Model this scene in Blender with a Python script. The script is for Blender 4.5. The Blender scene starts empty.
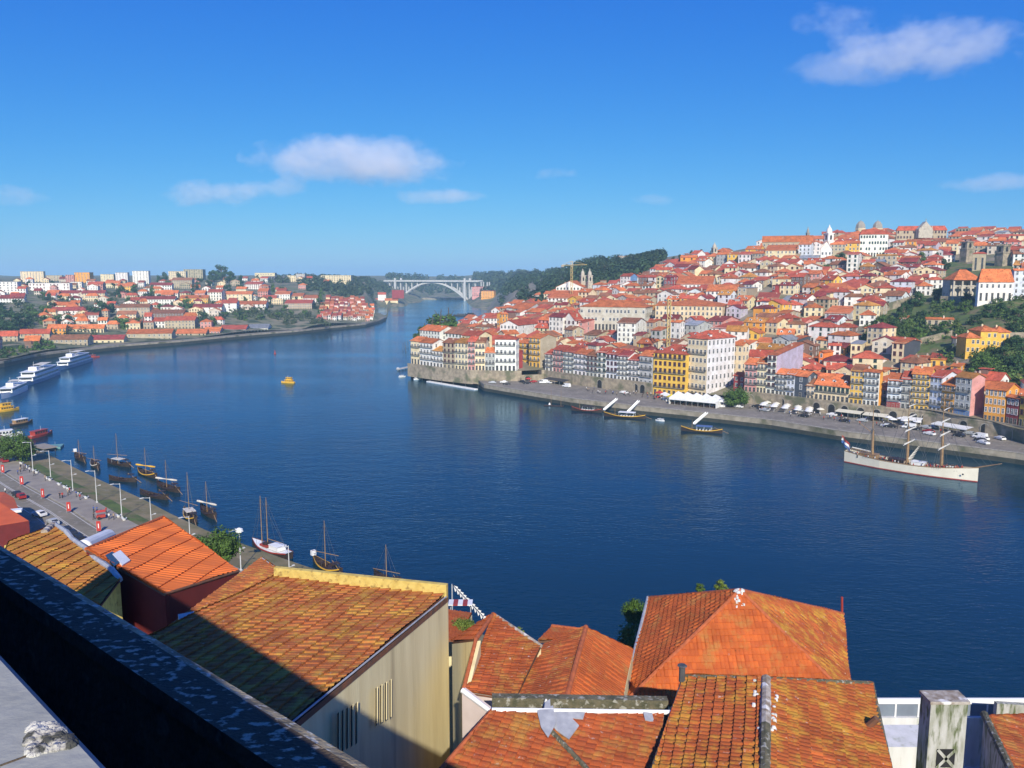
import bpy, math, random
from math import sin, cos, pi, radians, sqrt, atan2, floor, tan, hypot
from mathutils import Vector, Matrix
random.seed(11)
SC = bpy.context.scene
COL = SC.collection
R = random.uniform
# ------------------------------------------------------------------ camera
CZ, F, PITCH = 65.0, 800.0, math.atan(110 / 800)
cp, sp = cos(PITCH), sin(PITCH)
cam = bpy.data.objects.new('camera', bpy.data.cameras.new('camera'))
COL.objects.link(cam)
cam.location = (0, 0, CZ)
cam.rotation_euler = (pi / 2 - PITCH, 0, 0)
cam.data.sensor_width = 36
cam.data.lens = 36 * F / 1024
cam.data.clip_start = 0.1
cam.data.clip_end = 60000
SC.camera = cam


def ux(px, py=330):
    return ((px - 512) / F) / (cp + (384 - py) / F * sp)


def vz(py):
    v = (384 - py) / F
    return (-sp + v * cp) / (cp + v * sp)


def at(px, py, D):
    return Vector((ux(px, py) * D, D, CZ + vz(py) * D))


def on_z(px, py, z=0.0):
    return at(px, py, (z - CZ) / vz(py))


def proj(p):
    y = p[1] * cp - (p[2] - CZ) * sp
    zz = p[1] * sp + (p[2] - CZ) * cp
    return 512 + F * p[0] / y, 384 - F * zz / y


# ------------------------------------------------------------------ materials
MATS = {}


def mat(name, c1, c2=None, scale=1.0, rough=.85, bump=0.0, bscale=None, objcol=False, metal=0.0,
        stretch=(1, 1, 1), detail=5, c3=None, s3=6.0, t3=(.6, .7), local=False, island=0.0, lo=.35, hi=.65, spec=.4):
    """procedural material: noise mix of c1/c2, optional third tint in spots, optional object colour"""
    m = bpy.data.materials.new(name)
    m.use_nodes = True
    nt = m.node_tree
    N, K = nt.nodes, nt.links
    bs = N['Principled BSDF']
    bs.inputs['Roughness'].default_value = rough
    bs.inputs['Metallic'].default_value = metal
    bs.inputs['Specular IOR Level'].default_value = spec
    if local:
        tc = N.new('ShaderNodeTexCoord').outputs['Object']
    else:
        tc = N.new('ShaderNodeNewGeometry').outputs['Position']
    mp = N.new('ShaderNodeMapping')
    mp.inputs['Scale'].default_value = stretch
    K.new(tc, mp.inputs['Vector'])

    def noise(sc, det=detail):
        n = N.new('ShaderNodeTexNoise')
        n.inputs['Scale'].default_value = sc
        n.inputs['Detail'].default_value = det
        K.new(mp.outputs[0], n.inputs['Vector'])
        return n.outputs['Fac']

    def mix(fac, a, b, blend='MIX'):
        x = N.new('ShaderNodeMix')
        x.data_type = 'RGBA'
        x.blend_type = blend
        if isinstance(fac, (int, float)):
            x.inputs[0].default_value = fac
        else:
            K.new(fac, x.inputs[0])
        for i, s in ((6, a), (7, b)):
            if isinstance(s, tuple):
                x.inputs[i].default_value = (*s, 1)
            else:
                K.new(s, x.inputs[i])
        return x.outputs[2]

    def ramp(fac, a, b):
        r = N.new('ShaderNodeMapRange')
        r.inputs['From Min'].default_value = a
        r.inputs['From Max'].default_value = b
        K.new(fac, r.inputs['Value'])
        return r.outputs[0]
    col = c1
    if c2 is not None:
        col = mix(ramp(noise(scale), lo, hi), c1, c2)
    if c3 is not None:
        col = mix(ramp(noise(s3), *t3), col, c3)
    if objcol:
        oi = N.new('ShaderNodeObjectInfo')
        col = mix(1.0, col, oi.outputs['Color'], 'MULTIPLY')
    if island:
        g = N.new('ShaderNodeNewGeometry')
        r = ramp(g.outputs['Random Per Island'], 0, 1)
        mm = N.new('ShaderNodeMapRange')
        mm.inputs['To Min'].default_value = 1 - island
        mm.inputs['To Max'].default_value = 1 + island
        K.new(r, mm.inputs['Value'])
        cb = N.new('ShaderNodeCombineColor')
        for i in range(3):
            K.new(mm.outputs[0], cb.inputs[i])
        col = mix(1.0, col, cb.outputs[0], 'MULTIPLY')
    if isinstance(col, tuple):
        bs.inputs['Base Color'].default_value = (*col, 1)
    else:
        K.new(col, bs.inputs['Base Color'])
    if bump:
        b = N.new('ShaderNodeBump')
        b.inputs['Strength'].default_value = 1.0
        b.inputs['Distance'].default_value = bump
        K.new(noise(bscale or scale * 4), b.inputs['Height'])
        K.new(b.outputs[0], bs.inputs['Normal'])
    MATS[name] = m
    return m


def tile_mat(name, base, alt, lichen, lam, white, wam, dark=(.05, .03, .02), dam=.5, sat=.5):
    """terracotta: every tile its own tone (UV cell), lichen and bleached patches with shapes of their own"""
    m = bpy.data.materials.new(name)
    m.use_nodes = True
    nt = m.node_tree
    N, K = nt.nodes, nt.links
    bs = N['Principled BSDF']
    bs.inputs['Roughness'].default_value = .9
    bs.inputs['Specular IOR Level'].default_value = .25
    uv = N.new('ShaderNodeTexCoord')
    fl = N.new('ShaderNodeVectorMath')
    fl.operation = 'FLOOR'
    K.new(uv.outputs['UV'], fl.inputs[0])
    wn = N.new('ShaderNodeTexWhiteNoise')
    wn.noise_dimensions = '2D'
    K.new(fl.outputs[0], wn.inputs['Vector'])
    pos = N.new('ShaderNodeNewGeometry').outputs['Position']

    def noise(sc, det=6, rgh=.55):
        n = N.new('ShaderNodeTexNoise')
        n.inputs['Scale'].default_value = sc
        n.inputs['Detail'].default_value = det
        n.inputs['Roughness'].default_value = rgh
        K.new(pos, n.inputs['Vector'])
        return n.outputs['Fac']

    def rng(f, a, b, c=0., d=1.):
        r = N.new('ShaderNodeMapRange')
        for k, v in zip(('From Min', 'From Max', 'To Min', 'To Max'), (a, b, c, d)):
            r.inputs[k].default_value = v
        K.new(f, r.inputs['Value'])
        return r.outputs[0]

    def mix(fac, a, b):
        x = N.new('ShaderNodeMix')
        x.data_type = 'RGBA'
        if isinstance(fac, (int, float)):
            x.inputs[0].default_value = fac
        else:
            K.new(fac, x.inputs[0])
        for i, s in ((6, a), (7, b)):
            if isinstance(s, tuple):
                x.inputs[i].default_value = (*s, 1)
            else:
                K.new(s, x.inputs[i])
        return x.outputs[2]
    col = mix(rng(wn.outputs['Value'], .0, 1., 0, sat), base, alt)
    col = mix(rng(noise(.5), .35, .7, 0, dam), col, tuple(c * .45 for c in base))
    col = mix(rng(noise(.9, 8, .7), .62 - lam * .3, .78 - lam * .3, 0, .85), col, lichen)
    col = mix(rng(noise(3.2, 8, .7), .74 - wam * .25, .84 - wam * .25, 0, .85), col, white)
    col = mix(rng(noise(7.0, 4, .6), .62, .74, 0, dam), col, dark)
    K.new(col, bs.inputs['Base Color'])
    b = N.new('ShaderNodeBump')
    b.inputs['Distance'].default_value = .03
    K.new(noise(12.), b.inputs['Height'])
    K.new(b.outputs[0], bs.inputs['Normal'])
    MATS[name] = m
    return m


mat('wall', (1.06, 1.06, 1.05), (.84, .81, .76), .35, objcol=True, c3=(.6, .57, .52), s3=1.3, t3=(.58, .75), bump=.02, bscale=3)
mat('roof', (1.12, 1.12, 1.12), (.66, .70, .70), .3, objcol=True, c3=(.42, .45, .42), s3=1.1, t3=(.52, .70), bump=.08, bscale=2.2, rough=.9, spec=.2)
mat('paint', (1, 1, 1), (.88, .88, .87), .8, objcol=True, rough=.5)
mat('frame', (.66, .65, .62), (.52, .51, .48), 2.)
mat('granite', (.34, .31, .26), (.24, .22, .18), 1.2, bump=.03)
mat('glass', (.02, .026, .034), (.035, .04, .05), .5, rough=.12, spec=.5)
mat('iron', (.06, .065, .07), (.09, .09, .09), 3, rough=.6)
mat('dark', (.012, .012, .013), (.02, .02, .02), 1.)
mat('stone', (.36, .30, .21), (.22, .18, .13), .5, c3=(.13, .13, .075), s3=.16, t3=(.5, .62), bump=.06, bscale=1.5)
mat('quaystone', (.33, .29, .22), (.22, .19, .14), .35, c3=(.10, .10, .055), s3=.12, t3=(.52, .66), bump=.06, bscale=1.2)
mat('wet_shade_stone', (.05, .05, .04), (.03, .035, .025), .5, rough=.6)  # wet stone; its dark tone also carries painted waterline shade
mat('paving', (.235, .205, .165), (.165, .145, .115), .12, c3=(.30, .27, .215), s3=.6, t3=(.55, .7))
mat('asphalt', (.215, .19, .14), (.165, .145, .105), .15, c3=(.29, .26, .22), s3=.7, t3=(.55, .7))
mat('walkway', (.29, .255, .205), (.23, .20, .165), .3, bump=.01)
mat('marking', (.62, .61, .57), (.45, .44, .41), 1.5)
mat('grass', (.10, .14, .025), (.06, .09, .018), .25, c3=(.16, .13, .06), s3=.14, t3=(.5, .62), bump=.1, bscale=2)
mat('bank', (.26, .20, .10), (.15, .135, .05), .18, c3=(.24, .2, .12), s3=.5, t3=(.55, .7), bump=.15, bscale=1)
mat('earth', (.27, .22, .16), (.13, .13, .06), .045, c3=(.24, .2, .15), s3=.1, t3=(.55, .65), bump=.3, bscale=.4)
mat('hillgreen', (.11, .13, .05), (.24, .20, .13), .03, c3=(.04, .06, .02), s3=.08, t3=(.5, .6), bump=.5, bscale=.2)
mat('leaf', (1, 1, 1), (.6, .66, .5), .35, objcol=True, island=.45, rough=.7, spec=.25)
mat('bark', (.12, .09, .06), (.07, .055, .04), 3., bump=.02)
mat('wood', (.05, .026, .015), (.02, .013, .01), 1.5, rough=.6)
mat('darkwood', (.045, .028, .02), (.025, .018, .014), 1.5, rough=.6)
mat('mastwood', (.30, .19, .09), (.22, .13, .06), 1.5, rough=.5)
mat('white', (.78, .78, .76), (.68, .68, .66), .6, rough=.45)
mat('sail', (.62, .58, .50), (.52, .48, .41), .8)
mat('green_paint', (.05, .13, .08), (.04, .1, .06), 1, rough=.6)
mat('maroon_paint', (.2, .04, .035), (.15, .03, .03), 1, rough=.6)
mat('metal', (.52, .54, .55), (.42, .44, .46), 1., rough=.4, metal=.3)
mat('tyre', (.015, .015, .015), None, rough=.8)
mat('skin', (.42, .24, .16), None, rough=.6)
mat('concrete', (.5, .49, .46), (.38, .37, .34), .4, bump=.02, bscale=6)


def water_mat():
    m = bpy.data.materials.new('river_water')
    m.use_nodes = True
    nt = m.node_tree
    N, K = nt.nodes, nt.links
    pos = N.new('ShaderNodeNewGeometry').outputs['Position']
    mp = N.new('ShaderNodeMapping')
    mp.inputs['Rotation'].default_value = (0, 0, radians(20))
    mp.inputs['Scale'].default_value = (.5, 1.1, 1)
    K.new(pos, mp.inputs['Vector'])

    def noise(sc, det):
        n = N.new('ShaderNodeTexNoise')
        n.inputs['Scale'].default_value = sc
        n.inputs['Detail'].default_value = det
        K.new(mp.outputs[0], n.inputs['Vector'])
        return n.outputs['Fac']
    # gusts: patches of stronger and weaker ripple
    g = N.new('ShaderNodeMapRange')
    g.inputs['From Min'].default_value = .35
    g.inputs['From Max'].default_value = .65
    g.inputs['To Min'].default_value = .35
    g.inputs['To Max'].default_value = 1.3
    K.new(noise(.012, 3), g.inputs['Value'])
    a = N.new('ShaderNodeMath')
    a.operation = 'MULTIPLY_ADD'
    K.new(noise(.22, 4), a.inputs[0])
    a.inputs[1].default_value = 1.2
    K.new(noise(.9, 3), a.inputs[2])
    b = N.new('ShaderNodeBump')
    b.inputs['Distance'].default_value = .13
    K.new(g.outputs[0], b.inputs['Strength'])
    K.new(a.outputs[0], b.inputs['Height'])
    # body colour under a Fresnel-weighted, slightly tinted reflection
    df, gl, fr, mx = N.new('ShaderNodeBsdfDiffuse'), N.new('ShaderNodeBsdfGlossy'), N.new('ShaderNodeFresnel'), N.new('ShaderNodeMixShader')
    df.inputs['Color'].default_value = (.003, .025, .042, 1)
    gl.inputs['Color'].default_value = (.60, .82, 1, 1)
    gl.inputs['Roughness'].default_value = .085
    fr.inputs['IOR'].default_value = 1.31
    for x in (df, gl, fr):
        K.new(b.outputs[0], x.inputs['Normal'])
    K.new(fr.outputs[0], mx.inputs[0])
    K.new(df.outputs[0], mx.inputs[1])
    K.new(gl.outputs[0], mx.inputs[2])
    N.remove(N['Principled BSDF'])
    K.new(mx.outputs[0], N['Material Output'].inputs['Surface'])
    MATS['water'] = m


water_mat()


# ------------------------------------------------------------------ mesh builder
class MB:
    def __init__(s):
        s.v, s.f, s.m, s.uv = [], [], [], None

    def poly(s, pts, m=0):
        i = len(s.v)
        s.v += [tuple(p) for p in pts]
        s.f.append(tuple(range(i, i + len(pts))))
        s.m.append(m)
        return s

    def box(s, x0, x1, y0, y1, z0, z1, m=0, caps=True):
        i = len(s.v)
        s.v += [(x0, y0, z0), (x1, y0, z0), (x1, y1, z0), (x0, y1, z0), (x0, y0, z1), (x1, y0, z1), (x1, y1, z1), (x0, y1, z1)]
        fs = [(0, 1, 5, 4), (1, 2, 6, 5), (2, 3, 7, 6), (3, 0, 4, 7)]
        if caps:
            fs += [(4, 5, 6, 7), (3, 2, 1, 0)]
        for f in fs:
            s.f.append(tuple(i + k for k in f))
            s.m.append(m)
        return s

    def prism(s, pts, z0, z1, m=0):
        n = len(pts)
        i = len(s.v)
        s.v += [(p[0], p[1], z0) for p in pts] + [(p[0], p[1], z1) for p in pts]
        s.f.append(tuple(i + n + k for k in range(n)))
        s.f.append(tuple(i + k for k in reversed(range(n))))
        s.m += [m, m]
        for k in range(n):
            s.f.append((i + k, i + (k + 1) % n, i + n + (k + 1) % n, i + n + k))
            s.m.append(m)
        return s

    def tube(s, p, q, r0, r1=None, n=6, m=0, cap=True):
        r1 = r0 if r1 is None else r1
        p, q = Vector(p), Vector(q)
        d = (q - p).normalized()
        a = d.orthogonal().normalized()
        b = d.cross(a)
        i = len(s.v)
        for c, r in ((p, r0), (q, r1)):
            for k in range(n):
                t = 2 * pi * k / n
                s.v.append(tuple(c + a * (r * cos(t)) + b * (r * sin(t))))
        for k in range(n):
            s.f.append((i + k, i + (k + 1) % n, i + n + (k + 1) % n, i + n + k))
            s.m.append(m)
        if cap:
            s.f.append(tuple(i + k for k in reversed(range(n))))
            s.f.append(tuple(i + n + k for k in range(n)))
            s.m += [m, m]
        return s

    def lathe(s, prof, c=(0, 0, 0), n=12, m=0):
        i = len(s.v)
        for r, z in prof:
            for k in range(n):
                t = 2 * pi * k / n
                s.v.append((c[0] + r * cos(t), c[1] + r * sin(t), c[2] + z))
        for j in range(len(prof) - 1):
            for k in range(n):
                a, b = i + j * n + k, i + j * n + (k + 1) % n
                s.f.append((a, b, b + n, a + n))
                s.m.append(m)
        return s

    def mesh(s, name, mats, smooth=False):
        me = bpy.data.meshes.new(name)
        me.from_pydata(s.v, [], s.f)
        for x in (mats if isinstance(mats, (list, tuple)) else [mats]):
            me.materials.append(MATS[x] if isinstance(x, str) else x)
        me.polygons.foreach_set('material_index', s.m)
        if smooth:
            me.polygons.foreach_set('use_smooth', [True] * len(s.f))
        me.update()
        return me

    def build(s, name, mats, parent=None, color=None, loc=None, smooth=False, rz=0):
        return inst(name, s.mesh(name, mats, smooth), parent, loc, rz, color)


def inst(name, me, parent=None, loc=None, rz=0, color=None, scale=None):
    o = bpy.data.objects.new(name, me)
    COL.objects.link(o)
    if parent:
        o.parent = parent
    if loc is not None:
        o.location = loc
    if rz:
        o.rotation_euler = (0, 0, rz)
    if color is not None:
        o.color = (*color[:3], 1)
    if scale is not None:
        o.scale = scale
    return o


def tag(o, label=None, cat=None, group=None, kind=None):
    for k, v in (('label', label), ('category', cat), ('group', group), ('kind', kind)):
        if v:
            o[k] = v
    return o


def thing(name, label, cat, loc=(0, 0, 0), rz=0, group=None):
    o = inst(name, None, None, loc, rz)
    return tag(o, label, cat, group)


def copy_tree(o, parent=None, color=None):
    c = o.copy()
    COL.objects.link(c)
    if parent:
        c.parent = parent
    for ch in [x for x in KIDS.get(o.name, o.children)]:
        copy_tree(ch, c)
    return c


KIDS = {}


# ------------------------------------------------------------------ terrain
def interp(cols, px, D):
    ks = [c[0] for c in cols]

    def prof(p):
        if D <= p[0][0]:
            return p[0][1]
        for (d0, z0), (d1, z1) in zip(p, p[1:]):
            if D <= d1:
                return z0 + (z1 - z0) * (D - d0) / (d1 - d0)
        return p[-1][1]
    if px <= ks[0]:
        return prof(cols[0][1])
    for (k0, p0), (k1, p1) in zip(cols, cols[1:]):
        if px <= k1:
            t = (px - k0) / (k1 - k0)
            t = t * t * (3 - 2 * t)
            return prof(p0) * (1 - t) + prof(p1) * t
    return prof(cols[-1][1])


NORTH = [
    (400, [(470, -4), (2600, -4)]),
    (408, [(480, -4), (2600, -4)]),
    (418, [(470, 8), (530, 8), (560, 4), (580, -4), (2600, -4)]),
    (440, [(460, 8), (520, 9), (600, 9), (650, 4), (670, -4), (2600, -4)]),
    (480, [(450, 8), (540, 14), (650, 16), (760, 18), (860, 14), (930, 5), (960, -4), (2600, -4)]),
    (520, [(445, 8), (520, 14), (640, 22), (760, 30), (900, 34), (1050, 36), (1300, 46), (1700, 58), (2600, 60)]),
    (600, [(420, 8), (460, 9), (520, 18), (600, 30), (700, 42), (800, 54), (1000, 74), (1300, 84), (2600, 84)]),
    (700, [(380, 5), (420, 9), (480, 24), (560, 40), (680, 60), (800, 84), (1000, 90), (2600, 90)]),
    (800, [(355, 9), (385, 10), (420, 19), (480, 33), (560, 48), (680, 76), (780, 98), (1000, 102), (2600, 100)]),
    (900, [(320, 9), (345, 10), (400, 25), (440, 34), (520, 48), (640, 70), (800, 101), (1000, 105), (2600, 100)]),
    (1024, [(292, 9), (312, 11), (340, 21), (370, 30), (410, 41), (450, 50), (560, 68), (680, 90), (800, 100), (2600, 100)]),
    (1300, [(240, 9), (262, 12), (300, 30), (400, 55), (600, 85), (900, 100), (2600, 100)])]
SOUTH = [
    (-300, [(480, 4), (560, 10), (700, 28), (900, 45), (1400, 56), (3000, 60)]),
    (0, [(520, 4), (640, 7), (720, 13), (850, 27), (1000, 39), (1400, 53), (3000, 58)]),
    (100, [(690, 4), (720, 5), (760, 8), (850, 16), (980, 27), (1150, 42), (1500, 56), (3000, 60)]),
    (200, [(757, 4), (790, 6), (880, 14), (1000, 26), (1150, 42), (1500, 54), (3000, 60)]),
    (300, [(885, 4), (900, 7), (1000, 17), (1100, 29), (1300, 46), (1600, 55), (3000, 60)]),
    (365, [(1030, 4), (1050, 7), (1100, 12), (1200, 22), (1400, 36), (1700, 48), (3000, 58)]),
    (378, [(1100, 4), (1180, 6), (1260, 4), (1320, -4), (1560, -4), (1600, 4), (1700, 20), (1900, 40), (3000, 58)]),
    (396, [(1100, -4), (1590, -4), (1615, 3), (1680, 12), (1800, 18), (2000, 26), (2400, 46), (3000, 58)]),
    (412, [(1100, -4), (1800, -4), (1830, 3), (1950, 8), (2100, 14), (2500, 40), (3000, 58)]),
    (428, [(1100, -4), (2130, -4), (2160, 4), (2400, 10), (2800, 44), (3000, 54)]),
    (462, [(1100, -4), (2040, -4), (2070, 4), (2300, 16), (2800, 46), (3000, 56)]),
    (484, [(1100, -4), (1500, -4), (1560, 3), (1700, 10), (1950, 30), (2300, 50), (3000, 62)]),
    (540, [(1300, 38), (1700, 54), (2300, 60), (3000, 66)])]


def zN(x, y):
    return interp(NORTH, 512 + F * 1.0094 * x / y, y)


def hit(px, py, cols=NORTH, d0=285, d1=2500):
    """where the view ray of a pixel meets the terrain"""
    D = d0
    if cols is SOUTH:
        D = max(D, d_south(px) + 6)
    while D < d1:
        p = at(px, py, D)
        if p.z <= interp(cols, px, D) + .01:
            return p
        D += 3 if D < 900 else 8
    return None


def terrain(name, cols, p0, p1, dp, D0, steps, m):
    """sheet whose near edge follows D0(px)"""
    mb = MB()
    n = int((p1 - p0) / dp) + 1
    for st in steps:
        for i in range(n):
            px = p0 + i * dp
            D = D0(px) + st
            z = interp(cols, px, D)
            mb.v.append((ux(px, 274) * D, D, z))
    for j in range(len(steps) - 1):
        for i in range(n - 1):
            a = j * n + i
            if max(mb.v[k][2] for k in (a, a + 1, a + n, a + n + 1)) > -3.9:
                mb.f.append((a, a + 1, a + n + 1, a + n))
                mb.m.append(0)
    o = mb.build(name, m, smooth=True)
    return tag(o, kind='structure')
# ------------------------------------------------------------------ colours
WC = {'W': ((.74, .72, .68), 'white'), 'C': (( .70, .59, .38), 'cream'), 'Y': ((.72, .44, .07), 'yellow'),
      'O': ((.75, .34, .05), 'ochre'), 'P': ((.60, .29, .26), 'pink'), 'R': ((.30, .04, .04), 'dark red'),
      'G': ((.42, .42, .41), 'grey'), 'L': ((.47, .43, .53), 'lavender'), 'B': ((.13, .24, .45), 'blue'),
      'E': ((.43, .36, .25), 'beige'), 'D': ((.065, .075, .095), 'slate grey'), 'K': ((.20, .12, .09), 'brown'),
      'A': ((.85, .22, .035), 'bright orange'), 'V': ((.62, .66, .72), 'pale blue'), 'S': ((.56, .51, .42), 'stone'), 'X': ((.70, .66, .70), 'pale lilac')}
RC = {'o': ((.58, .165, .055), 'orange'), 'r': ((.46, .095, .05), 'red'), 'b': ((.29, .12, .06), 'brown'),
      'd': ((.25, .045, .04), 'dark red'), 'g': ((.30, .31, .33), 'grey'), 'y': ((.50, .22, .05), 'tawny')}
NUM = {1: 'one', 2: 'two', 3: 'three', 4: 'four', 5: 'five', 6: 'six', 7: 'seven', 8: 'eight'}


def jit(c, a=.08):
    k = 1 + R(-a, a)
    return tuple(min(.95, x * k * (1 + R(-.03, .03))) for x in c)


# ------------------------------------------------------------------ window, door, balcony prototypes
WM = {}


def win_mesh(w, h, fm='frame', door=False):
    k = (round(w, 1), round(h, 1), fm, door)
    if k in WM:
        return WM[k]
    w, h = k[0], k[1]
    mb = MB()
    t = .13
    # surround ring proud of the wall (faces -x), y across, z up from 0
    mb.box(-.09, 0, -w / 2 - t, -w / 2, 0 if door else -t, h + t)
    mb.box(-.09, 0, w / 2, w / 2 + t, 0 if door else -t, h + t)
    mb.box(-.09, 0, -w / 2, w / 2, h, h + t)
    if not door:
        mb.box(-.14, 0, -w / 2 - t, w / 2 + t, -t - .06, -t + .06)
    mb.box(-.05, -.015, -.035, .035, 0, h)
    mb.box(-.05, -.015, -w / 2, w / 2, h * .62, h * .62 + .07)
    mb.box(-.02, .0, -w / 2, w / 2, 0, h, 1)
    WM[k] = mb.mesh('door' if door else 'window', [fm, 'glass'])
    return WM[k]


def balc_mesh():
    if 'b' not in WM:
        mb = MB()
        mb.box(-.75, 0, -.5, .5, -.14, 0, 1)
        mb.box(-.75, -.70, -.5, .5, .95, 1.02)
        for i in range(41):
            y = -.5 + i / 40
            mb.box(-.74, -.71, y - .0035, y + .0035, 0, .95)
        mb.box(-.74, 0, -.5, -.496, 0, 1.0)
        mb.box(-.74, 0, .496, .5, 0, 1.0)
        WM['b'] = mb.mesh('balcony', ['iron', 'granite'])
    return WM['b']


def chim_mesh():
    if 'c' not in WM:
        mb = MB()
        mb.box(-.35, .35, -.3, .3, -1, 1.0)
        mb.box(-.42, .42, -.37, .37, 1.0, 1.14)
        mb.box(-.2, .2, -.16, .16, 1.14, 1.4)
        WM['c'] = mb.mesh('chimney', 'wall')
    return WM['c']


def dormer_mesh():
    if 'd' not in WM:
        mb = MB()
        mb.box(-.05, 1.6, -.75, .75, -.6, 1.1, 0, caps=False)
        mb.poly([(-.3, -1, 1.05), (1.7, -1, 1.05), (1.7, 0, 1.75), (-.3, 0, 1.75)], 1)
        mb.poly([(-.3, 0, 1.75), (1.7, 0, 1.75), (1.7, 1, 1.05), (-.3, 1, 1.05)], 1)
        mb.poly([(-.05, -.75, 1.1), (-.05, 0, 1.7), (-.05, .75, 1.1)], 0)
        mb.box(-.09, -.04, -.4, .4, .05, .95, 2)
        WM['d'] = mb.mesh('dormer', ['white', 'roof', 'glass'])
    return WM['d']


def roof_mb(W, L, H, rh, style, o=.45, th=.22):
    """roof solid over footprint (0..W, 0..L) at height H"""
    x0, x1, y0, y1 = -o, W + o, -o, L + o
    d = rh * o / (min(W, L) / 2 + .01)
    z0 = H - (d if style not in 'fs' else 0)
    mb = MB()

    def shell(fs):
        for f in fs:
            mb.poly(f)
    if style == 'gy':      # ridge parallel to the front (along y)
        xm = W / 2
        A, B, C, D_ = (x0, y0, z0), (x1, y0, z0), (x1, y1, z0), (x0, y1, z0)
        E, G = (xm, y0, H + rh), (xm, y1, H + rh)
        shell([[A, E, G, D_], [B, C, G, E]])
    elif style == 'gx':
        ym = L / 2
        A, B, C, D_ = (x0, y0, z0), (x1, y0, z0), (x1, y1, z0), (x0, y1, z0)
        E, G = (x0, ym, H + rh), (x1, ym, H + rh)
        shell([[A, B, G, E], [C, D_, E, G]])
    elif style == 'h':
        A, B, C, D_ = (x0, y0, z0), (x1, y0, z0), (x1, y1, z0), (x0, y1, z0)
        if L >= W:
            k = min((W / 2 + o), (L / 2 + o) - .01)
            E, G = (W / 2, y0 + k, H + rh), (W / 2, y1 - k, H + rh)
            shell([[A, E, G, D_], [B, C, G, E], [A, B, E], [C, D_, G]])
        else:
            k = min((L / 2 + o), (W / 2 + o) - .01)
            E, G = (x0 + k, L / 2, H + rh), (x1 - k, L / 2, H + rh)
            shell([[A, B, G, E], [C, D_, E, G], [A, E, D_], [B, C, G]])
    elif style == 's':     # single pitch, low at the front
        A, B, C, D_ = (x0, y0, H), (x1, y0, H + rh), (x1, y1, H + rh), (x0, y1, H)
        shell([[A, B, C, D_]])
    else:
        A, B, C, D_ = (x0, y0, H + .12), (x1, y0, H + .12), (x1, y1, H + .12), (x0, y1, H + .12)
        shell([[A, B, C, D_]])
    # underside and fascia
    n = len(mb.f)
    edges = {}
    for f in mb.f[:n]:
        pts = [mb.v[i] for i in f]
        for a, b in zip(pts, pts[1:] + pts[:1]):
            k = (tuple(round(c, 3) for c in a), tuple(round(c, 3) for c in b))
            edges[k] = edges.get(k, 0) + 1
    for (a, b) in list(edges):
        if (b, a) not in edges:
            mb.poly([(a[0], a[1], a[2] - th), (b[0], b[1], b[2] - th), b, a])
    for f in mb.f[:n]:
        mb.poly([(mb.v[i][0], mb.v[i][1], mb.v[i][2] - th) for i in reversed(f)])
    if style in ('gy', 'gx', 'h'):   # ridge cap
        mb.tube(E, G, .16, .16, 5) if E != G else None
    return mb


def wall_mb(W, L, H, rh, style, down):
    mb = MB()
    z = -down
    mb.poly([(0, L, z), (0, 0, z), (0, 0, H), (0, L, H)])
    f0 = [(0, 0, z), (W, 0, z), (W, 0, H)]
    f1 = [(W, L, z), (0, L, z), (0, L, H)]
    bk = [(W, 0, z), (W, L, z), (W, L, H), (W, 0, H)]
    e = .12
    if style == 'gy':
        f0 += [(W / 2, 0, H + rh - e)]
        f1 += [(W / 2, L, H + rh - e), ]
        f0 += [(0, 0, H)]
        f1 += [(W, L, H)]
    elif style == 'gx':
        mb.poly([(0, 0, H), (0, L / 2, H + rh - e), (0, L, H)][::-1])
        mb.poly([(W, 0, H), (W, L / 2, H + rh - e), (W, L, H)])
        f0 += [(0, 0, H)]
        f1 += [(W, L, H)]
    elif style == 's':
        f0[2] = (W, 0, H + rh - e)
        f0 += [(0, 0, H)]
        f1 += [(W, L, H + rh - e)]
        bk = [(W, 0, z), (W, L, z), (W, L, H + rh - e), (W, 0, H + rh - e)]
    else:
        f0 += [(0, 0, H)]
        f1 += [(W, L, H)]
    for f in (f0, f1, bk):
        mb.poly(f)
    return mb


HOUSES = []      # (root, wall code, roof code, storeys, kind)
FOOT = []        # footprints for the fill


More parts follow.
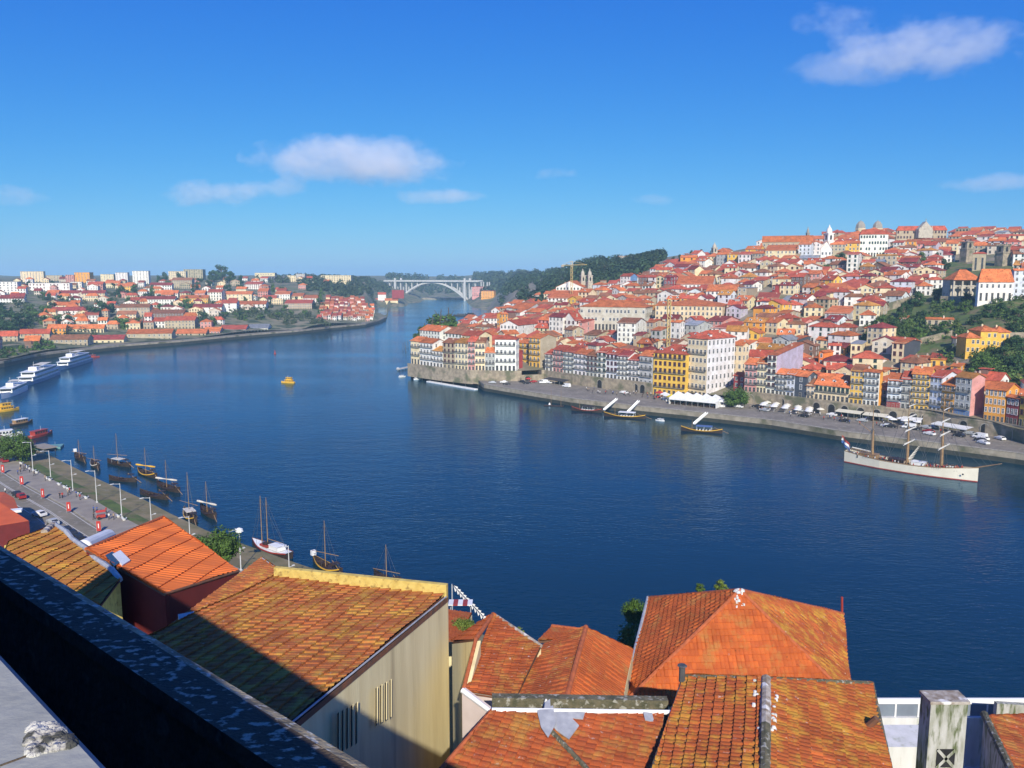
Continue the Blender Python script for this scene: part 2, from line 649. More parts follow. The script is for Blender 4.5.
def house(base, th, W, L, H, wall, roof, style='gy', st=3, bays=3, rh=None, side=None, balc=0, name='house', cat='house',
          group='houses climbing the north bank', down=5, sbays=2, detail=2, fm='frame', chim=1, dorm=0, ground=None, kind=None, sw=True):
    """th: direction of the local x axis; front facade is the plane x=0 running along local +y (away to the left)"""
    if rh is None:
        rh = min(W, L) * .22 if style != 'f' else 0
    if style == 'f':
        rh = 0
    r = thing(name, 'x', cat, base, th, group)
    wc = jit(WC[wall][0], .06)
    wall_mb(W, L, H, rh, style, down).build('wall', 'wall', r, wc)
    rc = jit(RC[roof][0], .25)
    ro = roof_mb(W, L, H, rh, style, o=.3 if style == 'f' else .45).build('roof', 'roof', r, rc)
    if side:
        mb = MB()
        zt = H if style != 'gy' else H
        pts = [(.02, -.025, -.2), (W, -.025, -.2), (W, -.025, H - .1)]
        if style == 'gy':
            pts.append((W / 2, -.025, H + rh - .25))
        if style == 's':
            pts[2] = (W, -.025, H + rh - .25)
        pts.append((.02, -.025, H - .1))
        mb.poly(pts).build('side_wall', 'wall', r, jit(WC[side][0], .04))
    sh = H / st
    if detail:
        if fm == 'frame':
            fm = random.choice(('frame', 'frame', 'frame', 'white', 'white', 'green_paint', 'maroon_paint'))
        ww = min(R(.95, 1.35), L / bays * .5)
        wh = min(sh * .6, 2.1)
        for f in range(st):
            z = f * sh + sh * .2
            for b in range(bays):
                y = L * (b + .5) / bays
                if f == 0:
                    inst('door', win_mesh(ww, sh * .72, 'granite', True), r, (0, y, .05))
                elif kind == 'front' or random.random() > .1:
                    inst('window', win_mesh(ww, wh * R(.88, 1), fm), r, (0, y + R(-.1, .1), z))
            if balc and f and f < st and (balc > 1 or f % 2):
                inst('balcony', balc_mesh(), r, (0, L / 2, z - .15), 0, None, (1, L * .92, 1))
        if ground:
            MB().box(-.04, 0, .05, L - .05, -.3, sh * .92).build('shop_front', 'wall', r, WC[ground][0])
        if sbays and W > 4 and sw:
            for f in range(st):
                for b in range(sbays):
                    inst('window', win_mesh(min(1.1, W / sbays * .4), wh, fm), r, (W * (b + .5) / sbays, -.03 if side else 0, f * sh + sh * .22), pi / 2)
    if detail and style != 'f':
        for _ in range(chim):
            cx, cy = W * R(.3, .7), L * R(.12, .88)
            zz = H + rh * .55
            inst('chimney', chim_mesh(), ro, (cx, cy, zz), 0, jit((.55, .45, .36), .3))
    if kind == 'fill' and style in ('gy', 'h') and random.random() < .3:
        ah = R(1.6, 2.4)
        at_ = MB().box(-R(1.2, 2), R(1.2, 2), -R(1.2, 2.2), R(1.2, 2.2), -1.5, ah).build('attic', 'wall', r, jit(WC[random.choice('WWCEGK')][0], .1), (W * .5, L * R(.3, .7), H + rh * .6))
        MB().box(-2.2, 2.2, -2.4, 2.4, ah, ah + .18).build('attic_roof', 'roof', at_, rc)
    for i in range(dorm):
        inst('dormer', dormer_mesh(), r, (W * .16, L * (i + .5) / dorm, H + rh * .2), 0, RC[roof][0])
    HOUSES.append((r, wall, roof, st, kind or 'house'))
    c, s = cos(th), sin(th)
    m_ = min(W, L)
    for i in range(max(1, round(W / m_))):
        for j in range(max(1, round(L / m_))):
            x, y = W * (i + .5) / max(1, round(W / m_)), L * (j + .5) / max(1, round(L / m_))
            FOOT.append((base[0] + c * x - s * y, base[1] + s * x + c * y, m_ * .62))
    return r


def solve_len(N, d, px):
    u = ux(px, proj(N)[1])
    den = d[0] - u * d[1]
    if abs(den) < 1e-4:
        return 8
    return (u * N[1] - N[0]) / den


def house_px(pl, pm, pr, yb, ye, wall, roof, style='gy', ang=44, D=None, z=None, Wd=None, cols=NORTH, **k):
    """house whose nearest corner shows at column pm, its front reaching left to pl and its side right to pr"""
    if D is None:
        p = hit(pm, yb, cols)
        if p is None:
            print('NO HIT', pl, pm, yb)
            return None
        D = p.y
    N = at(pm, yb, D)
    if z is not None:
        N.z = z
    th = radians(ang)
    b = Vector((cos(th), sin(th)))
    a = Vector((-sin(th), cos(th)))
    L = solve_len(N, a, pl)
    if pr and pr > pm + .5:
        W = max(3.0, min(60, solve_len(N, b, pr)))
    else:
        W = Wd or min(13, max(7, L * .8))
    zt = CZ + vz(ye) * D
    H = max(2.2, zt - N.z)
    st = k.pop('st', max(1, round(H / 3.3)))
    bays = k.pop('bays', max(1, round(L / 3.2)))
    return house(N, th, W, L, H, wall, roof, style, st=st, bays=bays, **k)


# ------------------------------------------------------------------ terrain sheets
ZR = 9.0
ROW = [(400, 363), (416, 365), (440, 368), (470, 371), (516, 372), (545, 371), (590, 377), (636, 382), (652, 384), (700, 388.5),
       (744, 392), (775, 395), (806, 399), (849, 404), (885, 408), (928, 412), (969, 419), (1005, 424), (1024, 428), (1100, 446), (1300, 500)]


def lin(tab, x):
    for (a, b), (c, d) in zip(tab, tab[1:]):
        if x <= c:
            return b + (d - b) * (x - a) / (c - a)
    return tab[-1][1]


def d_north(px):
    return (CZ - ZR) / -vz(lin(ROW, px)) + 2.0


SW = [(-420, 375), (-40, 372), (0, 368), (40, 359), (80, 354), (122, 349.5), (180, 345), (256, 337.5), (300, 334), (330, 330.5), (365, 327), (380, 323), (386, 320)]


def d_south(px):
    if px > 386:
        return 1500
    return CZ / -vz(lin(SW, px)) + 12


STEPS = [0, 4, 8] + [d for d in range(16, 260, 9)] + [d for d in range(260, 700, 22)] + [d for d in range(700, 2300, 60)]
S = 30000
terrain('north_hillside', NORTH, 406, 1300, 5, d_north, STEPS, 'earth')
terrain('south_hillside', SOUTH, -420, 540, 5, d_south, STEPS, 'hillgreen')


def in_green(x, y):
    return (x > 866 and 305 < y < 341 and x > 880 - (y - 305) * .4) or (x > 905 and 296 < y < 352) or (x > 968 and 290 < y < 385) or (1000 < x and y < 395 and y > 300) \
        or (935 < x < 1020 and 262 < y < 302)


mb = MB()
hv = bpy.data.objects['north_hillside'].data
for p in hv.polygons:
    q = sum((hv.vertices[i].co for i in p.vertices), Vector()) / 4
    x, y = proj(q)
    if in_green(x, y) and x > 870:
        mb.poly([(*hv.vertices[i].co[:2], hv.vertices[i].co[2] + .12) for i in p.vertices])
tag(mb.build('garden_terrace', 'grass'), kind='structure')
tag(MB().poly([(-S, -600, -6), (S, -600, -6), (S, S, -6), (-S, S, -6)]).build('ground', 'hillgreen'), kind='structure')
tag(MB().poly([(-S, -600, 0), (S, -600, 0), (S, S, 0), (-S, S, 0)]).build('river', 'water'), kind='structure')
# low far country closing the horizon
mb = MB()
for i in range(121):
    x = -9000 + i * 150
    h = 55 + 26 * sin(i * .21) + 16 * sin(i * .53 + 1) + 6 * sin(i * 1.3)
    mb.v += [(x, 3400, 20), (x, 3900, h * .7), (x, 4400, h), (x, 5200, 10)]
for i in range(120):
    for j in range(3):
        a = i * 4 + j
        mb.f.append((a, a + 4, a + 5, a + 1))
        mb.m.append(0)
tag(mb.build('far_hills', 'hillgreen', smooth=True), kind='structure')

# ------------------------------------------------------------------ north quay


def row_pt(px, z=ZR, off=0.0):
    p = on_z(px, lin(ROW, px), ZR)
    q = on_z(px + 2, lin(ROW, px + 2), ZR)
    d = (q - p).normalized()
    n = Vector((-abs(d.y), -abs(d.x), 0)) if d.y < 0 else Vector((d.y, -d.x, 0))
    p = p + n * off
    p.z = z
    return p


WL = [(411, 366), (414, 371), (425, 377), (455, 383), (478, 387), (484, 391), (530, 399), (572, 406), (645, 415), (675, 418), (768, 428.5), (843, 441), (943, 454), (1024, 465), (1150, 490), (1300, 530)]
wl = [on_z(x, y, 0) for x, y in WL]
inner = [row_pt(x) for x in (411, 418, 440, 470, 500, 545, 590, 636, 652, 700, 744, 775, 806, 849, 885, 928, 969, 1005, 1024, 1100, 1300)]
# quay deck: waterline polyline (z 3.6) joined to the foot of the terrace wall
def strip(A, B, za, zb, mb, m=0, n=60):
    def res(P, n):
        ds = [0]
        for a, b in zip(P, P[1:]):
            ds.append(ds[-1] + (b - a).length)
        out = []
        for i in range(n + 1):
            t = ds[-1] * i / n
            for k in range(len(P) - 1):
                if t <= ds[k + 1] + 1e-6:
                    out.append(P[k].lerp(P[k + 1], (t - ds[k]) / max(1e-6, ds[k + 1] - ds[k])))
                    break
        return out
    a, b = res(A, n), res(B, n)
    for i in range(n):
        mb.poly([(a[i].x, a[i].y, za), (a[i + 1].x, a[i + 1].y, za), (b[i + 1].x, b[i + 1].y, zb), (b[i].x, b[i].y, zb)], m)
    return a, b


mb = MB()
QZ = 3.8
wlq = wl[5:]
inq = [row_pt(x) for x in (478, 500, 545, 590, 636, 652, 700, 744, 775, 806, 849, 885, 928, 969, 1005, 1024, 1100, 1300)]
strip(wlq, inq, QZ, QZ, mb, 0)
strip(wlq, wlq, QZ, 1.7, mb, 1)
strip(wlq, wlq, 1.7, -3, mb, 2)  # wet band, taken higher to paint in shadow and reflection under the quay
mb.poly([(wlq[0].x, wlq[0].y, QZ), (inq[0].x, inq[0].y, QZ), (inq[0].x, inq[0].y, -3), (wlq[0].x, wlq[0].y, -3)], 1)
tag(mb.build('quay', ['paving', 'quaystone', 'wet_shade_stone']), kind='structure')
# kerb of pale granite along the quay edge
mb = MB()
def off_line(P, d):
    out = []
    for i, p in enumerate(P):
        a, b = P[max(0, i - 1)], P[min(len(P) - 1, i + 1)]
        t = (b - a).normalized()
        out.append(Vector((p.x - t.y * d, p.y + t.x * d, p.z)))
    return out


k1 = off_line(wlq, 1.0)
strip(wlq, k1, QZ + .25, QZ + .25, mb)
strip(wlq, wlq, QZ + .25, QZ - .2, mb)
strip(k1, k1, QZ + .25, QZ, mb)
tag(mb.build('quay_kerb', 'granite'), kind='structure')
# low western landing
mb = MB()
wl0 = [Vector(p) for p in wl[:6]]
in0 = [row_pt(x, 0, .5) for x in (411, 416, 430, 450, 478)]
strip(wl0, in0, 1.7, 1.7, mb, 0, 30)
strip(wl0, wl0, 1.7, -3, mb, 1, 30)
tag(mb.build('landing', ['quaystone', 'wet_shade_stone']), kind='structure')


# terrace walls below the riverfront row
def terrace(x0, x1, z0, z1, label, arches, m='stone', step=3):
    r = thing('terrace_wall', label, 'wall', (0, 0, 0), 0, None)
    mb = MB()
    xs = [x0 + (x1 - x0) * i / 30 for i in range(31)]
    A = [row_pt(x, 0, 1.2) for x in xs]
    B = [row_pt(x, 0, -6) for x in xs]
    strip(A, A, z0, z1, mb, 0, 40)
    strip(A, B, z1, z1, mb, 1, 40)
    C = off_line(A, -.12)
    C2 = off_line(A, .3)
    strip(C, C, z1 - .2, z1 + .75, mb, 0, 40)
    strip(C, C2, z1 + .75, z1 + .75, mb, 2, 40)
    strip(C2, C2, z1 + .75, z1, mb, 0, 40)
    for e, s in ((0, 1), (-1, -1)):
        mb.poly([(A[e].x, A[e].y, z0), (A[e].x, A[e].y, z1), (B[e].x, B[e].y, z1), (B[e].x, B[e].y, z0)], 0)
    mb.build('masonry', [m, 'paving', 'granite'], r)
    for ax in arches:
        p = row_pt(ax, z0, 1.2)
        q = row_pt(ax + 1, z0, 1.2)
        d = (q - p).normalized()
        mb = MB()
        w, h = 1.5, (z1 - z0) * .55
        pts = [(-w, 0), (w, 0)] + [(w * cos(t), h + w * sin(t)) for t in [pi * i / 8 for i in range(9)]]
        n = Vector((d.y, -d.x, 0))
        if n.y > 0:
            n = -n
        def W3(s, zz, o):
            v = p + d * s + n * o
            return (v.x, v.y, z0 + zz)
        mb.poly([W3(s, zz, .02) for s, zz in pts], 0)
        rim = pts[1:] + [pts[0]]
        for (s0, a0), (s1, a1) in zip(rim, rim[1:]):
            k = 1.22
            mb.poly([W3(s0, a0, .1), W3(s1, a1, .1), W3(s1 * k, h + (a1 - h) * k if a1 > h else a1, .1), W3(s0 * k, h + (a0 - h) * k if a0 > h else a0, .1)], 1)
            mb.poly([W3(s0, a0, .1), W3(s1, a1, .1), W3(s1, a1, .0), W3(s0, a0, .0)], 1)
        mb.build('arch', ['dark', 'granite'], r)
    return r


terrace(409, 521, 1.5, ZR, 'mossy stone terrace wall under the western end of the riverfront row', [])
terrace(519.5, 542, QZ, ZR - 2.5, 'short stone wall closing the street mouth below the yellow houses', [527])
terrace(541, 652, QZ, ZR, 'long beige stone terrace wall under the white and red riverfront houses', [601, 637, 644])
terrace(741, 1290, QZ, ZR, 'arcaded stone terrace wall with dark arches behind the tall ship',
        [752, 772, 783, 818, 833, 846, 862, 878, 894, 914, 926, 941, 966, 987, 1012, 1035, 1060])

# ------------------------------------------------------------------ riverfront row
GF = 'houses of the riverfront row on the north bank'


def front(pl, pm, ye, wall, roof, st, bays, z=ZR, pr=0, **k):
    p = row_pt(pm, z)
    q = row_pt(pl, z)
    d = q - p
    th = atan2(d.y, d.x) - pi / 2
    L = d.length - .04
    D = p.y
    H = CZ + vz(ye) * D - z
    b = Vector((cos(th), sin(th)))
    W = k.pop('W', 11.)
    if pr:
        W = max(3, min(40, solve_len(p, b, pr)))
    k.setdefault('group', GF)
    k.setdefault('balc', random.choice((1, 2, 2)))
    k.setdefault('kind', 'front')
    k.setdefault('rh', min(W, 11) * .2)
    return house(p, th, W, L, H, wall, roof, k.pop('style', 'gy'), st=st, bays=bays, **k)


for a in [(411, 420, 341, 'C', 'o', 3, 3), (420, 433, 343, 'W', 'o', 4, 4), (433, 443, 351, 'W', 'y', 3, 3), (443, 455, 343, 'E', 'b', 5, 3),
          (455, 468, 343, 'C', 'y', 5, 4), (468, 475, 341, 'P', 'r', 5, 2), (475, 485, 342, 'C', 'b', 4, 3), (485, 495, 352, 'G', 'o', 3, 3)]:
    front(*a, dorm=0)
front(495, 516, 339, 'W', 'r', 4, 5, balc=2, pr=519, style='h')
house_px(517, 529, 0, 366, 343, 'Y', 'o', D=485, kind='front', group=GF, balc=2, bays=3)
house_px(529, 540, 556, 368, 338, 'Y', 'o', D=470, side='E', kind='front', group=GF, balc=2, bays=3, sw=False)
house_px(513, 519, 522, 368, 351, 'R', 'r', D=468, kind='front', group=GF, bays=2)
for a in [(545, 553, 354, 'W', 'r', 4, 2), (553, 563, 350, 'P', 'r', 4, 3), (563, 574, 352, 'W', 'r', 5, 3), (574, 586, 354, 'W', 'o', 4, 3),
          (586, 597, 356, 'G', 'b', 4, 3), (597, 606, 352, 'W', 'r', 5, 2), (606, 617, 354, 'V', 'r', 4, 3), (617, 628, 356, 'W', 'd', 5, 3),
          (628, 639, 360, 'W', 'r', 4, 3)]:
    front(*a, dorm=random.choice((0, 0, 1)))
front(639, 652, 356, 'G', 'o', 5, 3, z=QZ)
front(653, 686, 354, 'Y', 'r', 6, 7, z=QZ, balc=1, style='h', dorm=3, W=14, rh=3.2)
p = row_pt(706, QZ)
house_px(686, 706, 733, 391, 338.5, 'C', 'r', ang=40, D=p.y, z=QZ, style='h', rh=3.2, side='X', st=7, bays=5, sbays=7, balc=1, dorm=3, kind='front', group=GF)
house_px(733, 744, 0, 392, 376, 'R', 'r', D=385, z=QZ, kind='front', group=GF, st=4, bays=2)
house_px(731, 741, 747, 388, 345, 'C', 'o', D=402, z=QZ, kind='front', group=GF, st=6, bays=2)
for a, k in [((744, 756, 364, 'P', 'o', 4, 3), {}), ((756, 766, 363, 'C', 'o', 4, 3), {}),
             ((766, 775, 355, 'W', 'o', 6, 2), dict(pr=801, side='L', W=16, style='s', rh=3.5, sw=False)),
             ((775, 786, 374, 'W', 'o', 4, 3), dict(W=9)), ((786, 794, 374, 'V', 'o', 4, 2), dict(W=9)),
             ((794, 806, 376, 'D', 'o', 3, 1), dict(balc=0, W=9)), ((806, 814, 385, 'C', 'b', 3, 2), {}),
             ((814, 849, 387, 'C', 'o', 2, 8), dict(dorm=3, W=13, rh=4.2)), ((849, 862, 371, 'Y', 'b', 5, 3), {}),
             ((862, 878, 372, 'W', 'o', 5, 4), dict(pr=881, side='O')),
             ((886, 900, 380, 'V', 'o', 4, 3), dict(ground='R')), ((900, 910, 378, 'G', 'r', 4, 2), {}),
             ((910, 928, 374, 'Y', 'o', 6, 4), {}), ((928, 940, 377, 'V', 'r', 5, 3), {}), ((940, 953, 385, 'O', 'o', 4, 3), {}),
             ((953, 969, 378, 'G', 'y', 5, 3), dict(pr=982, side='P', ground='B', sw=False)),
             ((983, 1004, 390, 'O', 'o', 4, 5), dict(balc=0)), ((1005, 1017, 398, 'R', 'o', 3, 3), dict(balc=0, pr=1019, fm='white')),
             ((1018, 1040, 399, 'Y', 'o', 3, 5), dict(balc=0)), ((1040, 1066, 398, 'W', 'o', 4, 5), {}), ((1066, 1100, 402, 'P', 'o', 4, 6), {})]:
    front(*a, **k)

# ------------------------------------------------------------------ hillside houses set from the photograph
for a, k in [
    # west part
    ((455, 470, 484, 336, 329, 'W', 'b'), {}), ((484, 497, 503, 333, 318, 'W', 'r'), dict(ang=70)), ((497, 502, 508, 334, 314, 'O', 'o'), dict(style='gx')),
    ((420, 440, 456, 345, 331, 'W', 'o'), dict(D=530)), ((442, 462, 480, 347, 334, 'W', 'b'), dict(D=520)), ((462, 478, 492, 349, 336, 'C', 'r'), dict(D=500)),
    ((490, 505, 535, 331, 324, 'W', 'o'), dict(ang=70)), ((500, 518, 538, 344, 325, 'W', 'r'), dict(style='gx', ang=60)), ((492, 502, 516, 346, 336, 'W', 'y'), dict(ang=60)),
    ((538, 549, 0, 337, 320, 'P', 'o'), {}), ((549, 563, 0, 341, 317, 'W', 'd'), {}), ((563, 575, 0, 341, 320, 'W', 'r'), dict(style='gx', rh=5)),
    ((575, 583, 603, 340, 322, 'P', 'r'), dict(ang=50)), ((584, 597, 616, 347, 335, 'E', 'b'), {}), ((603, 613, 625, 345, 334, 'W', 'r'), {}),
    ((617, 635, 646, 347, 323, 'W', 'b'), dict(ang=60)), ((633, 641, 651, 352, 335, 'E', 'd'), dict(ang=60)),
    ((527, 540, 550, 322, 312, 'E', 'o'), {}), ((510, 528, 545, 317, 309, 'G', 'o'), {}), ((535, 548, 560, 318, 309, 'E', 'r'), {}),
    ((556, 583, 590, 297, 287, 'W', 'o'), dict(style='gx', ang=70)), ((548, 578, 592, 304, 298, 'W', 'o'), dict(ang=75)), ((584, 592, 600, 305, 299, 'W', 'o'), {}),
    ((646, 653, 664, 345, 322, 'E', 'o'), {}), ((651, 660, 674, 349, 330, 'G', 'o'), {}), ((670, 680, 684, 345, 322, 'W', 'o'), {}),
    ((683, 696, 712, 342, 325, 'G', 'g'), {}), ((660, 672, 690, 318, 307, 'C', 'o'), {}),
    ((711, 728, 772, 339, 328, 'W', 'r'), dict(ang=50)), ((706, 722, 740, 330, 321, 'P', 'd'), {}), ((731, 746, 764, 360, 345, 'W', 'o'), {}),
    ((755, 771, 781, 352, 343, 'C', 'o'), dict(ang=60)), ((772, 788, 799, 356, 340, 'G', 'g'), dict(style='gx')), ((788, 797, 816, 352, 339, 'D', 'o'), dict(side='D', sw=False)),
    ((816, 828, 833, 350, 340, 'C', 'o'), {}), ((828, 840, 846, 364, 345, 'W', 'r'), dict(ang=70)), ((808, 815, 823, 371, 360, 'C', 'o'), dict(style='gx', ang=60)),
    ((818, 823, 836, 372, 352, 'A', 'o'), dict(side='A', sw=False, style='gx')), ((850, 861, 877, 360, 344, 'C', 'g'), dict(style='f', ang=60)),
    ((800, 812, 832, 330, 320, 'E', 'o'), {}), ((824, 848, 860, 330, 313, 'G', 'o'), dict(ang=60)), ((776, 786, 800, 324, 313, 'E', 'o'), {}),
    ((891, 903, 919, 365, 343, 'C', 'o'), dict(side='D', sw=False)), ((930, 945, 968, 369, 359, 'Y', 'r'), dict(ang=60)), ((915, 924, 936, 370, 359, 'V', 'o'), {}),
    ((900, 912, 930, 374, 360, 'P', 'r'), {}), ((928, 940, 958, 380, 370, 'P', 'o'), {}), ((950, 959, 967, 377, 366, 'O', 'o'), {}),
    ((866, 876, 890, 371, 362, 'W', 'o'), {}), ((846, 858, 870, 374, 365, 'Y', 'o'), {}), ((876, 884, 898, 382, 371, 'C', 'o'), {}),
    # middle
    ((620, 630, 637, 294, 276, 'W', 'r'), dict(side='B', sw=False)), ((638, 647, 0, 293, 277, 'K', 'r'), {}), ((648, 655, 0, 292, 277, 'W', 'r'), {}), ((656, 664, 0, 292, 277, 'C', 'o'), dict(style='gx')),
    ((664, 673, 0, 292, 277, 'R', 'd'), {}), ((676, 712, 716, 294, 284, 'W', 'o'), dict(ang=72)), ((706, 736, 740, 304, 291, 'W', 'o'), dict(ang=66)),
    ((737, 746, 757, 305, 288, 'E', 'g'), dict(style='f', ang=60, sw=False)), ((757, 778, 782, 307, 298, 'C', 'r'), dict(ang=70)), ((772, 775, 792, 296, 285, 'R', 'd'), dict(side='R', sw=False)),
    ((780, 800, 812, 311, 301, 'W', 'g'), dict(ang=60)), ((750, 764, 780, 288, 280, 'E', 'r'), {}),
    ((727, 740, 745, 267, 254, 'Y', 'o'), dict(ang=70)), ((716, 727, 0, 268, 254, 'G', 'o'), {}), ((738, 750, 756, 267, 254, 'W', 'r'), dict(ang=60)),
    ((752, 764, 768, 265, 253, 'E', 'o'), {}), ((765, 795, 799, 262, 250, 'C', 'o'), dict(ang=68)), ((798, 810, 813, 262, 244, 'V', 'o'), dict(ang=60)),
    ((811, 820, 824, 258, 243, 'W', 'o'), dict(style='gx', ang=60)), ((830, 845, 0, 258, 244, 'E', 'o'), dict(ang=70)), ((844, 859, 0, 258, 243, 'Y', 'o'), dict(ang=70)),
    ((798, 816, 822, 266, 258, 'G', 'g'), {}), ((846, 857, 861, 276, 254, 'W', 'r'), dict(ang=60)), ((861, 873, 876, 274, 262, 'W', 'r'), dict(ang=60)),
    ((873, 882, 0, 272, 261, 'B', 'g'), {}), ((876, 896, 898, 270, 255, 'E', 'y'), dict(ang=66)), ((878, 894, 902, 280, 270, 'L', 'd'), {}),
    ((905, 919, 922, 252, 241, 'O', 'o'), dict(ang=60)), ((893, 903, 906, 252, 242, 'W', 'r'), {}), ((900, 918, 922, 266, 258, 'E', 'o'), {}),
    ((924, 934, 938, 258, 252, 'W', 'o'), {}), ((922, 945, 950, 248, 239, 'C', 'r'), dict(ang=70)), ((955, 968, 970, 240, 228, 'E', 'g'), dict(style='f')),
    ((1008, 1024, 1034, 252, 235, 'C', 'r'), dict(ang=60)), ((1020, 1036, 1045, 262, 240, 'C', 'o'), {}), ((976, 990, 1000, 248, 236, 'W', 'r'), {}),
    ((994, 1004, 1010, 246, 232, 'G', 'g'), {}),
    # gardens right
    ((926, 953, 959, 326, 319, 'E', 'o'), dict(ang=72)), ((900, 906, 914, 325, 318, 'W', 'o'), dict(ang=60)), ((864, 878, 884, 333, 328, 'E', 'o'), dict(style='h')),
    ((1012, 1032, 1050, 300, 270, 'V', 'o'), dict(ang=80)),
    ]:
    k = dict(k)
    k.setdefault('balc', 0)
    house_px(*a, **k)
# ------------------------------------------------------------------ large named buildings (category building / church)
def big(label, cat, name, pl, pm, pr, yb, ye, wall, roof, style, **k):
    r = house_px(pl, pm, pr, yb, ye, wall, roof, style, name=name, cat=cat, group=None, **k)
    if r is None:
        print('missing', label)
        return None
    HOUSES.pop()
    tag(r, label, cat)
    if 'group' in r:
        del r['group']
    return r


big('long grey stone palace with rows of windows and orange roof above the riverfront row', 'palace', 'stone_palace', 580, 645, 652, 331, 307, 'S', 'o', 'h', ang=68, st=3, bays=18, sbays=4, balc=0, rh=4)
big('long cream palace wing with red hipped roof right of the grey stone palace', 'palace', 'palace_wing', 655, 722, 728, 322, 306, 'C', 'o', 'h', ang=70, st=3, bays=16, balc=0, rh=4)
big('white four-storey mansion with ranks of tall windows on the hilltop', 'mansion', 'hilltop_mansion', 859, 887, 890, 257, 233, 'W', 'r', 'h', ang=80, st=4, bays=10, balc=0, rh=3)
hosp = big('long pale grey hilltop building with central pediment and low red roof', 'public building', 'pediment_building', 896, 946, 952, 244, 229, 'E', 'r', 'h', ang=80, st=3, bays=16, balc=0, rh=3)
bishop = big('white palace with arched windows and broad orange roof above the green gardens', 'palace', 'bishop_palace', 977.5, 1012, 1014, 301, 279, 'W', 'o', 'h', ang=84, st=2, bays=6, balc=0, rh=5.5)
big('white hillside hospital block with long ridge of orange roof left of the bell tower', 'building', 'monastery_range', 762, 812, 815, 254, 240, 'E', 'o', 'gy', ang=70, st=2, bays=12, balc=0, rh=4)

# loggia attached to the bishop palace
def loggia():
    p = hit(966, 301)
    D = p.y - 1.5
    A, B = at(953, 301, D), at(978.5, 301, D)
    z0 = p.z - 3
    L = B.x - A.x
    r = thing('arcaded_loggia', 'open stone loggia of tall arches under the orange roof left of the white palace', 'loggia', (A.x, D, z0))
    H = CZ + vz(279) * D - z0
    mb = MB()
    n = 3
    for i in range(n + 1):
        x = L * i / n
        mb.box(x - .5, x + .5, 0, 1, 0, H)
    for z in (H * .33, H * .72, H - .6):
        mb.box(-.6, L + .6, -.1, 1.1, z, z + .6)
    for i in range(n):
        xc, w, zt = L * (i + .5) / n, L / n / 2 - .5, H * .72
        for s in (-1, 1):
            pts = [(xc + s * w, zt - w)] + [(xc + s * w * cos(t), zt - w + w * sin(t)) for t in [pi / 2 * j / 6 for j in range(7)]] + [(xc + s * w, zt)]
            if s > 0:
                pts = pts
            mb.poly([(x, .1, z) for x, z in pts])
            mb.poly([(x, .9, z) for x, z in pts])
    mb.build('arcade', 'palestone', r)
    MB().box(-.5, L, 4, 12, 0, H).build('back_wall', 'palestone', r)
    roof_mb(12, L + 1, H, 5.5, 'h').build('roof', 'roof', r, RC['o'][0]).location = (0, 0, 0)
    ro = r.children[-1]
    ro.rotation_euler = (0, 0, pi / 2)
    ro.location = (L + .5, -.5, 0)


mat('palestone', (.50, .45, .36), (.38, .34, .27), .6, c3=(.22, .2, .15), s3=.4, t3=(.56, .7))
loggia()


def tower(name, label, cat, px, yb, yt, wpx, m='palestone', cap='dome', col=None):
    p = hit(px, yb)
    if p is None:
        p = at(px, yb, 800)
    D = p.y
    w = wpx * D / F / 2
    H = (CZ + vz(yt) * D) - p.z
    r = thing(name, label, cat, tuple(p), radians(15))
    hs = H * (.72 if cap == 'dome' else .93)
    mb = MB()
    mb.box(-w, w, -w, w, -6, hs * .62)
    mb.box(-w * 1.12, w * 1.12, -w * 1.12, w * 1.12, hs * .62, hs * .66)
    mb.box(-w * .88, w * .88, -w * .88, w * .88, hs * .66, hs * .96)
    mb.box(-w * 1.05, w * 1.05, -w * 1.05, w * 1.05, hs * .96, hs)
    mb.build('shaft', m, r, col)
    for a in range(4):
        b = MB()
        pts = [(-w * .3, 0), (w * .3, 0)] + [(w * .3 * cos(t), hs * .16 + w * .3 * sin(t)) for t in [pi * i / 6 for i in range(7)]]
        b.poly([(x, -w * .9, hs * .7 + z) for x, z in pts])
        b.build('belfry_opening', 'dark', r, rz=a * pi / 2)
    if cap == 'dome':
        mb = MB()
        q = H - hs
        mb.lathe([(w * .8, 0), (w * .8, q * .2), (w * .7, q * .4), (w * .42, q * .58), (w * .2, q * .66), (w * .2, q * .8), (w * .06, q * .86), (.05, q)], (0, 0, hs), 10)
        mb.build('cupola', m, r, col, smooth=True)
    elif cap == 'flat':
        for i in range(4):
            for j in range(2):
                x = -w + (i + .5) * w / 2
                MB().box(x - w * .13, x + w * .13, (-w if j else w) - w * .1, (-w if j else w) + w * .1, hs, H).build('battlement', m, r, col)
    return r


tower('bell_tower', 'tall white baroque bell tower with small cupola beside the white gabled church', 'bell tower', 828, 256, 224, 7, 'wall', 'dome', WC['W'][0])
tower('church_tower', 'left of the two small church belfries over the orange roofed white church', 'bell tower', 582.5, 294, 268, 5, 'palestone', 'dome')
tower('church_tower', 'right of the two small church belfries over the orange roofed white church', 'bell tower', 589.5, 294, 268, 5, 'palestone', 'dome')
tower('stone_tower', 'square grey stone church tower with arched belfry opening left of the red church roof', 'tower', 966, 262, 240, 8.5, 'stone', 'plain')
tower('stone_tower', 'broad weathered stone tower right of the red church roof', 'tower', 1002, 266, 244, 9.5, 'stone', 'flat')
tower('church_lantern', 'small pale stone lantern tower standing far off on the skyline', 'tower', 714, 262, 242, 5, 'palestone', 'dome')
tower('church_lantern', 'low twin turret on the left end of the long orange roof', 'tower', 777, 250, 236, 5, 'wall', 'dome', WC['W'][0])
tower('spire', 'slim dark spire behind the long orange roof left of the bell tower', 'tower', 807, 250, 226, 3, 'granite', 'dome')

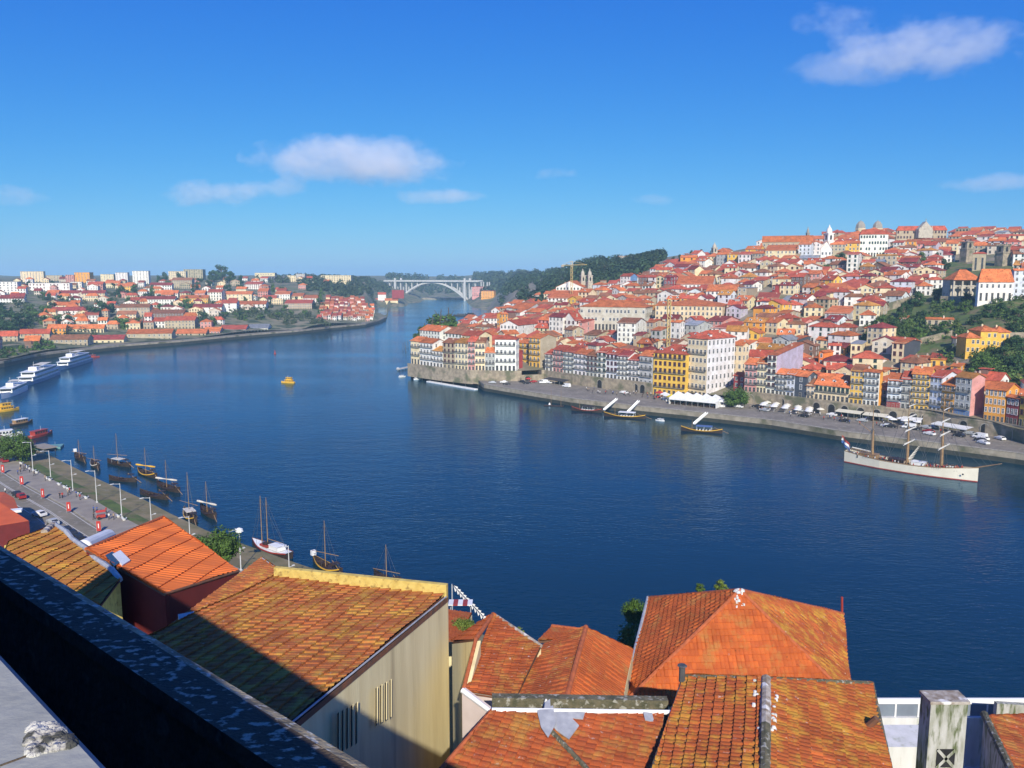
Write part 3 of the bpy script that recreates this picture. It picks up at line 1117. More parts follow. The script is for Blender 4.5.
for px, lab in ((860, 'left of the two grey octagonal cupolas on the hilltop'), (877, 'right of the two grey octagonal cupolas on the hilltop')):
    p = at(px, 236, 800)
    r = thing('cupola_tower', lab, 'tower', tuple(p))
    w = 4.6
    H = CZ + vz(221) * 800 - p.z
    MB().lathe([(w, -16), (w, H * .4), (w * 1.1, H * .4), (w * 1.1, H * .5)], (0, 0, 0), 8).build('drum', 'wall', r, WC['C'][0])
    MB().lathe([(w * 1.08, H * .5), (w * .95, H * .75), (w * .5, H * .95), (.4, H), (.05, H + 1.5)], (0, 0, 0), 8).build('dome', 'granite', r)

# pediment on the long hilltop building
if hosp:
    L = 60
    D = hosp.location.y
    A, B = at(919, 229, D - 2), at(933, 229, D - 2)
    mb = MB()
    w = B.x - A.x
    h = CZ + vz(221.5) * D - A.z
    c, s_ = cos(radians(-10)), sin(radians(-10))
    mb.poly([(0, 0, 0), (w, 0, 0), (w / 2, 0, h)])
    mb.poly([(0, 6, 0), (w / 2, 6, h), (w, 6, 0)])
    mb.poly([(0, 0, 0), (w / 2, 0, h), (w / 2, 6, h), (0, 6, 0)])
    mb.poly([(w, 0, 0), (w, 6, 0), (w / 2, 6, h), (w / 2, 0, h)])
    mb.box(0, w, 0, 6, -8, 0)
    mb.tube((w / 2, 1, h - .5), (w / 2, 1, h + 2.5), .4, .2)
    o = mb.build('pediment', 'palestone')
    o.parent = hosp
    o.matrix_parent_inverse = Matrix()
    rel = Vector(A) - hosp.location
    th = hosp.rotation_euler[2]
    o.location = (rel.x * cos(th) + rel.y * sin(th), -rel.x * sin(th) + rel.y * cos(th), rel.z)
    o.rotation_euler = (0, 0, -th)


def church():
    # red roofed apse block between the stone towers, and white gabled facade under the bell tower
    big('white church with steep red roof between two stone towers', 'church', 'church', 972, 985, 996, 270, 253, 'E', 'r', 'h', ang=60, st=1, bays=2, balc=0, detail=1)
    big('white gabled church front beside the baroque bell tower', 'church', 'church', 820, 831, 833, 266, 247, 'W', 'o', 'gx', ang=72, st=2, bays=3, balc=0, rh=5)


church()


def villa():
    p = hit(979, 357)
    D = p.y
    r = thing('yellow_villa', 'large yellow villa with three orange hipped roofs standing among the green gardens', 'villa', tuple(p))
    for (x0, x1, yt, d0, dz, wd) in ((965, 979, 337, 0, 0, 8), (979, 996, 331, 3, 0, 10), (994, 1008, 332, 4, 0, 9)):
        A, B = at(x0, 357, D + d0), at(x1, 357, D + d0)
        W = B.x - A.x
        H = CZ + vz(yt) * D - p.z
        ox, oy = A.x - p.x, d0
        MB().box(ox, ox + W, oy, oy + wd, -4, H).build('wall', 'wall', r, WC['Y'][0])
        ro = roof_mb(W, wd, H, 2.2, 'h').build('roof', 'roof', r, RC['o'][0])
        ro.location = (ox, oy, 0)
        inst('chimney', chim_mesh(), ro, (W * .4, wd * .5, H + 1.4), 0, WC['C'][0])
        for f in range(2):
            for b in range(3):
                if (f, b) != (0, 0):
                    inst('window', win_mesh(1, 1.6), r, (ox + W * (b + .5) / 3, oy, H - 3 - f * 3.6), pi / 2)
    return r


villa()
big('small slate side house against the yellow villa', 'annex', 'annex', 952, 962, 965, 349, 338, 'D', 'r', 's', ang=70, st=2, bays=1, balc=0)


def crane(px, yb, yt, label, D, jib=True):
    p = at(px, yb, D)
    H = CZ + vz(yt) * D - p.z
    r = thing('tower_crane', label, 'crane', tuple(p))
    mb = MB()
    w = .8
    for a, b in ((-w, -w), (w, -w), (w, w), (-w, w)):
        mb.tube((a, b, -4), (a, b, H), .2, .2, 4)
    n = int(H / 2)
    for i in range(n):
        z, z2 = H * i / n, H * (i + 1) / n
        s = 1 if i % 2 else -1
        for y in (-w, w):
            mb.tube((-w * s, y, z), (w * s, y, z2), .13, .13, 4)
            mb.tube((y, -w * s, z), (y, w * s, z2), .13, .13, 4)
    mb.build('mast', 'crane', r)
    if jib:
        mb = MB()
        mb.tube((-9, 0, H * .86), (14, 4, H * .88), .28, .2, 4)
        mb.tube((-9, 0, H * .86), (0, 0, H), .12, .12, 4)
        mb.tube((14, 4, H * .88), (0, 0, H), .1, .1, 4)
        mb.build('jib', 'crane', r)
        MB().box(-9.5, -7, -.9, .9, H * .8, H * .86).build('counterweight', 'granite', r)
    else:
        MB().box(-.95, .95, -.95, .95, H, H + .5).build('mast_cap', 'crane', r)


mat('crane', (.62, .45, .16), (.5, .36, .13), 1., rough=.5)
crane(571.5, 291, 261, 'yellow tower crane standing before the dark wooded ridge', 720)
crane(668, 348, 300, 'tall bare beige crane mast rising behind the riverfront houses', 445, False)

# ------------------------------------------------------------------ fill the hill with houses
rng = random.Random(5)
GREEN = [(862, 262, 1100, 340), (905, 296, 1100, 372), (872, 312, 925, 338), (960, 320, 1200, 400), (985, 330, 1200, 420)]
SPOT = [(680, 300, 7)]


SKYL = [(400, 330), (520, 308), (560, 297), (600, 293), (640, 279), (660, 271), (680, 265), (700, 260), (720, 256), (760, 251), (800, 246), (830, 242), (870, 238), (1100, 236)]
CLEAR = [(574, 600, 282, 301), (812, 838, 250, 268), (855, 892, 246, 262), (890, 955, 237, 247), (952, 1012, 254, 276), (640, 732, 315, 328), (572, 655, 322, 336), (708, 722, 246, 262)]


GRID, NG = {}, [0]


def busy(x, y, rad):
    while NG[0] < len(FOOT):
        f = FOOT[NG[0]]
        GRID.setdefault((int(f[0] // 15), int(f[1] // 15)), []).append(f)
        NG[0] += 1
    near = [f for i in (-1, 0, 1) for j in (-1, 0, 1) for f in GRID.get((int(x // 15) + i, int(y // 15) + j), ())]
    return busy_in(near, x, y, rad)


def busy_in(FOOT, x, y, rad):
    return any((x - a) ** 2 + (y - b) ** 2 < (rad * .85 + c * .9) ** 2 for a, b, c in FOOT)


cand = []
a_dir, b_dir = Vector((-.69, .72)), Vector((.72, .69))
for i in range(-95, 150):
    for j in range(0, 132):
        q = Vector((140, 300)) + a_dir * (i * 6.0 + (j % 2) * 3) + b_dir * (18 + j * 6.5)
        q += Vector((rng.uniform(-2, 2), rng.uniform(-2, 2)))
        if q.y < 250 or q.y > 960:
            continue
        z = zN(q.x, q.y)
        if z < 7:
            continue
        px, py = proj((q.x, q.y, z))
        if px < 425 or px > 1090 or py < 232 or py > lin(ROW, px) - 6:
            continue
        if px < 520 and q.y > 780:
            continue
        if py < lin(SKYL, px) or in_green(px, py) or any(a < px < b and c < py < d for a, b, c, d in CLEAR):
            continue
        cand.append((q.y, q, z, px, py))
cand.sort(key=lambda c: c[0])
from mathutils.bvhtree import BVHTree
fills = []
for D, q, z, px, py in cand:
    rad = 5.6
    if busy(q.x, q.y, rad):
        continue
    FOOT.append((q.x, q.y, rad))
    st = rng.choice((1, 2, 2, 2, 2, 3, 3))
    L, W = rng.uniform(8, 14), rng.uniform(8, 11.5)
    th = radians(44 + rng.uniform(-16, 26))
    c, s = cos(th), sin(th)
    fills.append(dict(base=(q.x - c * W / 2 + s * L / 2, q.y - s * W / 2 - c * L / 2, z - .3), th=th, W=W, L=L, H=st * 2.75 + rng.uniform(.2, .9), wall=rng.choice('WWWWWWCCCCCCEESSPYYOLKV'),
                      roof=rng.choice('ooooorrrrbbbddy'), style=rng.choice(('gy', 'gy', 'gx', 'h', 'h')), st=st, bays=rng.choice((2, 3, 3)), rh=rng.uniform(2.0, 3.0)))
# which of them the photo shows, and how large: rays against walls, roofs and the hillside
soup_v, soup_f, owner = [], [], []


def soup(v, f, who, M=None):
    i = len(soup_v)
    soup_v.extend([tuple(M @ Vector(p)) if M else tuple(p) for p in v])
    soup_f.extend([tuple(i + k for k in g) for g in f])
    owner.extend([who] * len(f))


hs_ = bpy.data.objects['north_hillside'].data
soup([v.co for v in hs_.vertices], [tuple(p.vertices) for p in hs_.polygons], -1)
for r, *_ in HOUSES:
    M = Matrix.Translation(r.location) @ Matrix.Rotation(r.rotation_euler[2], 4, 'Z')
    for o in r.children:
        if o.name.startswith(('wall', 'roof')):
            soup([v.co for v in o.data.vertices], [tuple(p.vertices) for p in o.data.polygons], -1, M)
for k, h in enumerate(fills):
    M = Matrix.Translation(h['base']) @ Matrix.Rotation(h['th'], 4, 'Z')
    for mb in (wall_mb(h['W'], h['L'], h['H'], h['rh'], h['style'], 7), roof_mb(h['W'], h['L'], h['H'], h['rh'], h['style'])):
        soup(mb.v, mb.f, k, M)
bvh = BVHTree.FromPolygons(soup_v, soup_f)
area = {}
EYE = Vector((0, 0, CZ))
for py in range(222, 440, 1):
    for px in range(420, 1024, 2):
        d = (at(px + .5, py + .5, 100) - EYE).normalized()
        loc, nn, idx, dist = bvh.ray_cast(EYE, d)
        if idx is not None and owner[idx] >= 0:
            area[owner[idx]] = area.get(owner[idx], 0) + 1
order = sorted(area, key=lambda k: -area[k])
NKEEP = 300 - len(HOUSES)
print('fill', len(fills), 'seen', len(order), 'own objects', NKEEP, 'hand', len(HOUSES))
for k in order[:NKEEP]:
    h = dict(fills[k])
    far = h['base'][1] > 640
    house(balc=0, dorm=random.choice((0, 0, 0, 1, 2)) if h['style'] == 'gy' else 0, down=7, sbays=0 if far else 2, chim=0 if far else 1, kind='fill', **h)
wm, rm, gm = MB(), MB(), MB()
for k in order[NKEEP:]:
    h = fills[k]
    M = Matrix.Translation(h['base']) @ Matrix.Rotation(h['th'], 4, 'Z')
    for src, dst in ((wall_mb(h['W'], h['L'], h['H'], h['rh'], h['style'], 7), wm), (roof_mb(h['W'], h['L'], h['H'], h['rh'], h['style']), rm)):
        i = len(dst.v)
        dst.v += [tuple(M @ Vector(p)) for p in src.v]
        dst.f += [tuple(i + n for n in f) for f in src.f]
        dst.m += [('WCGE'.index(h['wall']) if h['wall'] in 'WCGE' else k % 2) if dst is wm else 'orbydd'.index(h['roof']) % 3] * len(src.f)
    for f in range(h['st']):
        for b in range(h['bays']):
            y, z = h['L'] * (b + .5) / h['bays'], h['H'] / h['st'] * (f + .25)
            gm.poly([tuple(M @ Vector(p)) for p in ((-.03, y + .5, z), (-.03, y - .5, z), (-.03, y - .5, z + 1.6), (-.03, y + .5, z + 1.6))])
for k in 'WCGE':
    mat('plaster_' + WC[k][1], WC[k][0], tuple(x * .8 for x in WC[k][0]), .3)
for k in 'orb':
    mat('tiles_' + RC[k][1], RC[k][0], tuple(x * .65 for x in RC[k][0]), .3)
if rm.v:
    i, j = len(rm.v), len(rm.v) + len(wm.v)
    me = bpy.data.meshes.new('distant_houses')
    me.from_pydata(rm.v + wm.v + gm.v, [], rm.f + [tuple(i + n for n in f) for f in wm.f] + [tuple(j + n for n in f) for f in gm.f])
    for k in ['tiles_' + RC[k][1] for k in 'orb'] + ['plaster_' + WC[k][1] for k in 'WCGE'] + ['glass']:
        me.materials.append(MATS[k])
    me.polygons.foreach_set('material_index', rm.m + [3 + k for k in wm.m] + [7] * len(gm.f))
    tag(inst('distant_houses', me), 'crowd of small distant houses with orange roofs on the upper hill', 'houses', kind='stuff')

# ------------------------------------------------------------------ south bank, far side: lodges, villas, apartment blocks
GS = 'port lodges and houses on the far south bank'


def south(pl, pm, pr, yb, ye, wall, roof, style='gy', **k):
    k.setdefault('balc', 0)
    k.setdefault('group', GS)
    k.setdefault('ang', 100)
    k.setdefault('kind', 'south')
    k.setdefault('name', 'port_lodge')
    k.setdefault('cat', 'lodge')
    k.setdefault('chim', 0)
    k.setdefault('rh', 3.4)
    return house_px(pl, pm, pr, yb, ye, wall, roof, style, cols=SOUTH, **k)


for a, k in [
    ((50, 88, 94, 346, 339, 'E', 'b'), dict(st=2, bays=8)), ((88, 124, 128, 346, 339, 'C', 'd'), dict(st=1, bays=6)), ((127, 172, 176, 341, 333, 'E', 'o'), dict(st=2, bays=9)),
    ((176, 206, 210, 339, 333, 'E', 'o'), dict(st=2, bays=7)), ((204, 220, 224, 336, 331, 'P', 'o'), {}), ((220, 246, 250, 335, 329, 'G', 'r'), {}),
    ((248, 268, 272, 332, 328, 'W', 'g'), {}), ((165, 195, 199, 329, 320, 'E', 'r'), {}), ((145, 165, 168, 328, 321, 'W', 'r'), {}), ((145, 152, 154, 328, 316, 'W', 'r'), {}),
    ((150, 184, 188, 321, 313, 'K', 'b'), {}), ((120, 150, 153, 317, 307, 'E', 'b'), {}), ((117, 136, 139, 319, 314, 'C', 'b'), {}),
    ((140, 175, 178, 305, 299, 'W', 'd'), {}), ((180, 208, 211, 304, 298, 'Y', 'o'), {}), ((193, 222, 225, 315, 307, 'W', 'd'), dict(bays=6)), ((222, 237, 240, 314, 303, 'W', 'r'), dict(bays=3)),
    ((238, 266, 269, 311, 304, 'W', 'o'), dict(bays=6)), ((208, 222, 226, 303, 292, 'W', 'r'), {}), ((220, 252, 255, 302, 294, 'C', 'o'), dict(bays=8)), ((258, 268, 271, 298, 291, 'P', 'o'), {}),
    ((245, 262, 266, 290, 284, 'W', 'r'), {}), ((275, 290, 293, 300, 294, 'W', 'o'), {}), ((285, 312, 316, 310, 303, 'E', 'r'), {}), ((292, 303, 306, 301, 296, 'C', 'o'), {}),
    ((277, 286, 288, 296, 291, 'C', 'r'), {}), ((303, 318, 321, 303, 298, 'W', 'o'), {}),
    ((0, 24, 27, 304, 298, 'W', 'd'), {}), ((11, 25, 27, 304, 296, 'W', 'd'), {}), ((52, 86, 88, 317, 310, 'W', 'd'), dict(bays=7)), ((53, 75, 78, 312, 305, 'C', 'o'), {}),
    ((82, 105, 108, 301, 293, 'C', 'd'), {}), ((48, 80, 83, 297, 293, 'W', 'd'), {}), ((88, 103, 106, 291, 284, 'P', 'r'), {}), ((105, 120, 123, 288, 283, 'C', 'o'), {}),
    ((20, 50, 53, 341, 333, 'E', 'r'), {}), ((48, 66, 69, 336, 328, 'O', 'o'), {}), ((66, 104, 107, 333, 328, 'C', 'o'), {}), ((0, 18, 20, 342, 335, 'E', 'r'), {}), ((-30, -2, 3, 350, 340, 'P', 'r'), {}),
    ((25, 40, 43, 349, 340, 'K', 'o'), {}), ((155, 178, 180, 298, 293, 'W', 'o'), {}), ((118, 132, 135, 291, 286, 'Y', 'o'), {}), ((150, 172, 174, 290, 285, 'W', 'd'), {}), ((172, 192, 195, 288, 280, 'E', 'b'), {}),
    ((195, 205, 208, 300, 293, 'P', 'o'), {}), ((128, 142, 145, 305, 300, 'E', 'r'), {}), ((262, 276, 279, 303, 298, 'W', 'r'), {}),
    ]:
    south(*a, **k)
# little quarter on the point
rng = random.Random(9)
npt = 0
for row in range(6):
    for i in range(16):
        px = 318 + i * 4.0 + rng.uniform(-1.5, 1.5) + row
        y = 321.5 - row * 3.6 - max(0, 350 - px) * .02 + rng.uniform(-.6, .6)
        if px > 377 or (row > 3 and px > 366) or px < 318 + row * 2:
            continue
        p = hit(px, y, SOUTH, 880, 1300)
        if p is None:
            continue
        south(px - 4, px, px + 1.5, y, y - rng.uniform(4, 6), rng.choice('WWCEPW'), rng.choice('oorro'), D=p.y, st=2, bays=2, detail=1 if row < 3 else 0, sbays=0, rh=2.4, down=6, name='riverside_cottage', cat='cottage', group='cottages crowded on the river point')
        npt += 1
print('point houses', npt)
for a, k in [((372, 383, 385, 304, 300, 'P', 'r'), {}), ((385, 398, 400, 304, 300, 'C', 'o'), {}), ((378, 386, 388, 298, 294, 'W', 'r'), {}), ((392, 404, 406, 296, 290, 'R', 'r'), dict(style='f'))]:
    p = at(a[1], a[3], 1640)
    south(*a, D=1640, detail=0, **k)
# scattered houses filling the south hillside
rng = random.Random(31)
SF = []
for i in range(1600):
    px, y = rng.uniform(-30, 330), rng.uniform(281, 334)
    if y > 336 - max(0, px - 60) * .05 or (y > 300 and px < 50) or (px > 270 and y > 306) or (px > 225 and y > 314):
        continue
    p = hit(px, y, SOUTH, 500, 1700)
    if p is None or busy(p.x, p.y, 8) or any(abs(px - a) < 8 and abs(y - b) < 3.4 for a, b in SF):
        continue
    SF.append((px, y))
    if len(SF) > 115:
        break
    k = F / p.y
    south(px - rng.uniform(9, 16) * k, px, px + 2, y, y - rng.uniform(5.5, 8.5) * k, rng.choice('WWWWWCCCEPS'), rng.choice('ooorrbd'), rng.choice(('gy', 'h', 'gx')), D=p.y, rh=2.6, down=7,
          name='villa', cat='villa', group='villas scattered over the south hillside', sbays=0, ang=rng.uniform(80, 115))
print('south villas', len(SF))
# skyline blocks
for pl, pm, pr, yb, ye, w, st, bays, lab in [
    (21, 44, 46, 282, 269, 'C', 8, 8, 'tall cream apartment block with dark floor bands, the highest at the left'),
    (-20, 18, 22, 294, 279, 'W', 5, 10, 'long white apartment block cut by the left edge of the photo'),
    (29, 70, 73, 292, 281, 'W', 3, 12, 'long white school block below the tall cream apartment block'),
    (71, 82, 84, 290, 280, 'W', 3, 4, 'short white block right of the long white school block'),
    (66, 74, 76, 283, 273, 'P', 6, 4, 'pink apartment block beside the orange tower block'),
    (75, 90, 94, 283, 270, 'O', 7, 5, 'orange apartment tower on the skyline'),
    (45, 62, 64, 281, 274, 'E', 4, 6, 'low beige block between the cream and orange apartment blocks'),
    (101, 114, 116, 284, 272, 'C', 7, 5, 'cream tower block left of the two white tower blocks'),
    (116, 128, 130, 284, 270, 'W', 8, 4, 'white tower block with dark core, left of two'),
    (133, 149, 151, 284, 268, 'W', 9, 5, 'white tower block with dark core, right of two'),
    (169, 186, 188, 281, 269, 'C', 6, 8, 'cream stepped apartment block behind the skyline trees'),
    (184, 203, 206, 280, 267, 'E', 7, 8, 'big beige apartment slab left of the tall tree'),
    (255, 275, 277, 281, 271, 'C', 3, 8, 'cream hilltop block with flat roof right of the tall tree'),
    (262, 288, 290, 282, 275, 'D', 2, 9, 'long dark roofed hall on the hilltop'),
    (287, 296, 298, 282, 274, 'C', 3, 4, 'cream hilltop annex beside the grey block'),
    (296, 305, 307, 282, 272, 'G', 5, 4, 'grey concrete block on the hilltop'),
    (321, 351, 354, 281, 274, 'C', 3, 12, 'long cream slab building alone on the far ridge')]:
    p = hit(pm, yb, SOUTH, 600, 2600)
    D = p.y if p else 1500
    D = min(D, 1560)
    ye += .18 * (yb - ye)
    r = house_px(pl, pm, pr, yb, ye, w, 'g', 'f', D=D, ang=98, st=st, bays=bays, name='apartment_block', cat='apartment block', group=None, balc=0, sbays=0, down=25, cols=SOUTH, chim=0)
    HOUSES.pop()
    tag(r, lab, 'apartment block')
for pl, pm, pr, yb, ye, w, st, bays, lab in [
    (472, 485, 488, 296, 287, 'P', 5, 8, 'long salmon apartment block beyond the right end of the bridge'),
    (481, 494, 497, 298, 291, 'O', 5, 8, 'orange terraced apartment block beyond the right end of the bridge'),
    (618, 632, 634, 268, 256, 'E', 5, 6, 'pale square block above the dark trees of the ridge')]:
    r = house_px(pl, pm, pr, yb, ye, w, 'r', 'f', D=(1800 if pl < 480 else 1720) if pl < 500 else 1050, ang=85, st=st, bays=bays, name='apartment_block', cat='apartment block', group=None, balc=0, sbays=0, down=8, chim=0)
    HOUSES.pop()
    tag(r, lab, 'apartment block')

# south far river wall and shore path
swl = [on_z(x, y, 0) for x, y in SW]
mb = MB()
A = swl
B = off_line(swl, 30)
strip(A, A, 4.2, 2.6, mb, 0, 60)
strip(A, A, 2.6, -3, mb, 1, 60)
strip(A, B, 4.2, 4.2, mb, 2, 60)
tag(mb.build('south_river_wall', ['quaystone', 'wet_shade_stone', 'paving']), kind='structure')


# ------------------------------------------------------------------ arch bridge
def bridge():
    A, B = at(389, 281, 2060), at(480, 281, 1960)
    A.z = B.z = 47.5
    d = B - A
    L = d.length
    th = atan2(d.y, d.x)
    r = thing('arch_bridge', 'white concrete arch bridge with slender columns across the far river', 'bridge', (A.x, A.y, 0), th)
    m = 'bridgewhite'
    MB().box(-8, L + 2, -13, 13, 46, 48.6).box(-8, L + 2, -13.3, -12.9, 48.6, 49.8).box(-8, L + 2, 12.9, 13.3, 48.6, 49.8).build('deck', m, r)
    x0, x1 = L * .14, L * .86

    def zA(x):
        t = (x - x0) / (x1 - x0)
        return 3 + 41.5 * (1 - (2 * t - 1) ** 2)
    for y in (-6, 6):
        mb = MB()
        n = 36
        for i in range(n):
            xa, xb = x0 + (x1 - x0) * i / n, x0 + (x1 - x0) * (i + 1) / n
            za, zb = zA(xa), zA(xb)
            for o in (-2.2, 2.2):
                mb.poly([(xa, y + o, za - 2.2), (xb, y + o, zb - 2.2), (xb, y + o, zb + 2.2), (xa, y + o, za + 2.2)])
            for o in (-2.2, 2.2):
                mb.poly([(xa, y - 2.2, za + o), (xb, y - 2.2, zb + o), (xb, y + 2.2, zb + o), (xa, y + 2.2, za + o)])
        mb.build('arch_rib', m, r)
    k = 0
    for i in range(1, 20):
        x = L * i / 20 * 1.25 - L * .1
        zb = zA(x) if x0 < x < x1 else 2
        if zb > 42:
            continue
        MB().box(x - 1.1, x + 1.1, -8, -5, zb, 46).box(x - 1.1, x + 1.1, 5, 8, zb, 46).build('column', m, r)
    for x in (x0 - 9, x1 + 2):
        for y in (-15, 15):
            MB().box(x - 2.2, x + 2.2, y - 1.6, y + 1.6, -2, 54).box(x - 2.4, x + 2.4, y - 1.8, y + 1.8, 54, 55).build('lift_tower', m, r)


mat('bridgewhite', (.54, .53, .51), (.44, .44, .43), .05)
bridge()
# low quay and boathouse sheds beyond the bridge
mb = MB()
A, B = on_z(418, 299.5, 0), on_z(480, 299.8, 0)
mb.prism([(A.x, A.y), (B.x, B.y), (B.x, B.y + 60), (A.x, A.y + 60)], -2, 5)
tag(mb.build('far_quay', 'quaystone'), kind='structure')
# ------------------------------------------------------------------ near south quay
LAMP = [on_z(-120, 400, 4), on_z(-60, 424, 4), on_z(16, 460, 4), on_z(33, 470, 4), on_z(51, 480, 4), on_z(73, 491, 4), on_z(97, 503, 4), on_z(122, 518, 4),
        on_z(160, 538, 4), on_z(240, 570, 4), on_z(290, 588, 4), Vector((-16, 126, 4)), Vector((8, 106, 4)), Vector((60, 74, 4)), Vector((110, 44, 4))]
EDGE = off_line(LAMP, 0)


def para(d):
    return off_line(LAMP, d)


def ribbon(name, d0, d1, z0, z1, m, kind='structure', n=140):
    mb = MB()
    strip(para(d0), para(d1), z0, z1, mb, 0, n)
    return tag(mb.build(name, m), kind=kind)


tot = [(LAMP[i + 1] - LAMP[i]).length for i in range(len(LAMP) - 1)]
# positive offset = towards the water (left of travel direction is ... checked below)
t = (LAMP[7] - LAMP[3]).normalized()
WAT = 1 if (-t.y * .5 + t.x * .87) > 0 else -1     # sign that points away from the camera, to the river
w_ = lambda d: WAT * d
ribbon('grass_verge', w_(.3), w_(4.2), 4.05, 3.7, 'grass')
ribbon('river_bank', w_(4.2), w_(12), 3.7, 2.6, 'bank')
ribbon('bank_foot', w_(12), w_(12.6), 2.6, -1.2, 'wet_shade_stone')  # low retaining wall, its shade painted in with the dark stone
ribbon('pavement', w_(.3), w_(-6.5), 4.14, 4.14, 'walkway')
ribbon('kerb', w_(-6.5), w_(-6.9), 4.15, 4.15, 'granite')
ribbon('kerb_face', w_(-6.9), w_(-6.91), 4.15, 3.98, 'granite')
ribbon('road', w_(-6.9), w_(-22), 4.0, 4.0, 'asphalt')
ribbon('car_park', w_(-22), w_(-75), 4.0, 4.2, 'paving')
for d in (-7.6, -11.1, -11.5, -15.2, -21.4):
    ribbon('road_marking', w_(d), w_(d - .16), 4.006, 4.006, 'marking')


def along(px, d, z=4.0):
    """point on the quay at image column px of the lamp line, moved d metres towards the river"""
    best = None
    P = para(0)
    for a, b in zip(P, P[1:]):
        for i in range(40):
            q = a.lerp(b, i / 40)
            x = proj(q)[0]
            if best is None or abs(x - px) < best[0]:
                t = (b - a).normalized()
                best = (abs(x - px), q, t)
    _, q, t = best
    return Vector((q.x - t.y * w_(d), q.y + t.x * w_(d), z)), atan2(t.y, t.x)


# slope under the foreground houses
mb = MB()
P = off_line(LAMP, w_(-74))
rows = []
for i in range(25):
    px = -60 + i * 60
    u = ux(px, 700)
    row = []
    for D, z in ((92, 2.5), (84, 6), (76, 12), (66, 22), (52, 31), (36, 37), (22, 42), (8, 50)):
        DD = D
        row.append((u * DD, DD, z))
    rows.append(row)
for i in range(24):
    for j in range(7):
        mb.poly([rows[i][j], rows[i + 1][j], rows[i + 1][j + 1], rows[i][j + 1]])
tag(mb.build('garden_slope', 'earth', smooth=True), kind='structure')

# lamp posts
mat('lamppaint', (.58, .58, .56), (.5, .5, .48), 1, rough=.5)


def lamp_post():
    r = thing('street_lamp', 'x', 'street lamp', (0, 0, 0), 0, 'white street lamps along the south quay')
    MB().tube((0, 0, 0), (0, 0, 9), .12, .07, 8).box(-.2, .2, -.2, .2, 0, .4).build('pole', 'lamppaint', r)
    MB().tube((0, 0, 8.8), (0, -1.6, 9.1), .07, .06, 6).build('arm', 'lamppaint', r)
    MB().box(-.16, .16, -2.3, -1.4, 9.05, 9.2).build('lamp_head', 'lamppaint', r)
    MB().tube((0, 0, 4.6), (0, .9, 4.7), .06, .05, 6).box(-.14, .14, .7, 1.2, 4.65, 4.85).build('side_lamp', 'lamppaint', r)
    return r


proto = lamp_post()
LW = ['first white street lamp after the round quay tree', 'second white street lamp after the round quay tree', 'third white street lamp after the round quay tree', 'white street lamp on the quay, fourth from the round tree',
      'white street lamp by the grass verge, fifth from the round tree', 'white street lamp nearest the red handcart on the quay', 'white street lamp just above the peak of the bright orange roof',
      'white street lamp rising right of the bright orange roof beside the sailing boats', 'white street lamp between the red-walled house and the white-decked boat', 'white street lamp rising behind the yellow parapet of the cream house']
for i, (px, py) in enumerate([(16, 460), (33, 470), (51, 480), (73, 491), (97, 503), (122, 518), (152, 534), (191, 556), (241, 571), (290, 590)]):
    o = proto if i == 0 else copy_tree(proto)
    p = on_z(px, py, 4)
    o.location = p
    q, th = along(px, 0)
    o.rotation_euler = (0, 0, th + (0 if WAT > 0 else pi))
    o['label'] = LW[i]
    if i == 8:
        MB().lathe([(.1, 8.1), (.75, 8.4), (.75, 9.0), (.1, 9.3)], (0, 0, 0), 8).tube((-1.3, 0, 8.8), (1.3, 0, 8.8), .1).build('floodlight_cluster', 'white', o)

# white planters with small shrubs
def leaf_mb(R_, n, size, seed, flat=.75, clusters=10):
    rr = random.Random(seed)
    mb = MB()
    cs = []
    for _ in range(clusters):
        while True:
            v = Vector((rr.uniform(-1, 1), rr.uniform(-1, 1), rr.uniform(-.9, 1)))
            if v.length < 1:
                break
        v = v.normalized() * (v.length ** .5) * .72
        cs.append((v, rr.uniform(.24, .46)))
    for i in range(n):
        c, k = cs[i % clusters]
        d = Vector((rr.gauss(0, 1), rr.gauss(0, 1), rr.gauss(0, 1)))
        d = d.normalized() * k * (rr.random() ** .4)
        p = (c + d) * R_
        p.z *= flat
        nrm = (d.normalized() + Vector((rr.uniform(-.6, .6), rr.uniform(-.6, .6), rr.uniform(-.2, .9)))).normalized()
        a = nrm.orthogonal().normalized()
        b = nrm.cross(a)
        an = rr.uniform(0, pi)
        a, b = a * cos(an) + b * sin(an), b * cos(an) - a * sin(an)
        s = size * rr.uniform(.6, 1.3)
        mb.poly([p - a * s, p - b * s * .55, p + a * s, p + b * s * .55])
    return mb


CROWN = {}


def crown(kind):
    if kind not in CROWN:
        CROWN[kind] = {'big': lambda: leaf_mb(1, 7000, .05, 3, .85, 34), 'mid': lambda: leaf_mb(1, 1300, .115, 4, .85, 14), 'mid2': lambda: leaf_mb(1, 1300, .115, 14, 1.0, 11),
                       'small': lambda: leaf_mb(1, 420, .19, 5, .8, 8), 'small2': lambda: leaf_mb(1, 420, .19, 15, 1.1, 7)}[kind]().mesh('crown', 'leaf')
    return CROWN[kind]


def trunk_mesh():
    if 't' not in CROWN:
        mb = MB()
        mb.tube((0, 0, -1.2), (.02, 0, .0), .09, .06, 7, cap=False)
        mb.tube((.02, 0, 0), (0, .05, .5), .06, .03, 6)
        for i in range(5):
            a = i * 1.26
            mb.tube((.01, 0, -.3 + i * .1), (.5 * cos(a), .5 * sin(a), .15 + i * .08), .035, .012, 5)
        CROWN['t'] = mb.mesh('trunk', 'bark')
    return CROWN['t']


TREES = []


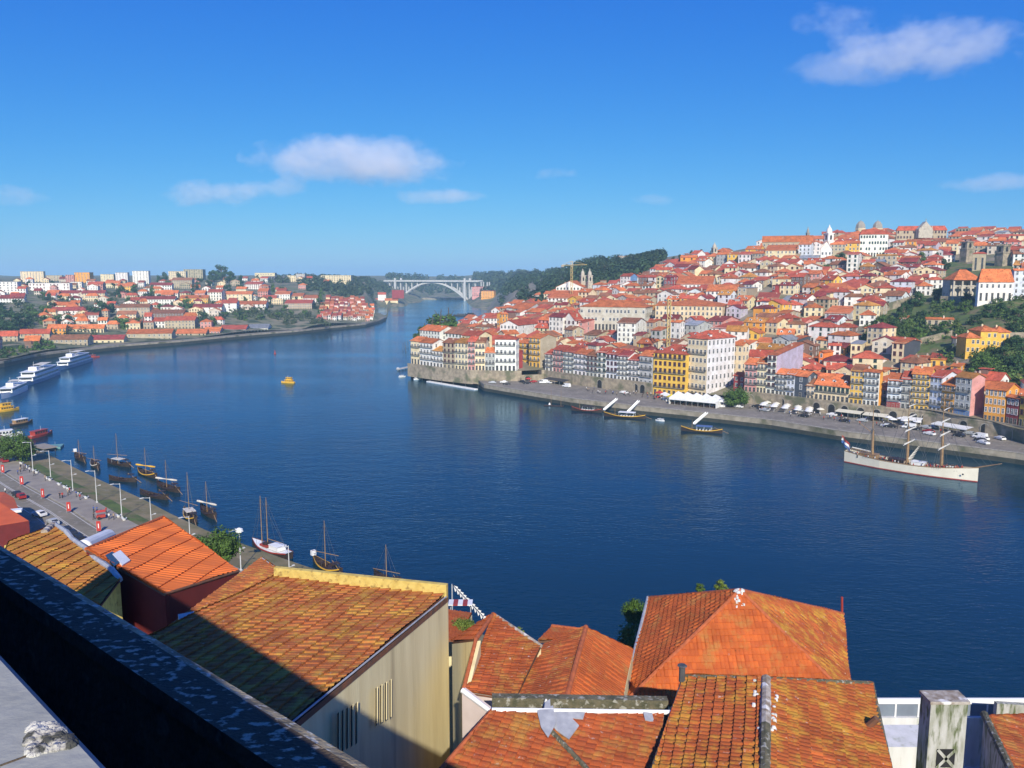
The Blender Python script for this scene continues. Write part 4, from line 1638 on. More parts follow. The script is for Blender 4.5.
def tree(p, rad, h, kind, col, label=None, cat='tree', group=None, name=None, hs=1.0):
    """p foot, rad crown radius, h height of the crown centre"""
    r = thing(name or ('tree' if h > rad * .9 else 'shrub'), label or 'x', cat, tuple(p), R(0, 6.28), group)
    if h > rad * .5:
        inst('trunk', trunk_mesh(), r, (0, 0, h), 0, None, (rad, rad, h / 1.15))
    inst('crown', crown(kind), r, (0, 0, h), 0, jit(col, .15), (rad * R(.92, 1.08), rad * R(.92, 1.08), rad * hs))
    if not label:
        TREES.append((r, rad, cat))
    return r


LG, LD, LY, LB = (.075, .135, .022), (.035, .075, .02), (.15, .19, .035), (.035, .06, .03)
tree(on_z(19, 461, 4), 6.6, 5.2, 'big', LG, 'round green tree standing on the near south quay beside the first lamp', 'tree')
tree(row_pt(750, QZ, 15), 6.2, 5.0, 'big', LG, 'round green tree on the north quay right of the white marquee', 'tree')

mb = leaf_mb(.55, 60, .12, 8, .8, 5)
shm = mb.mesh('shrub', 'leaf')
pm = MB().lathe([(.35, 0), (.62, .55), (.68, .6), (.55, .6), (.5, .5), (0, .5)], (0, 0, 0), 10).mesh('planter_bowl', 'white')
PW = ['first', 'second', 'third', 'fourth', 'fifth', 'sixth', 'seventh', 'eighth', 'ninth', 'tenth', 'eleventh', 'twelfth']
for i, px in enumerate((23, 29, 36, 38.5, 49, 52, 61, 67, 70, 81, 88, 121, 126)):
    q, th = along(px, -.5, 4.14)
    r = thing('planter', f'white bowl planter on the quay verge, {(PW + ["thirteenth"])[i]} counting from the round tree', 'planter', tuple(q), 0, 'white planters along the south quay')
    inst('bowl', pm, r)
    inst('shrub', shm, r, (0, 0, .8), 0, jit(LD))


# ------------------------------------------------------------------ people
def person_mesh(seed):
    rr = random.Random(seed)
    mb = MB()
    st = rr.uniform(.05, .22)
    for s in (-1, 1):
        mb.tube((s * .09, s * st, .05), (s * .09, s * st * .4, .48), .055, .07, 6, 1)
        mb.tube((s * .09, s * st * .4, .48), (s * .08, 0, .92), .07, .095, 6, 1)
        mb.box(s * .09 - .05, s * .09 + .05, s * st - .16, s * st + .08, 0, .08, 1)
        mb.tube((s * .2, 0, 1.42), (s * .25, -s * .06, 1.13), .055, .045, 6, 0)
        mb.tube((s * .25, -s * .06, 1.13), (s * .24, -.1 - s * .08, .88), .042, .03, 6, 2)
    mb.lathe([(.12, .86), (.16, .95), (.15, 1.1), (.19, 1.35), (.17, 1.45), (.07, 1.5)], (0, 0, 0), 10, 0)
    mb.lathe([(.05, 1.47), (.055, 1.53), (.085, 1.58), (.1, 1.65), (.09, 1.72)], (0, 0, 0), 8, 2)
    mb.lathe([(.105, 1.66), (.1, 1.73), (.06, 1.78), (0, 1.79)], (0, .01, 0), 8, 3)
    return mb


for n, c in (('red', (.45, .04, .03)), ('white', (.7, .7, .68)), ('blue', (.05, .1, .3)), ('dark', (.03, .03, .035)), ('tan', (.4, .3, .2))):
    mat('cloth_' + n, c, tuple(x * .8 for x in c), 6, local=True)
PM = {}


def person(p, top, label, group=None, rz=None, leg='dark'):
    k = (top, leg)
    if k not in PM:
        PM[k] = person_mesh(len(PM)).mesh('person', ['cloth_' + top, 'cloth_' + leg, 'skin', 'darkwood'], True)
    o = inst('person', PM[k], None, p, R(0, 6.28) if rz is None else rz)
    return tag(o, label, 'person', group)


def crowd(pts, where, group):
    for p in pts:
        t = random.choice(('red', 'white', 'blue', 'dark', 'tan', 'white'))
        person(p, t, f'small person in {t if t != "dark" else "black"} top {where}', group)


crowd([row_pt(R(640, 690), QZ, R(4, 16)) for _ in range(40)], 'in the crowd walking before the yellow corner building', 'crowd before the yellow corner building')
crowd([row_pt(R(820, 862), QZ, R(8, 18)) for _ in range(18)], 'among the cafe tables left of the tall ship', 'crowd among the cafe tables')
crowd([row_pt(R(735, 825), QZ, R(6, 20)) for _ in range(26)], 'between the round quay tree and the cafe tables', 'people right of the round quay tree')
crowd([row_pt(R(600, 640), QZ, R(6, 20)) for _ in range(14)], 'strolling on the quay below the beige terrace wall', 'strollers below the beige terrace wall')
crowd([row_pt(R(866, 1000), QZ, R(5, 20)) for _ in range(22)], 'on the quay behind the tall ship masts', 'people on the quay behind the tall ship')


# ------------------------------------------------------------------ vehicles
def car_proto(van=False):
    r = thing('parked_van' if van else 'parked_car', 'x', 'van' if van else 'car')
    L, W, H = (5.0, 1.95, 2.2) if van else (4.2, 1.75, 1.45)
    side = [(-L / 2, .35), (-L / 2, .8), (-L / 2 + .1, .92), (-L * .24, 1.0), (-L * .1, H - .03), (L * .27, H), (L * .44, .98), (L / 2, .92), (L / 2, .35)] if not van else \
           [(-L / 2, .35), (-L / 2, .9), (-L * .36, 1.15), (-L * .22, H - .05), (L * .47, H), (L / 2, .95), (L / 2, .35)]
    mb = MB()
    n = len(side)
    for s in (-1, 1):
        f = [(x, s * (W / 2 - (.14 if z > 1.1 else 0)), z) for x, z in side]
        mb.poly(f if s < 0 else f[::-1])
    for i in range(n):
        (x0, z0), (x1, z1) = side[i], side[(i + 1) % n]
        y0, y1 = (W / 2 - (.14 if z0 > 1.1 else 0)), (W / 2 - (.14 if z1 > 1.1 else 0))
        mb.poly([(x0, -y0, z0), (x0, y0, z0), (x1, y1, z1), (x1, -y1, z1)])
    body = mb.build('body', 'paint', r)
    g = MB()
    zt = H - .12
    y = W / 2 - .06
    if van:
        g.poly([(-L * .34, -y, 1.2), (-L * .1, -y, 1.2), (-L * .1, -y + .02, zt - .2), (-L * .22, -y + .02, zt - .2)])
        g.poly([(-L * .375, -W * .4, 1.22), (-L * .375, W * .4, 1.22), (-L * .24, W * .38, zt - .1), (-L * .24, -W * .38, zt - .1)])
    else:
        for s in (-1, 1):
            g.poly([(-L * .2, s * y, 1.02), (L * .37, s * y, 1.02), (L * .26, s * (y - .05), zt), (-L * .08, s * (y - .05), zt)])
        g.poly([(-L * .245, -W * .4, 1.05), (-L * .245, W * .4, 1.05), (-L * .115, W * .37, zt + .05), (-L * .115, -W * .37, zt + .05)])
        g.poly([(L * .445, -W * .4, 1.05), (L * .445, W * .4, 1.05), (L * .295, W * .37, zt + .06), (L * .295, -W * .37, zt + .06)])
    g.build('window_glass', 'glass', r)
    for sx in (-1, 1):
        for sy in (-1, 1):
            MB().tube((sx * L * .3, sy * (W / 2 - .2), .32), (sx * L * .3, sy * (W / 2 + .02), .32), .32, .32, 12).tube((sx * L * .3, sy * (W / 2 + .02), .32), (sx * L * .3, sy * (W / 2 + .03), .32), .18, .18, 10, 1).build('wheel', ['tyre', 'metal'], r)
    for sy in (-1, 1):
        MB().box(-L / 2 - .02, -L / 2 + .1, sy * W * .33 - .16, sy * W * .33 + .16, .62, .78).build('headlight', 'white', r)
    return r, body


CARP, VANP = None, None


def car(p, rz, col, label, van=False, group=None):
    global CARP, VANP
    if van:
        if VANP is None:
            VANP = car_proto(True)[0]
            r = VANP
        else:
            r = copy_tree(VANP)
    else:
        if CARP is None:
            CARP = car_proto()[0]
            r = CARP
        else:
            r = copy_tree(CARP)
    r.location = p
    r.rotation_euler = (0, 0, rz)
    tag(r, label, 'van' if van else 'car', group)
    for ch in r.children:
        if ch.name.startswith('body'):
            ch.color = (*col, 1)
    return r


WH, BK, RD, SV = (.75, .75, .74), (.02, .02, .025), (.3, .02, .02), (.4, .42, .44)
bpy.context.view_layer.update()
gq = 'cars parked along the south quay road'
for px, py, col, lab in [(39, 516, WH, 'white car parked left of the pale small car on the south quay'), (53, 524, SV, 'pale silver car parked before the lichened yellow roof'),
                         (17, 496, BK, 'dark car parked beside the red flat roof at the left edge'), (21, 498, RD, 'dark red car parked behind the dark one near the red roof'),
                         (66, 532, BK, 'black car in the shaded row above the orange roof, leftmost'), (72, 536, BK, 'black car in the shaded row above the orange roof, middle'),
                         (78, 540, BK, 'black car in the shaded row above the orange roof, right'), (4, 462, RD, 'small red car on the road at the left edge of the photo')]:
    p = on_z(px, py, 4.1)
    _, th = along(px, 0)
    car(p, th + (.3 if col is WH else 0), col, lab, group=gq)
gn = 'vehicles parked on the north quay'
for px, off, col, lab, van in [(566, 5, BK, 'black car parked under the beige terrace wall, far left of the row', False), (560, 9, WH, 'white car parked under the beige terrace wall', False), (552, 8, SV, 'silver car at the western end of the quay', False),
                               (528, 10, RD, 'red car on the quay near the inlet corner', False), (520, 14, BK, 'black car on the quay near the inlet corner', False), (634, 9, WH, 'white car parked alone left of the arches', False), (582, 12, WH, 'white van with boxy body on the quay below the terrace wall', True),
                               (992, 9, WH, 'white van parked on the quay behind the tall ship bow', True), (917, 14, WH, 'white van parked on the quay behind the middle mast', True), (940, 8, SV, 'silver car parked beneath the arches behind the tall ship', False),
                               (1022, 17, WH, 'white car at the right edge of the quay', False), (975, 12, BK, 'black car parked on the quay behind the tall ship', False), (900, 16, BK, 'black car beside the white van behind the ship masts', False), (765, 9, BK, 'black car parked right of the round quay tree', False),
                               (740, 12, BK, 'black car in the shade of the round quay tree', False), (955, 15, RD, 'red car parked on the quay behind the foremast', False), (497, 13, SV, 'silver car parked at the western corner above the inlet', False), (507, 10, WH, 'white car parked near the western corner of the quay', False), (512, 17, BK, 'black car parked at the quay edge by the western corner', False), (536, 14, WH, 'white van parked right of the lone red parasol', True), (545, 18, BK, 'black car parked right of the red parasol at the quay edge', False), (872, 10, SV, 'silver car beside the cream awning behind the mizzen mast', False), (1008, 11, WH, 'white car parked under the arches right of the white van', False)]:
    p = row_pt(px, QZ, off)
    q = row_pt(px + 3, QZ, off)
    d = q - p
    car(p, atan2(d.y, d.x) + R(-.1, .1), col, lab, van, gn)

for i in range(16):
    px = 752 + i * 17.5 + R(-4, 4)
    p, q = row_pt(px, QZ, R(4, 6) if i % 2 else R(15, 19)), row_pt(px + 3, QZ, 5)
    col, cn = random.choice(((BK, 'black'), (SV, 'silver'), (WH, 'white'), (BK, 'black')))
    th = row_pt(px + 3, QZ, 5) - row_pt(px, QZ, 5)
    car(p, atan2(th.y, th.x) + R(-.2, .2), col, f'small {cn} car among the cars and parasols along the arcaded quay wall', False, 'small cars along the arcaded quay wall')
for i in range(9):
    q, th = along(-20 + i * 14, -24 - (i % 2) * 7, 4.1)
    col, cn = random.choice(((BK, 'black'), (SV, 'silver'), (BK, 'black')))
    car(q, th + pi / 2 + R(-.1, .1), col, f'{cn} car in the shaded car park beside the south quay road', False, 'cars in the south quay car park')

# red roadside banners
bm = MB().box(-.5, .5, -.03, .03, .5, 2.9).mesh('cloth', 'cloth_red')
for i, (px, py) in enumerate(((3, 474), (22, 486), (43, 499), (69, 513), (99, 533))):
    p = on_z(px, py, 4)
    r = thing('road_banner', f'red upright banner sign beside the south quay road, {PW[i]} from the left edge', 'banner', tuple(p), R(-.2, .2), 'red banners along the south quay road')
    inst('cloth', bm, r)
    MB().tube((-.5, 0, 0), (-.5, 0, 3), .04, .04, 6).build('pole', 'metal', r)
    mb = MB()
    mb.box(-.1, .1, -.035, .035, 1.2, 2.3).build('pale_mark', 'white', r)
q = on_z(101, 519, 4.14)
r = thing('handcart', 'red covered handcart standing on the quay pavement', 'cart', tuple(q), .6)
MB().box(-1, 1, -.6, .6, .5, 1.1).build('body', 'paint', r, (.4, .05, .03))
MB().poly([(-1.1, -.7, 1.9), (1.1, -.7, 1.9), (1.1, 0, 2.3), (-1.1, 0, 2.3)]).poly([(-1.1, 0, 2.3), (1.1, 0, 2.3), (1.1, .7, 1.9), (-1.1, .7, 1.9)]).build('canopy', 'cloth_red', r)
for s in (-1, 1):
    MB().tube((-.5, s * .62, .4), (-.5, s * .7, .4), .4, .4, 12).build('wheel', 'tyre', r)
for i in (-1, 1):
    MB().tube((i, -.5, 1.1), (i, -.5, 2), .03).tube((i, .5, 1.1), (i, .5, 2), .03).build('canopy_post', 'metal', r)
for dx, t_, lab in ((-1.6, 'dark', 'person in black beside the red handcart'), (2.2, 'white', 'person in white right of the red handcart'), (3.4, 'tan', 'person in tan clothes strolling right of the red handcart')):
    person((q.x + dx, q.y - .3, 4.14), t_, lab)
for i in range(16):
    q, th = along(random.choice((8, 20, 35, 50, 62, 78, 90, 110)) + R(-5, 5), R(-5.5, -1.2), 4.14)
    t_ = random.choice(('white', 'dark', 'tan', 'blue', 'red'))
    person(tuple(q), t_, f'small person in {t_ if t_ != "dark" else "black"} top strolling along the south quay pavement', 'strollers on the south quay')
for px, d, t_, lab in ((30, -2.5, 'dark', 'person in black walking on the quay below the second lamp'), (42, -2, 'dark', 'person in black near the third street lamp'), (60, -14, 'white', 'person in white crossing the quay road'), (45, -16, 'blue', 'person in blue standing at the roadside')):
    q, th = along(px, d, 4.14)
    person(tuple(q), t_, lab)

# ------------------------------------------------------------------ north quay furniture
par_mesh = MB().lathe([(1.75, 0), (1.6, .18), (.9, .5), (0, .78)], (0, 0, 2.2), 8).mesh('canopy', 'paint')
pole_mesh = MB().tube((0, 0, 0), (0, 0, 2.9), .05, .05, 6).lathe([(.4, 0), (.4, .1), (.05, .14)], (0, 0, 0), 8).mesh('pole', 'metal')


def parasol(p, col, label, group):
    r = thing('parasol', label, 'parasol', tuple(p), R(0, .7), group)
    inst('canopy', par_mesh, r, None, 0, col)
    inst('pole', pole_mesh, r)


CR = (.72, .68, .55)
for i in range(16):
    parasol(row_pt(772 + i * 3.6, QZ, 5 + (i % 3) * 4), WH if i % 3 else CR, 'pale parasol in the row between the round quay tree and the tall ship', 'parasols right of the round quay tree')
for i in range(6):
    parasol(row_pt(892 + i * 6, QZ, 5 + (i % 2) * 3.8), WH, 'white parasol under the arcaded wall behind the ship masts', 'parasols behind the ship masts')
parasol(row_pt(524, QZ, 9), (.5, .04, .04), 'lone red parasol on the quay near the inlet corner', None)


def awning(x0, x1, off, wd, label, col=CR, h=3.0):
    p, q = row_pt(x0, QZ, off), row_pt(x1, QZ, off)
    d = q - p
    th = atan2(d.y, d.x)
    L = d.length
    r = thing('cafe_awning', label, 'awning', tuple(p), th)
    MB().poly([(0, 0, h), (L, 0, h), (L, -wd, h - .5), (0, -wd, h - .5)]).poly([(0, -wd, h - .5), (L, -wd, h - .5), (L, -wd, h - .85), (0, -wd, h - .85)]).poly([(0, 0, h - .06), (0, -wd, h - .56), (L, -wd, h - .56), (L, 0, h - .06)]).build('canvas', 'paint', r, col)
    for i in range(5):
        x = L * (i + .02) / 4.04
        MB().tube((x, -wd + .1, 0), (x, -wd + .1, h - .5), .05, .05, 6).build('post', 'metal', r)


awning(841, 866, 2, 3.5, 'long cream awning on white posts left of the tall ship mizzen mast')
awning(868, 890, 2, 4, 'cream awning stretched before the dark arch behind the mizzen mast')
awning(945, 979, 4, 4.5, 'long white awning roof on the quay behind the foremast', WH)
awning(905, 925, 3, 4, 'white awning roof behind the ship mainmast', WH)
awning(556, 577, 5, 4.5, 'dark low canopy below the beige terrace wall', (.05, .05, .05))


def marquee():
    p, q = row_pt(690, QZ, 13), row_pt(733, QZ, 13)
    d = q - p
    L = d.length
    r = thing('marquee', 'large white marquee tent on the quay beside the round tree', 'tent', tuple(p), atan2(d.y, d.x))
    W = 11
    mb = MB()
    n = 5
    for i in range(n):
        x0, x1 = L * i / n, L * (i + 1) / n
        xm = (x0 + x1) / 2
        mb.poly([(x0, 0, 3.2), (x1, 0, 3.2), (xm, W / 2, 5.8)][::-1])
        mb.poly([(x0, -0, 3.2), (xm, W / 2, 5.8), (x0, W, 3.2)])
        mb.poly([(x1, 0, 3.2), (x1, W, 3.2), (xm, W / 2, 5.8)])
        mb.poly([(x0, W, 3.2), (xm, W / 2, 5.8), (x1, W, 3.2)])
    mb2 = MB()
    for v in range(len(mb.v)):
        x, y, z = mb.v[v]
        mb.v[v] = (x, -y, z)
    mb.build('canopy', 'white', r)
    mb2.box(0, L, -W, -W + .08, 2.3, 3.2).box(0, L, -.08, 0, .0, 3.2).box(0, .08, -W, 0, 0, 3.2).box(L - .08, L, -W, 0, 0, 3.2)
    mb2.build('side_wall', 'white', r)
    for i in range(9):
        x = L * i / 8
        MB().tube((x, -W + .1, 0), (x, -W + .1, 3.2), .07, .07, 6).build('post', 'metal', r)
    for i in range(8):
        x = L * (i + .5) / 8
        MB().box(x - .9, x + .9, -W + 1.5, -W + 2.3, 0, .8).build('market_table', 'wood', r)
    MB().poly([(L * .82, -1, 5.05), (L, -.5, 3.4), (L, -W * .6, 3.4), (L * .9, -W * .45, 5.1)]).build('blue_panel', 'paint', r, (.06, .1, .35))


marquee()
for i, (px, off, c, lab) in enumerate(((676, 12, WH, 'white pointed market stall left of the marquee'), (682, 15, WH, 'white market stall beside the yellow stall'), (687, 17, (.75, .6, .03), 'yellow market stall before the marquee'), (668, 9, (.45, .04, .03), 'small red market stall left of the white stalls'), (734, 17, WH, 'white market stall between marquee and round tree'), (727, 19, WH, 'white box stall at the quay edge before the marquee'))):
    r = thing('market_stall', lab, 'stall', tuple(row_pt(px, QZ, off)), R(-.6, .2))
    MB().lathe([(2.3, 2.4), (2.2, 2.7), (.1, 3.7)], (0, 0, 0), 4).build('canopy', 'paint', r, c)
    for a in range(4):
        x, y = 2.0 * cos(a * pi / 2), 2.0 * sin(a * pi / 2)
        MB().tube((x, y, 0), (x, y, 2.5), .05, .05, 6).build('post', 'metal', r)
    MB().box(-1.1, 1.1, -1.1, 1.1, 0, .95).build('counter', 'paint', r, c)
# ------------------------------------------------------------------ boats
def hull_mb(L, B, H, bow=1.0, stern=.8, draft=.4, n=18, transom=.35, mh=0, md=1, deck=.75, flare=.75, rim=None):
    """lofted hull along x (bow at +x), origin amidships at the waterline"""
    mb = MB()
    secs = []
    for i in range(n + 1):
        t = i / n
        x = -L / 2 + L * t
        w = B / 2 * (min(1, transom + (1 - transom) * (t / .3)) if t < .3 else (1 - max(0, (t - .45) / .55) ** 2.2))
        w = max(w, .03)
        z = H + bow * max(0, (t - .5) * 2) ** 2.2 + stern * max(0, (.5 - t) * 2) ** 2.2
        xx = x + (0 if t < .9 else (t - .9) * L * .25)
        secs.append((xx, w, z))
    ring = []
    for x, w, z in secs:
        k = len(mb.v)
        mb.v += [(x, -w, z), (x, -w * flare, 0), (x, -w * flare * .6, -draft), (x, w * flare * .6, -draft), (x, w * flare, 0), (x, w, z)]
        ring.append(k)
    for a, b in zip(ring, ring[1:]):
        for j in range(5):
            mb.f.append((a + j, b + j, b + j + 1, a + j + 1))
            mb.m.append(mh)
    mb.f.append(tuple(ring[0] + j for j in range(6)))
    mb.m.append(mh)
    for (x0, w0, z0), (x1, w1, z1) in zip(secs, secs[1:]):
        d0, d1 = z0 - (1 - deck) * H, z1 - (1 - deck) * H
        mb.poly([(x0, -w0 * .94, d0), (x1, -w1 * .94, d1), (x1, w1 * .94, d1), (x0, w0 * .94, d0)], md)
        if rim is not None:
            for s in (-1, 1):
                mb.poly([(x0, s * w0, z0 + .02), (x1, s * w1, z1 + .02), (x1, s * w1 * .92, z1 + .02), (x0, s * w0 * .92, z0 + .02)], rim)
                mb.poly([(x0, s * w0 * 1.01, z0 - .22), (x1, s * w1 * 1.01, z1 - .22), (x1, s * w1 * 1.01, z1 + .03), (x0, s * w0 * 1.01, z0 + .03)], rim)
    return mb, secs


mat('yellow_paint', (.72, .42, .03), (.6, .34, .03), 1, rough=.5)
mat('red_paint', (.34, .045, .03), (.27, .035, .025), 1, rough=.5)
mat('blue_paint', (.05, .12, .33), (.04, .1, .27), 1, rough=.5)
mat('cream_paint', (.70, .65, .52), (.62, .57, .45), .3, rough=.45)
mat('teal_deck', (.14, .30, .30), (.1, .24, .24), .6)


def rabelo(px, py, rz, label, rim='wood', mast=8.5, sail=None, canopy=None, L=12, gang=False, group='flat-bottomed wooden barrel boats moored by the south quay', D=None, white_end=False):
    p = on_z(px, py, 0)
    L *= 1.12
    r = thing('barrel_boat', label, 'boat', tuple(p), rz, group)
    mb, secs = hull_mb(L, L * .24, .75, 1.0, 1.1, .3, 16, .3, 0, 1, .6, .7, 2)
    mb.build('hull', ['darkwood', 'wood', rim], r)
    if mast:
        MB().tube((L * .05, 0, .3), (L * .05, 0, mast), .11, .06, 6).build('mast', 'mastwood', r)
        mb = MB()
        for e in ((L * .46, 0, 1.5), (-L * .44, 0, 1.6), (0, L * .11, .8), (0, -L * .11, .8)):
            mb.tube((L * .05, 0, mast * .97), e, .025, .025, 4)
        mb.build('rigging', 'iron', r)
        MB().tube((-L * .2, -1.6, mast * .3), (L * .3, 1.6, mast * .34), .08, .06, 6).build('yard', 'mastwood', r)
    if sail:
        mb = MB()
        for i in range(8):
            t0, t1 = i / 8, (i + 1) / 8
            a0, a1 = .22 + .1 * sin(t0 * 9), .22 + .1 * sin(t1 * 9)
            mb.tube((-L * .2 + L * .5 * t0, -1.6 + 3.2 * t0, mast * (.3 + .04 * t0) + .12), (-L * .2 + L * .5 * t1, -1.6 + 3.2 * t1, mast * (.3 + .04 * t1) + .12), a0, a1, 7)
        mb.build('furled_sail', sail, r)
    # steering platform and long oar at the stern
    mb = MB()
    for x in (-L * .36, -L * .26):
        for y in (-.7, .7):
            mb.tube((x, y, .6), (x, y, 2.4), .05, .05, 5)
    mb.box(-L * .38, -L * .24, -.85, .85, 2.35, 2.45)
    mb.build('steering_platform', 'wood', r)
    MB().tube((-L * .2, 0, 2.7), (-L * .72, .5, .1), .07, .1, 6).build('steering_oar', 'mastwood', r)
    for i in range(5):
        x, y = L * (.08 + .05 * i), (.35 if i % 2 else -.35)
        b = MB()
        b.tube((x - .42, y, .85), (x, y, .85), .26, .34, 9).tube((x, y, .85), (x + .42, y, .85), .34, .26, 9)
        tag(b.build('barrel', 'wood', r))
    if canopy:
        W = L * .1
        MB().box(-L * .16, L * .2, -W, W, 2.15, 2.28).build('canopy', canopy, r)
        for x in (-L * .14, L * .18):
            for y in (-W * .9, W * .9):
                MB().tube((x, y, .5), (x, y, 2.2), .04, .04, 5).build('canopy_post', 'metal', r)
    if white_end:
        MB().box(L * .46, L * .53, -.5, .5, 1.6, 2.7).build('bow_board', 'white', r)
    if gang:
        MB().box(-.6, .6, -.5, .5, 0, .1).build('gangway', 'white', r)
    return r


rabelo(80, 459, radians(132), 'wooden barrel boat with white bow board, farthest left of the moored group', mast=7, white_end=True, L=11)
rabelo(95, 466, radians(128), 'dark wooden barrel boat moored behind the white bow board boat', mast=7, rim='sail', L=10)
rabelo(119, 465, radians(150), 'barrel boat with tall pale mast and white awning at the outer end', mast=11, canopy='sail', L=11)
rabelo(123, 481, radians(165), 'small dark barrel boat moored below the tall pale mast', mast=0, L=9)
rabelo(147, 475, radians(138), 'barrel boat with yellow rim and furled yellow sail', rim='yellow_paint', mast=9, sail='yellow_paint', L=12)
rabelo(168, 489, radians(140), 'dark barrel boat with furled white sail in the middle of the group', rim='darkwood', mast=9, sail='sail', L=12)
rabelo(154, 497, radians(150), 'dark barrel boat nearest the bank, without mast', mast=0, rim='darkwood', L=11)
rabelo(190, 518, radians(125), 'yellow ended barrel boat with two pale masts beside the orange roof', rim='yellow_paint', mast=12.5, canopy='sail', L=11)
rabelo(208, 514, radians(128), 'brown barrel boat with furled white sail, rightmost of the group', mast=9, sail='sail', L=11)
rabelo(327, 569, radians(132), 'barrel boat with white stern flag and yellow deck left of the cream house parapet', rim='yellow_paint', mast=11, white_end=True, L=11)
rabelo(388, 584, radians(130), 'barrel boat whose thin mast shows above the yellow parapet', mast=8.5, L=10)

# white decked sailing boat
p = on_z(271, 552, 0)
r = thing('sailing_boat', 'broad sailing boat with white decks moored by the near quay', 'boat', tuple(p), radians(140))
mb, secs = hull_mb(15, 4.2, 1.1, .8, .5, .4, 18, .5, 0, 1, .9, .85, 2)
mb.build('hull', ['darkwood', 'white', 'red_paint'], r)
MB().box(-4.5, -1, -1.2, 1.2, 1.3, 2.3).box(-4.6, -.9, -1.3, 1.3, 2.3, 2.4).build('cabin', 'white', r)
MB().box(.2, 3, -1.1, 1.1, 1.25, 1.7).build('deck_hatch', 'red_paint', r)
MB().lathe([(1.0, 0), (1.1, .3), (.2, .5), (0, .5)], (0, 0, 0), 10).build('covered_dinghy', 'darkwood', r, loc=(-1.5 + 3, 0, 1.7))
for x in (1.2, 3.6):
    mb = MB()
    mb.tube((x, 0, 1), (x, 0, 13), .12, .07, 6)
    mb.build('mast', 'mastwood', r)
mb = MB()
for x in (1.2, 3.6):
    for e in ((7.6, 0, 2), (-6.5, 0, 1.8), (x - .5, 1.9, 1.4), (x - .5, -1.9, 1.4)):
        mb.tube((x, 0, 12.6), e, .025, .025, 4)
mb.build('rigging', 'iron', r)
MB().tube((1.2, 0, 3.0), (-4.6, 0, 3.2), .1, .08, 6).build('boom', 'mastwood', r)

# tour boats on the north quay
def tour_boat(px, py, rz, label, rim, L, can, gangway, mast=5):
    p = on_z(px, py, 0)
    r = thing('tour_boat', label, 'boat', tuple(p), rz, 'wooden tour boats moored at the north quay')
    mb, _ = hull_mb(L, L * .22, .95, 1.2, 1.0, .35, 18, .35, 0, 1, .6, .75, 2)
    mb.build('hull', ['darkwood', 'wood', rim], r)
    W = L * .095
    MB().box(-L * .25, L * .15, -W, W, 2.5, 2.64).build('canopy', can, r)
    for x in (-L * .23, -L * .05, L * .13):
        for y in (-W * .9, W * .9):
            MB().tube((x, y, .5), (x, y, 2.5), .05, .05, 5).build('canopy_post', 'white', r)
    for i in range(5):
        MB().box(-L * .2 + i * 1.3, -L * .2 + i * 1.3 + .5, -W * .8, W * .8, .7, 1.15).build('bench', 'white', r)
    MB().tube((L * .25, 0, .6), (L * .25, 0, mast), .1, .06, 6).build('mast', 'mastwood', r)
    MB().tube((-L * .3, 0, 2.2), (-L * .65, .4, .2), .07, .1, 6).build('steering_oar', 'mastwood', r)
    if gangway:
        MB().poly([(L * .1, -.6, 1.6), (L * .1 + gangway[0], gangway[1] - .6, gangway[2]), (L * .1 + gangway[0], gangway[1] + .8, gangway[2]), (L * .1, .8, 1.6)]).build('rail_sheet', 'white', r)
    return r


def gangplank(p0, p1, label):
    d = p1 - p0
    r = thing('gangplank', label, 'gangplank', tuple(p0), atan2(d.y, d.x))
    L, h = hypot(d.x, d.y), d.z
    MB().poly([(0, -.6, 0), (L, -.6, h), (L, .6, h), (0, .6, 0)]).poly([(0, -.6, -.15), (0, .6, -.15), (L, .6, h - .15), (L, -.6, h - .15)]).build('deck', 'white', r)
    for s in (-1, 1):
        MB().poly([(0, s * .6, -.15), (L, s * .6, h - .15), (L, s * .6, h + .6), (0, s * .6, .6)]).build('side_panel', 'white', r)


tour_boat(587, 411.5, radians(155), 'red hulled tour boat with low canopy, leftmost of the three at the north quay', 'red_paint', 15, 'darkwood', None)
tour_boat(625, 417.5, radians(158), 'yellow trimmed tour boat with white canopy, middle of the three at the north quay', 'yellow_paint', 19, 'white', None)
tour_boat(702, 432, radians(160), 'yellow hulled tour boat with blue cargo, rightmost of the three at the north quay', 'yellow_paint', 16.5, 'blue_paint', None)
for x0, y0, x1, y1, lab in ((604, 410, 617, 399, 'white gangplank rising from the red hulled tour boat'), (627, 413, 639, 401, 'white gangplank rising from the middle tour boat'), (694, 424, 707, 413, 'pale blue-white gangplank rising from the rightmost tour boat')):
    p0 = on_z(x0, y0, 1.6)
    D = p0.y + 4
    gangplank(p0, at(x1, y1, D), lab)
# small raft with masts
p = on_z(554, 406, 0)
r = thing('mooring_raft', 'flat wooden raft with two thin poles and a white buoy off the quay', 'raft', tuple(p), radians(165))
MB().box(-5, 5, -1, 1, -.2, .35).build('platform', 'wood', r)
for x in (-3.5, 1.5):
    MB().tube((x, 0, .3), (x, 0, 8), .08, .05, 6).build('pole', 'mastwood', r)
MB().lathe([(.5, -.3), (.6, .3), (.3, 1.2), (0, 1.4)], (2.6, -1.5, 0), 8).build('buoy', 'white', r)
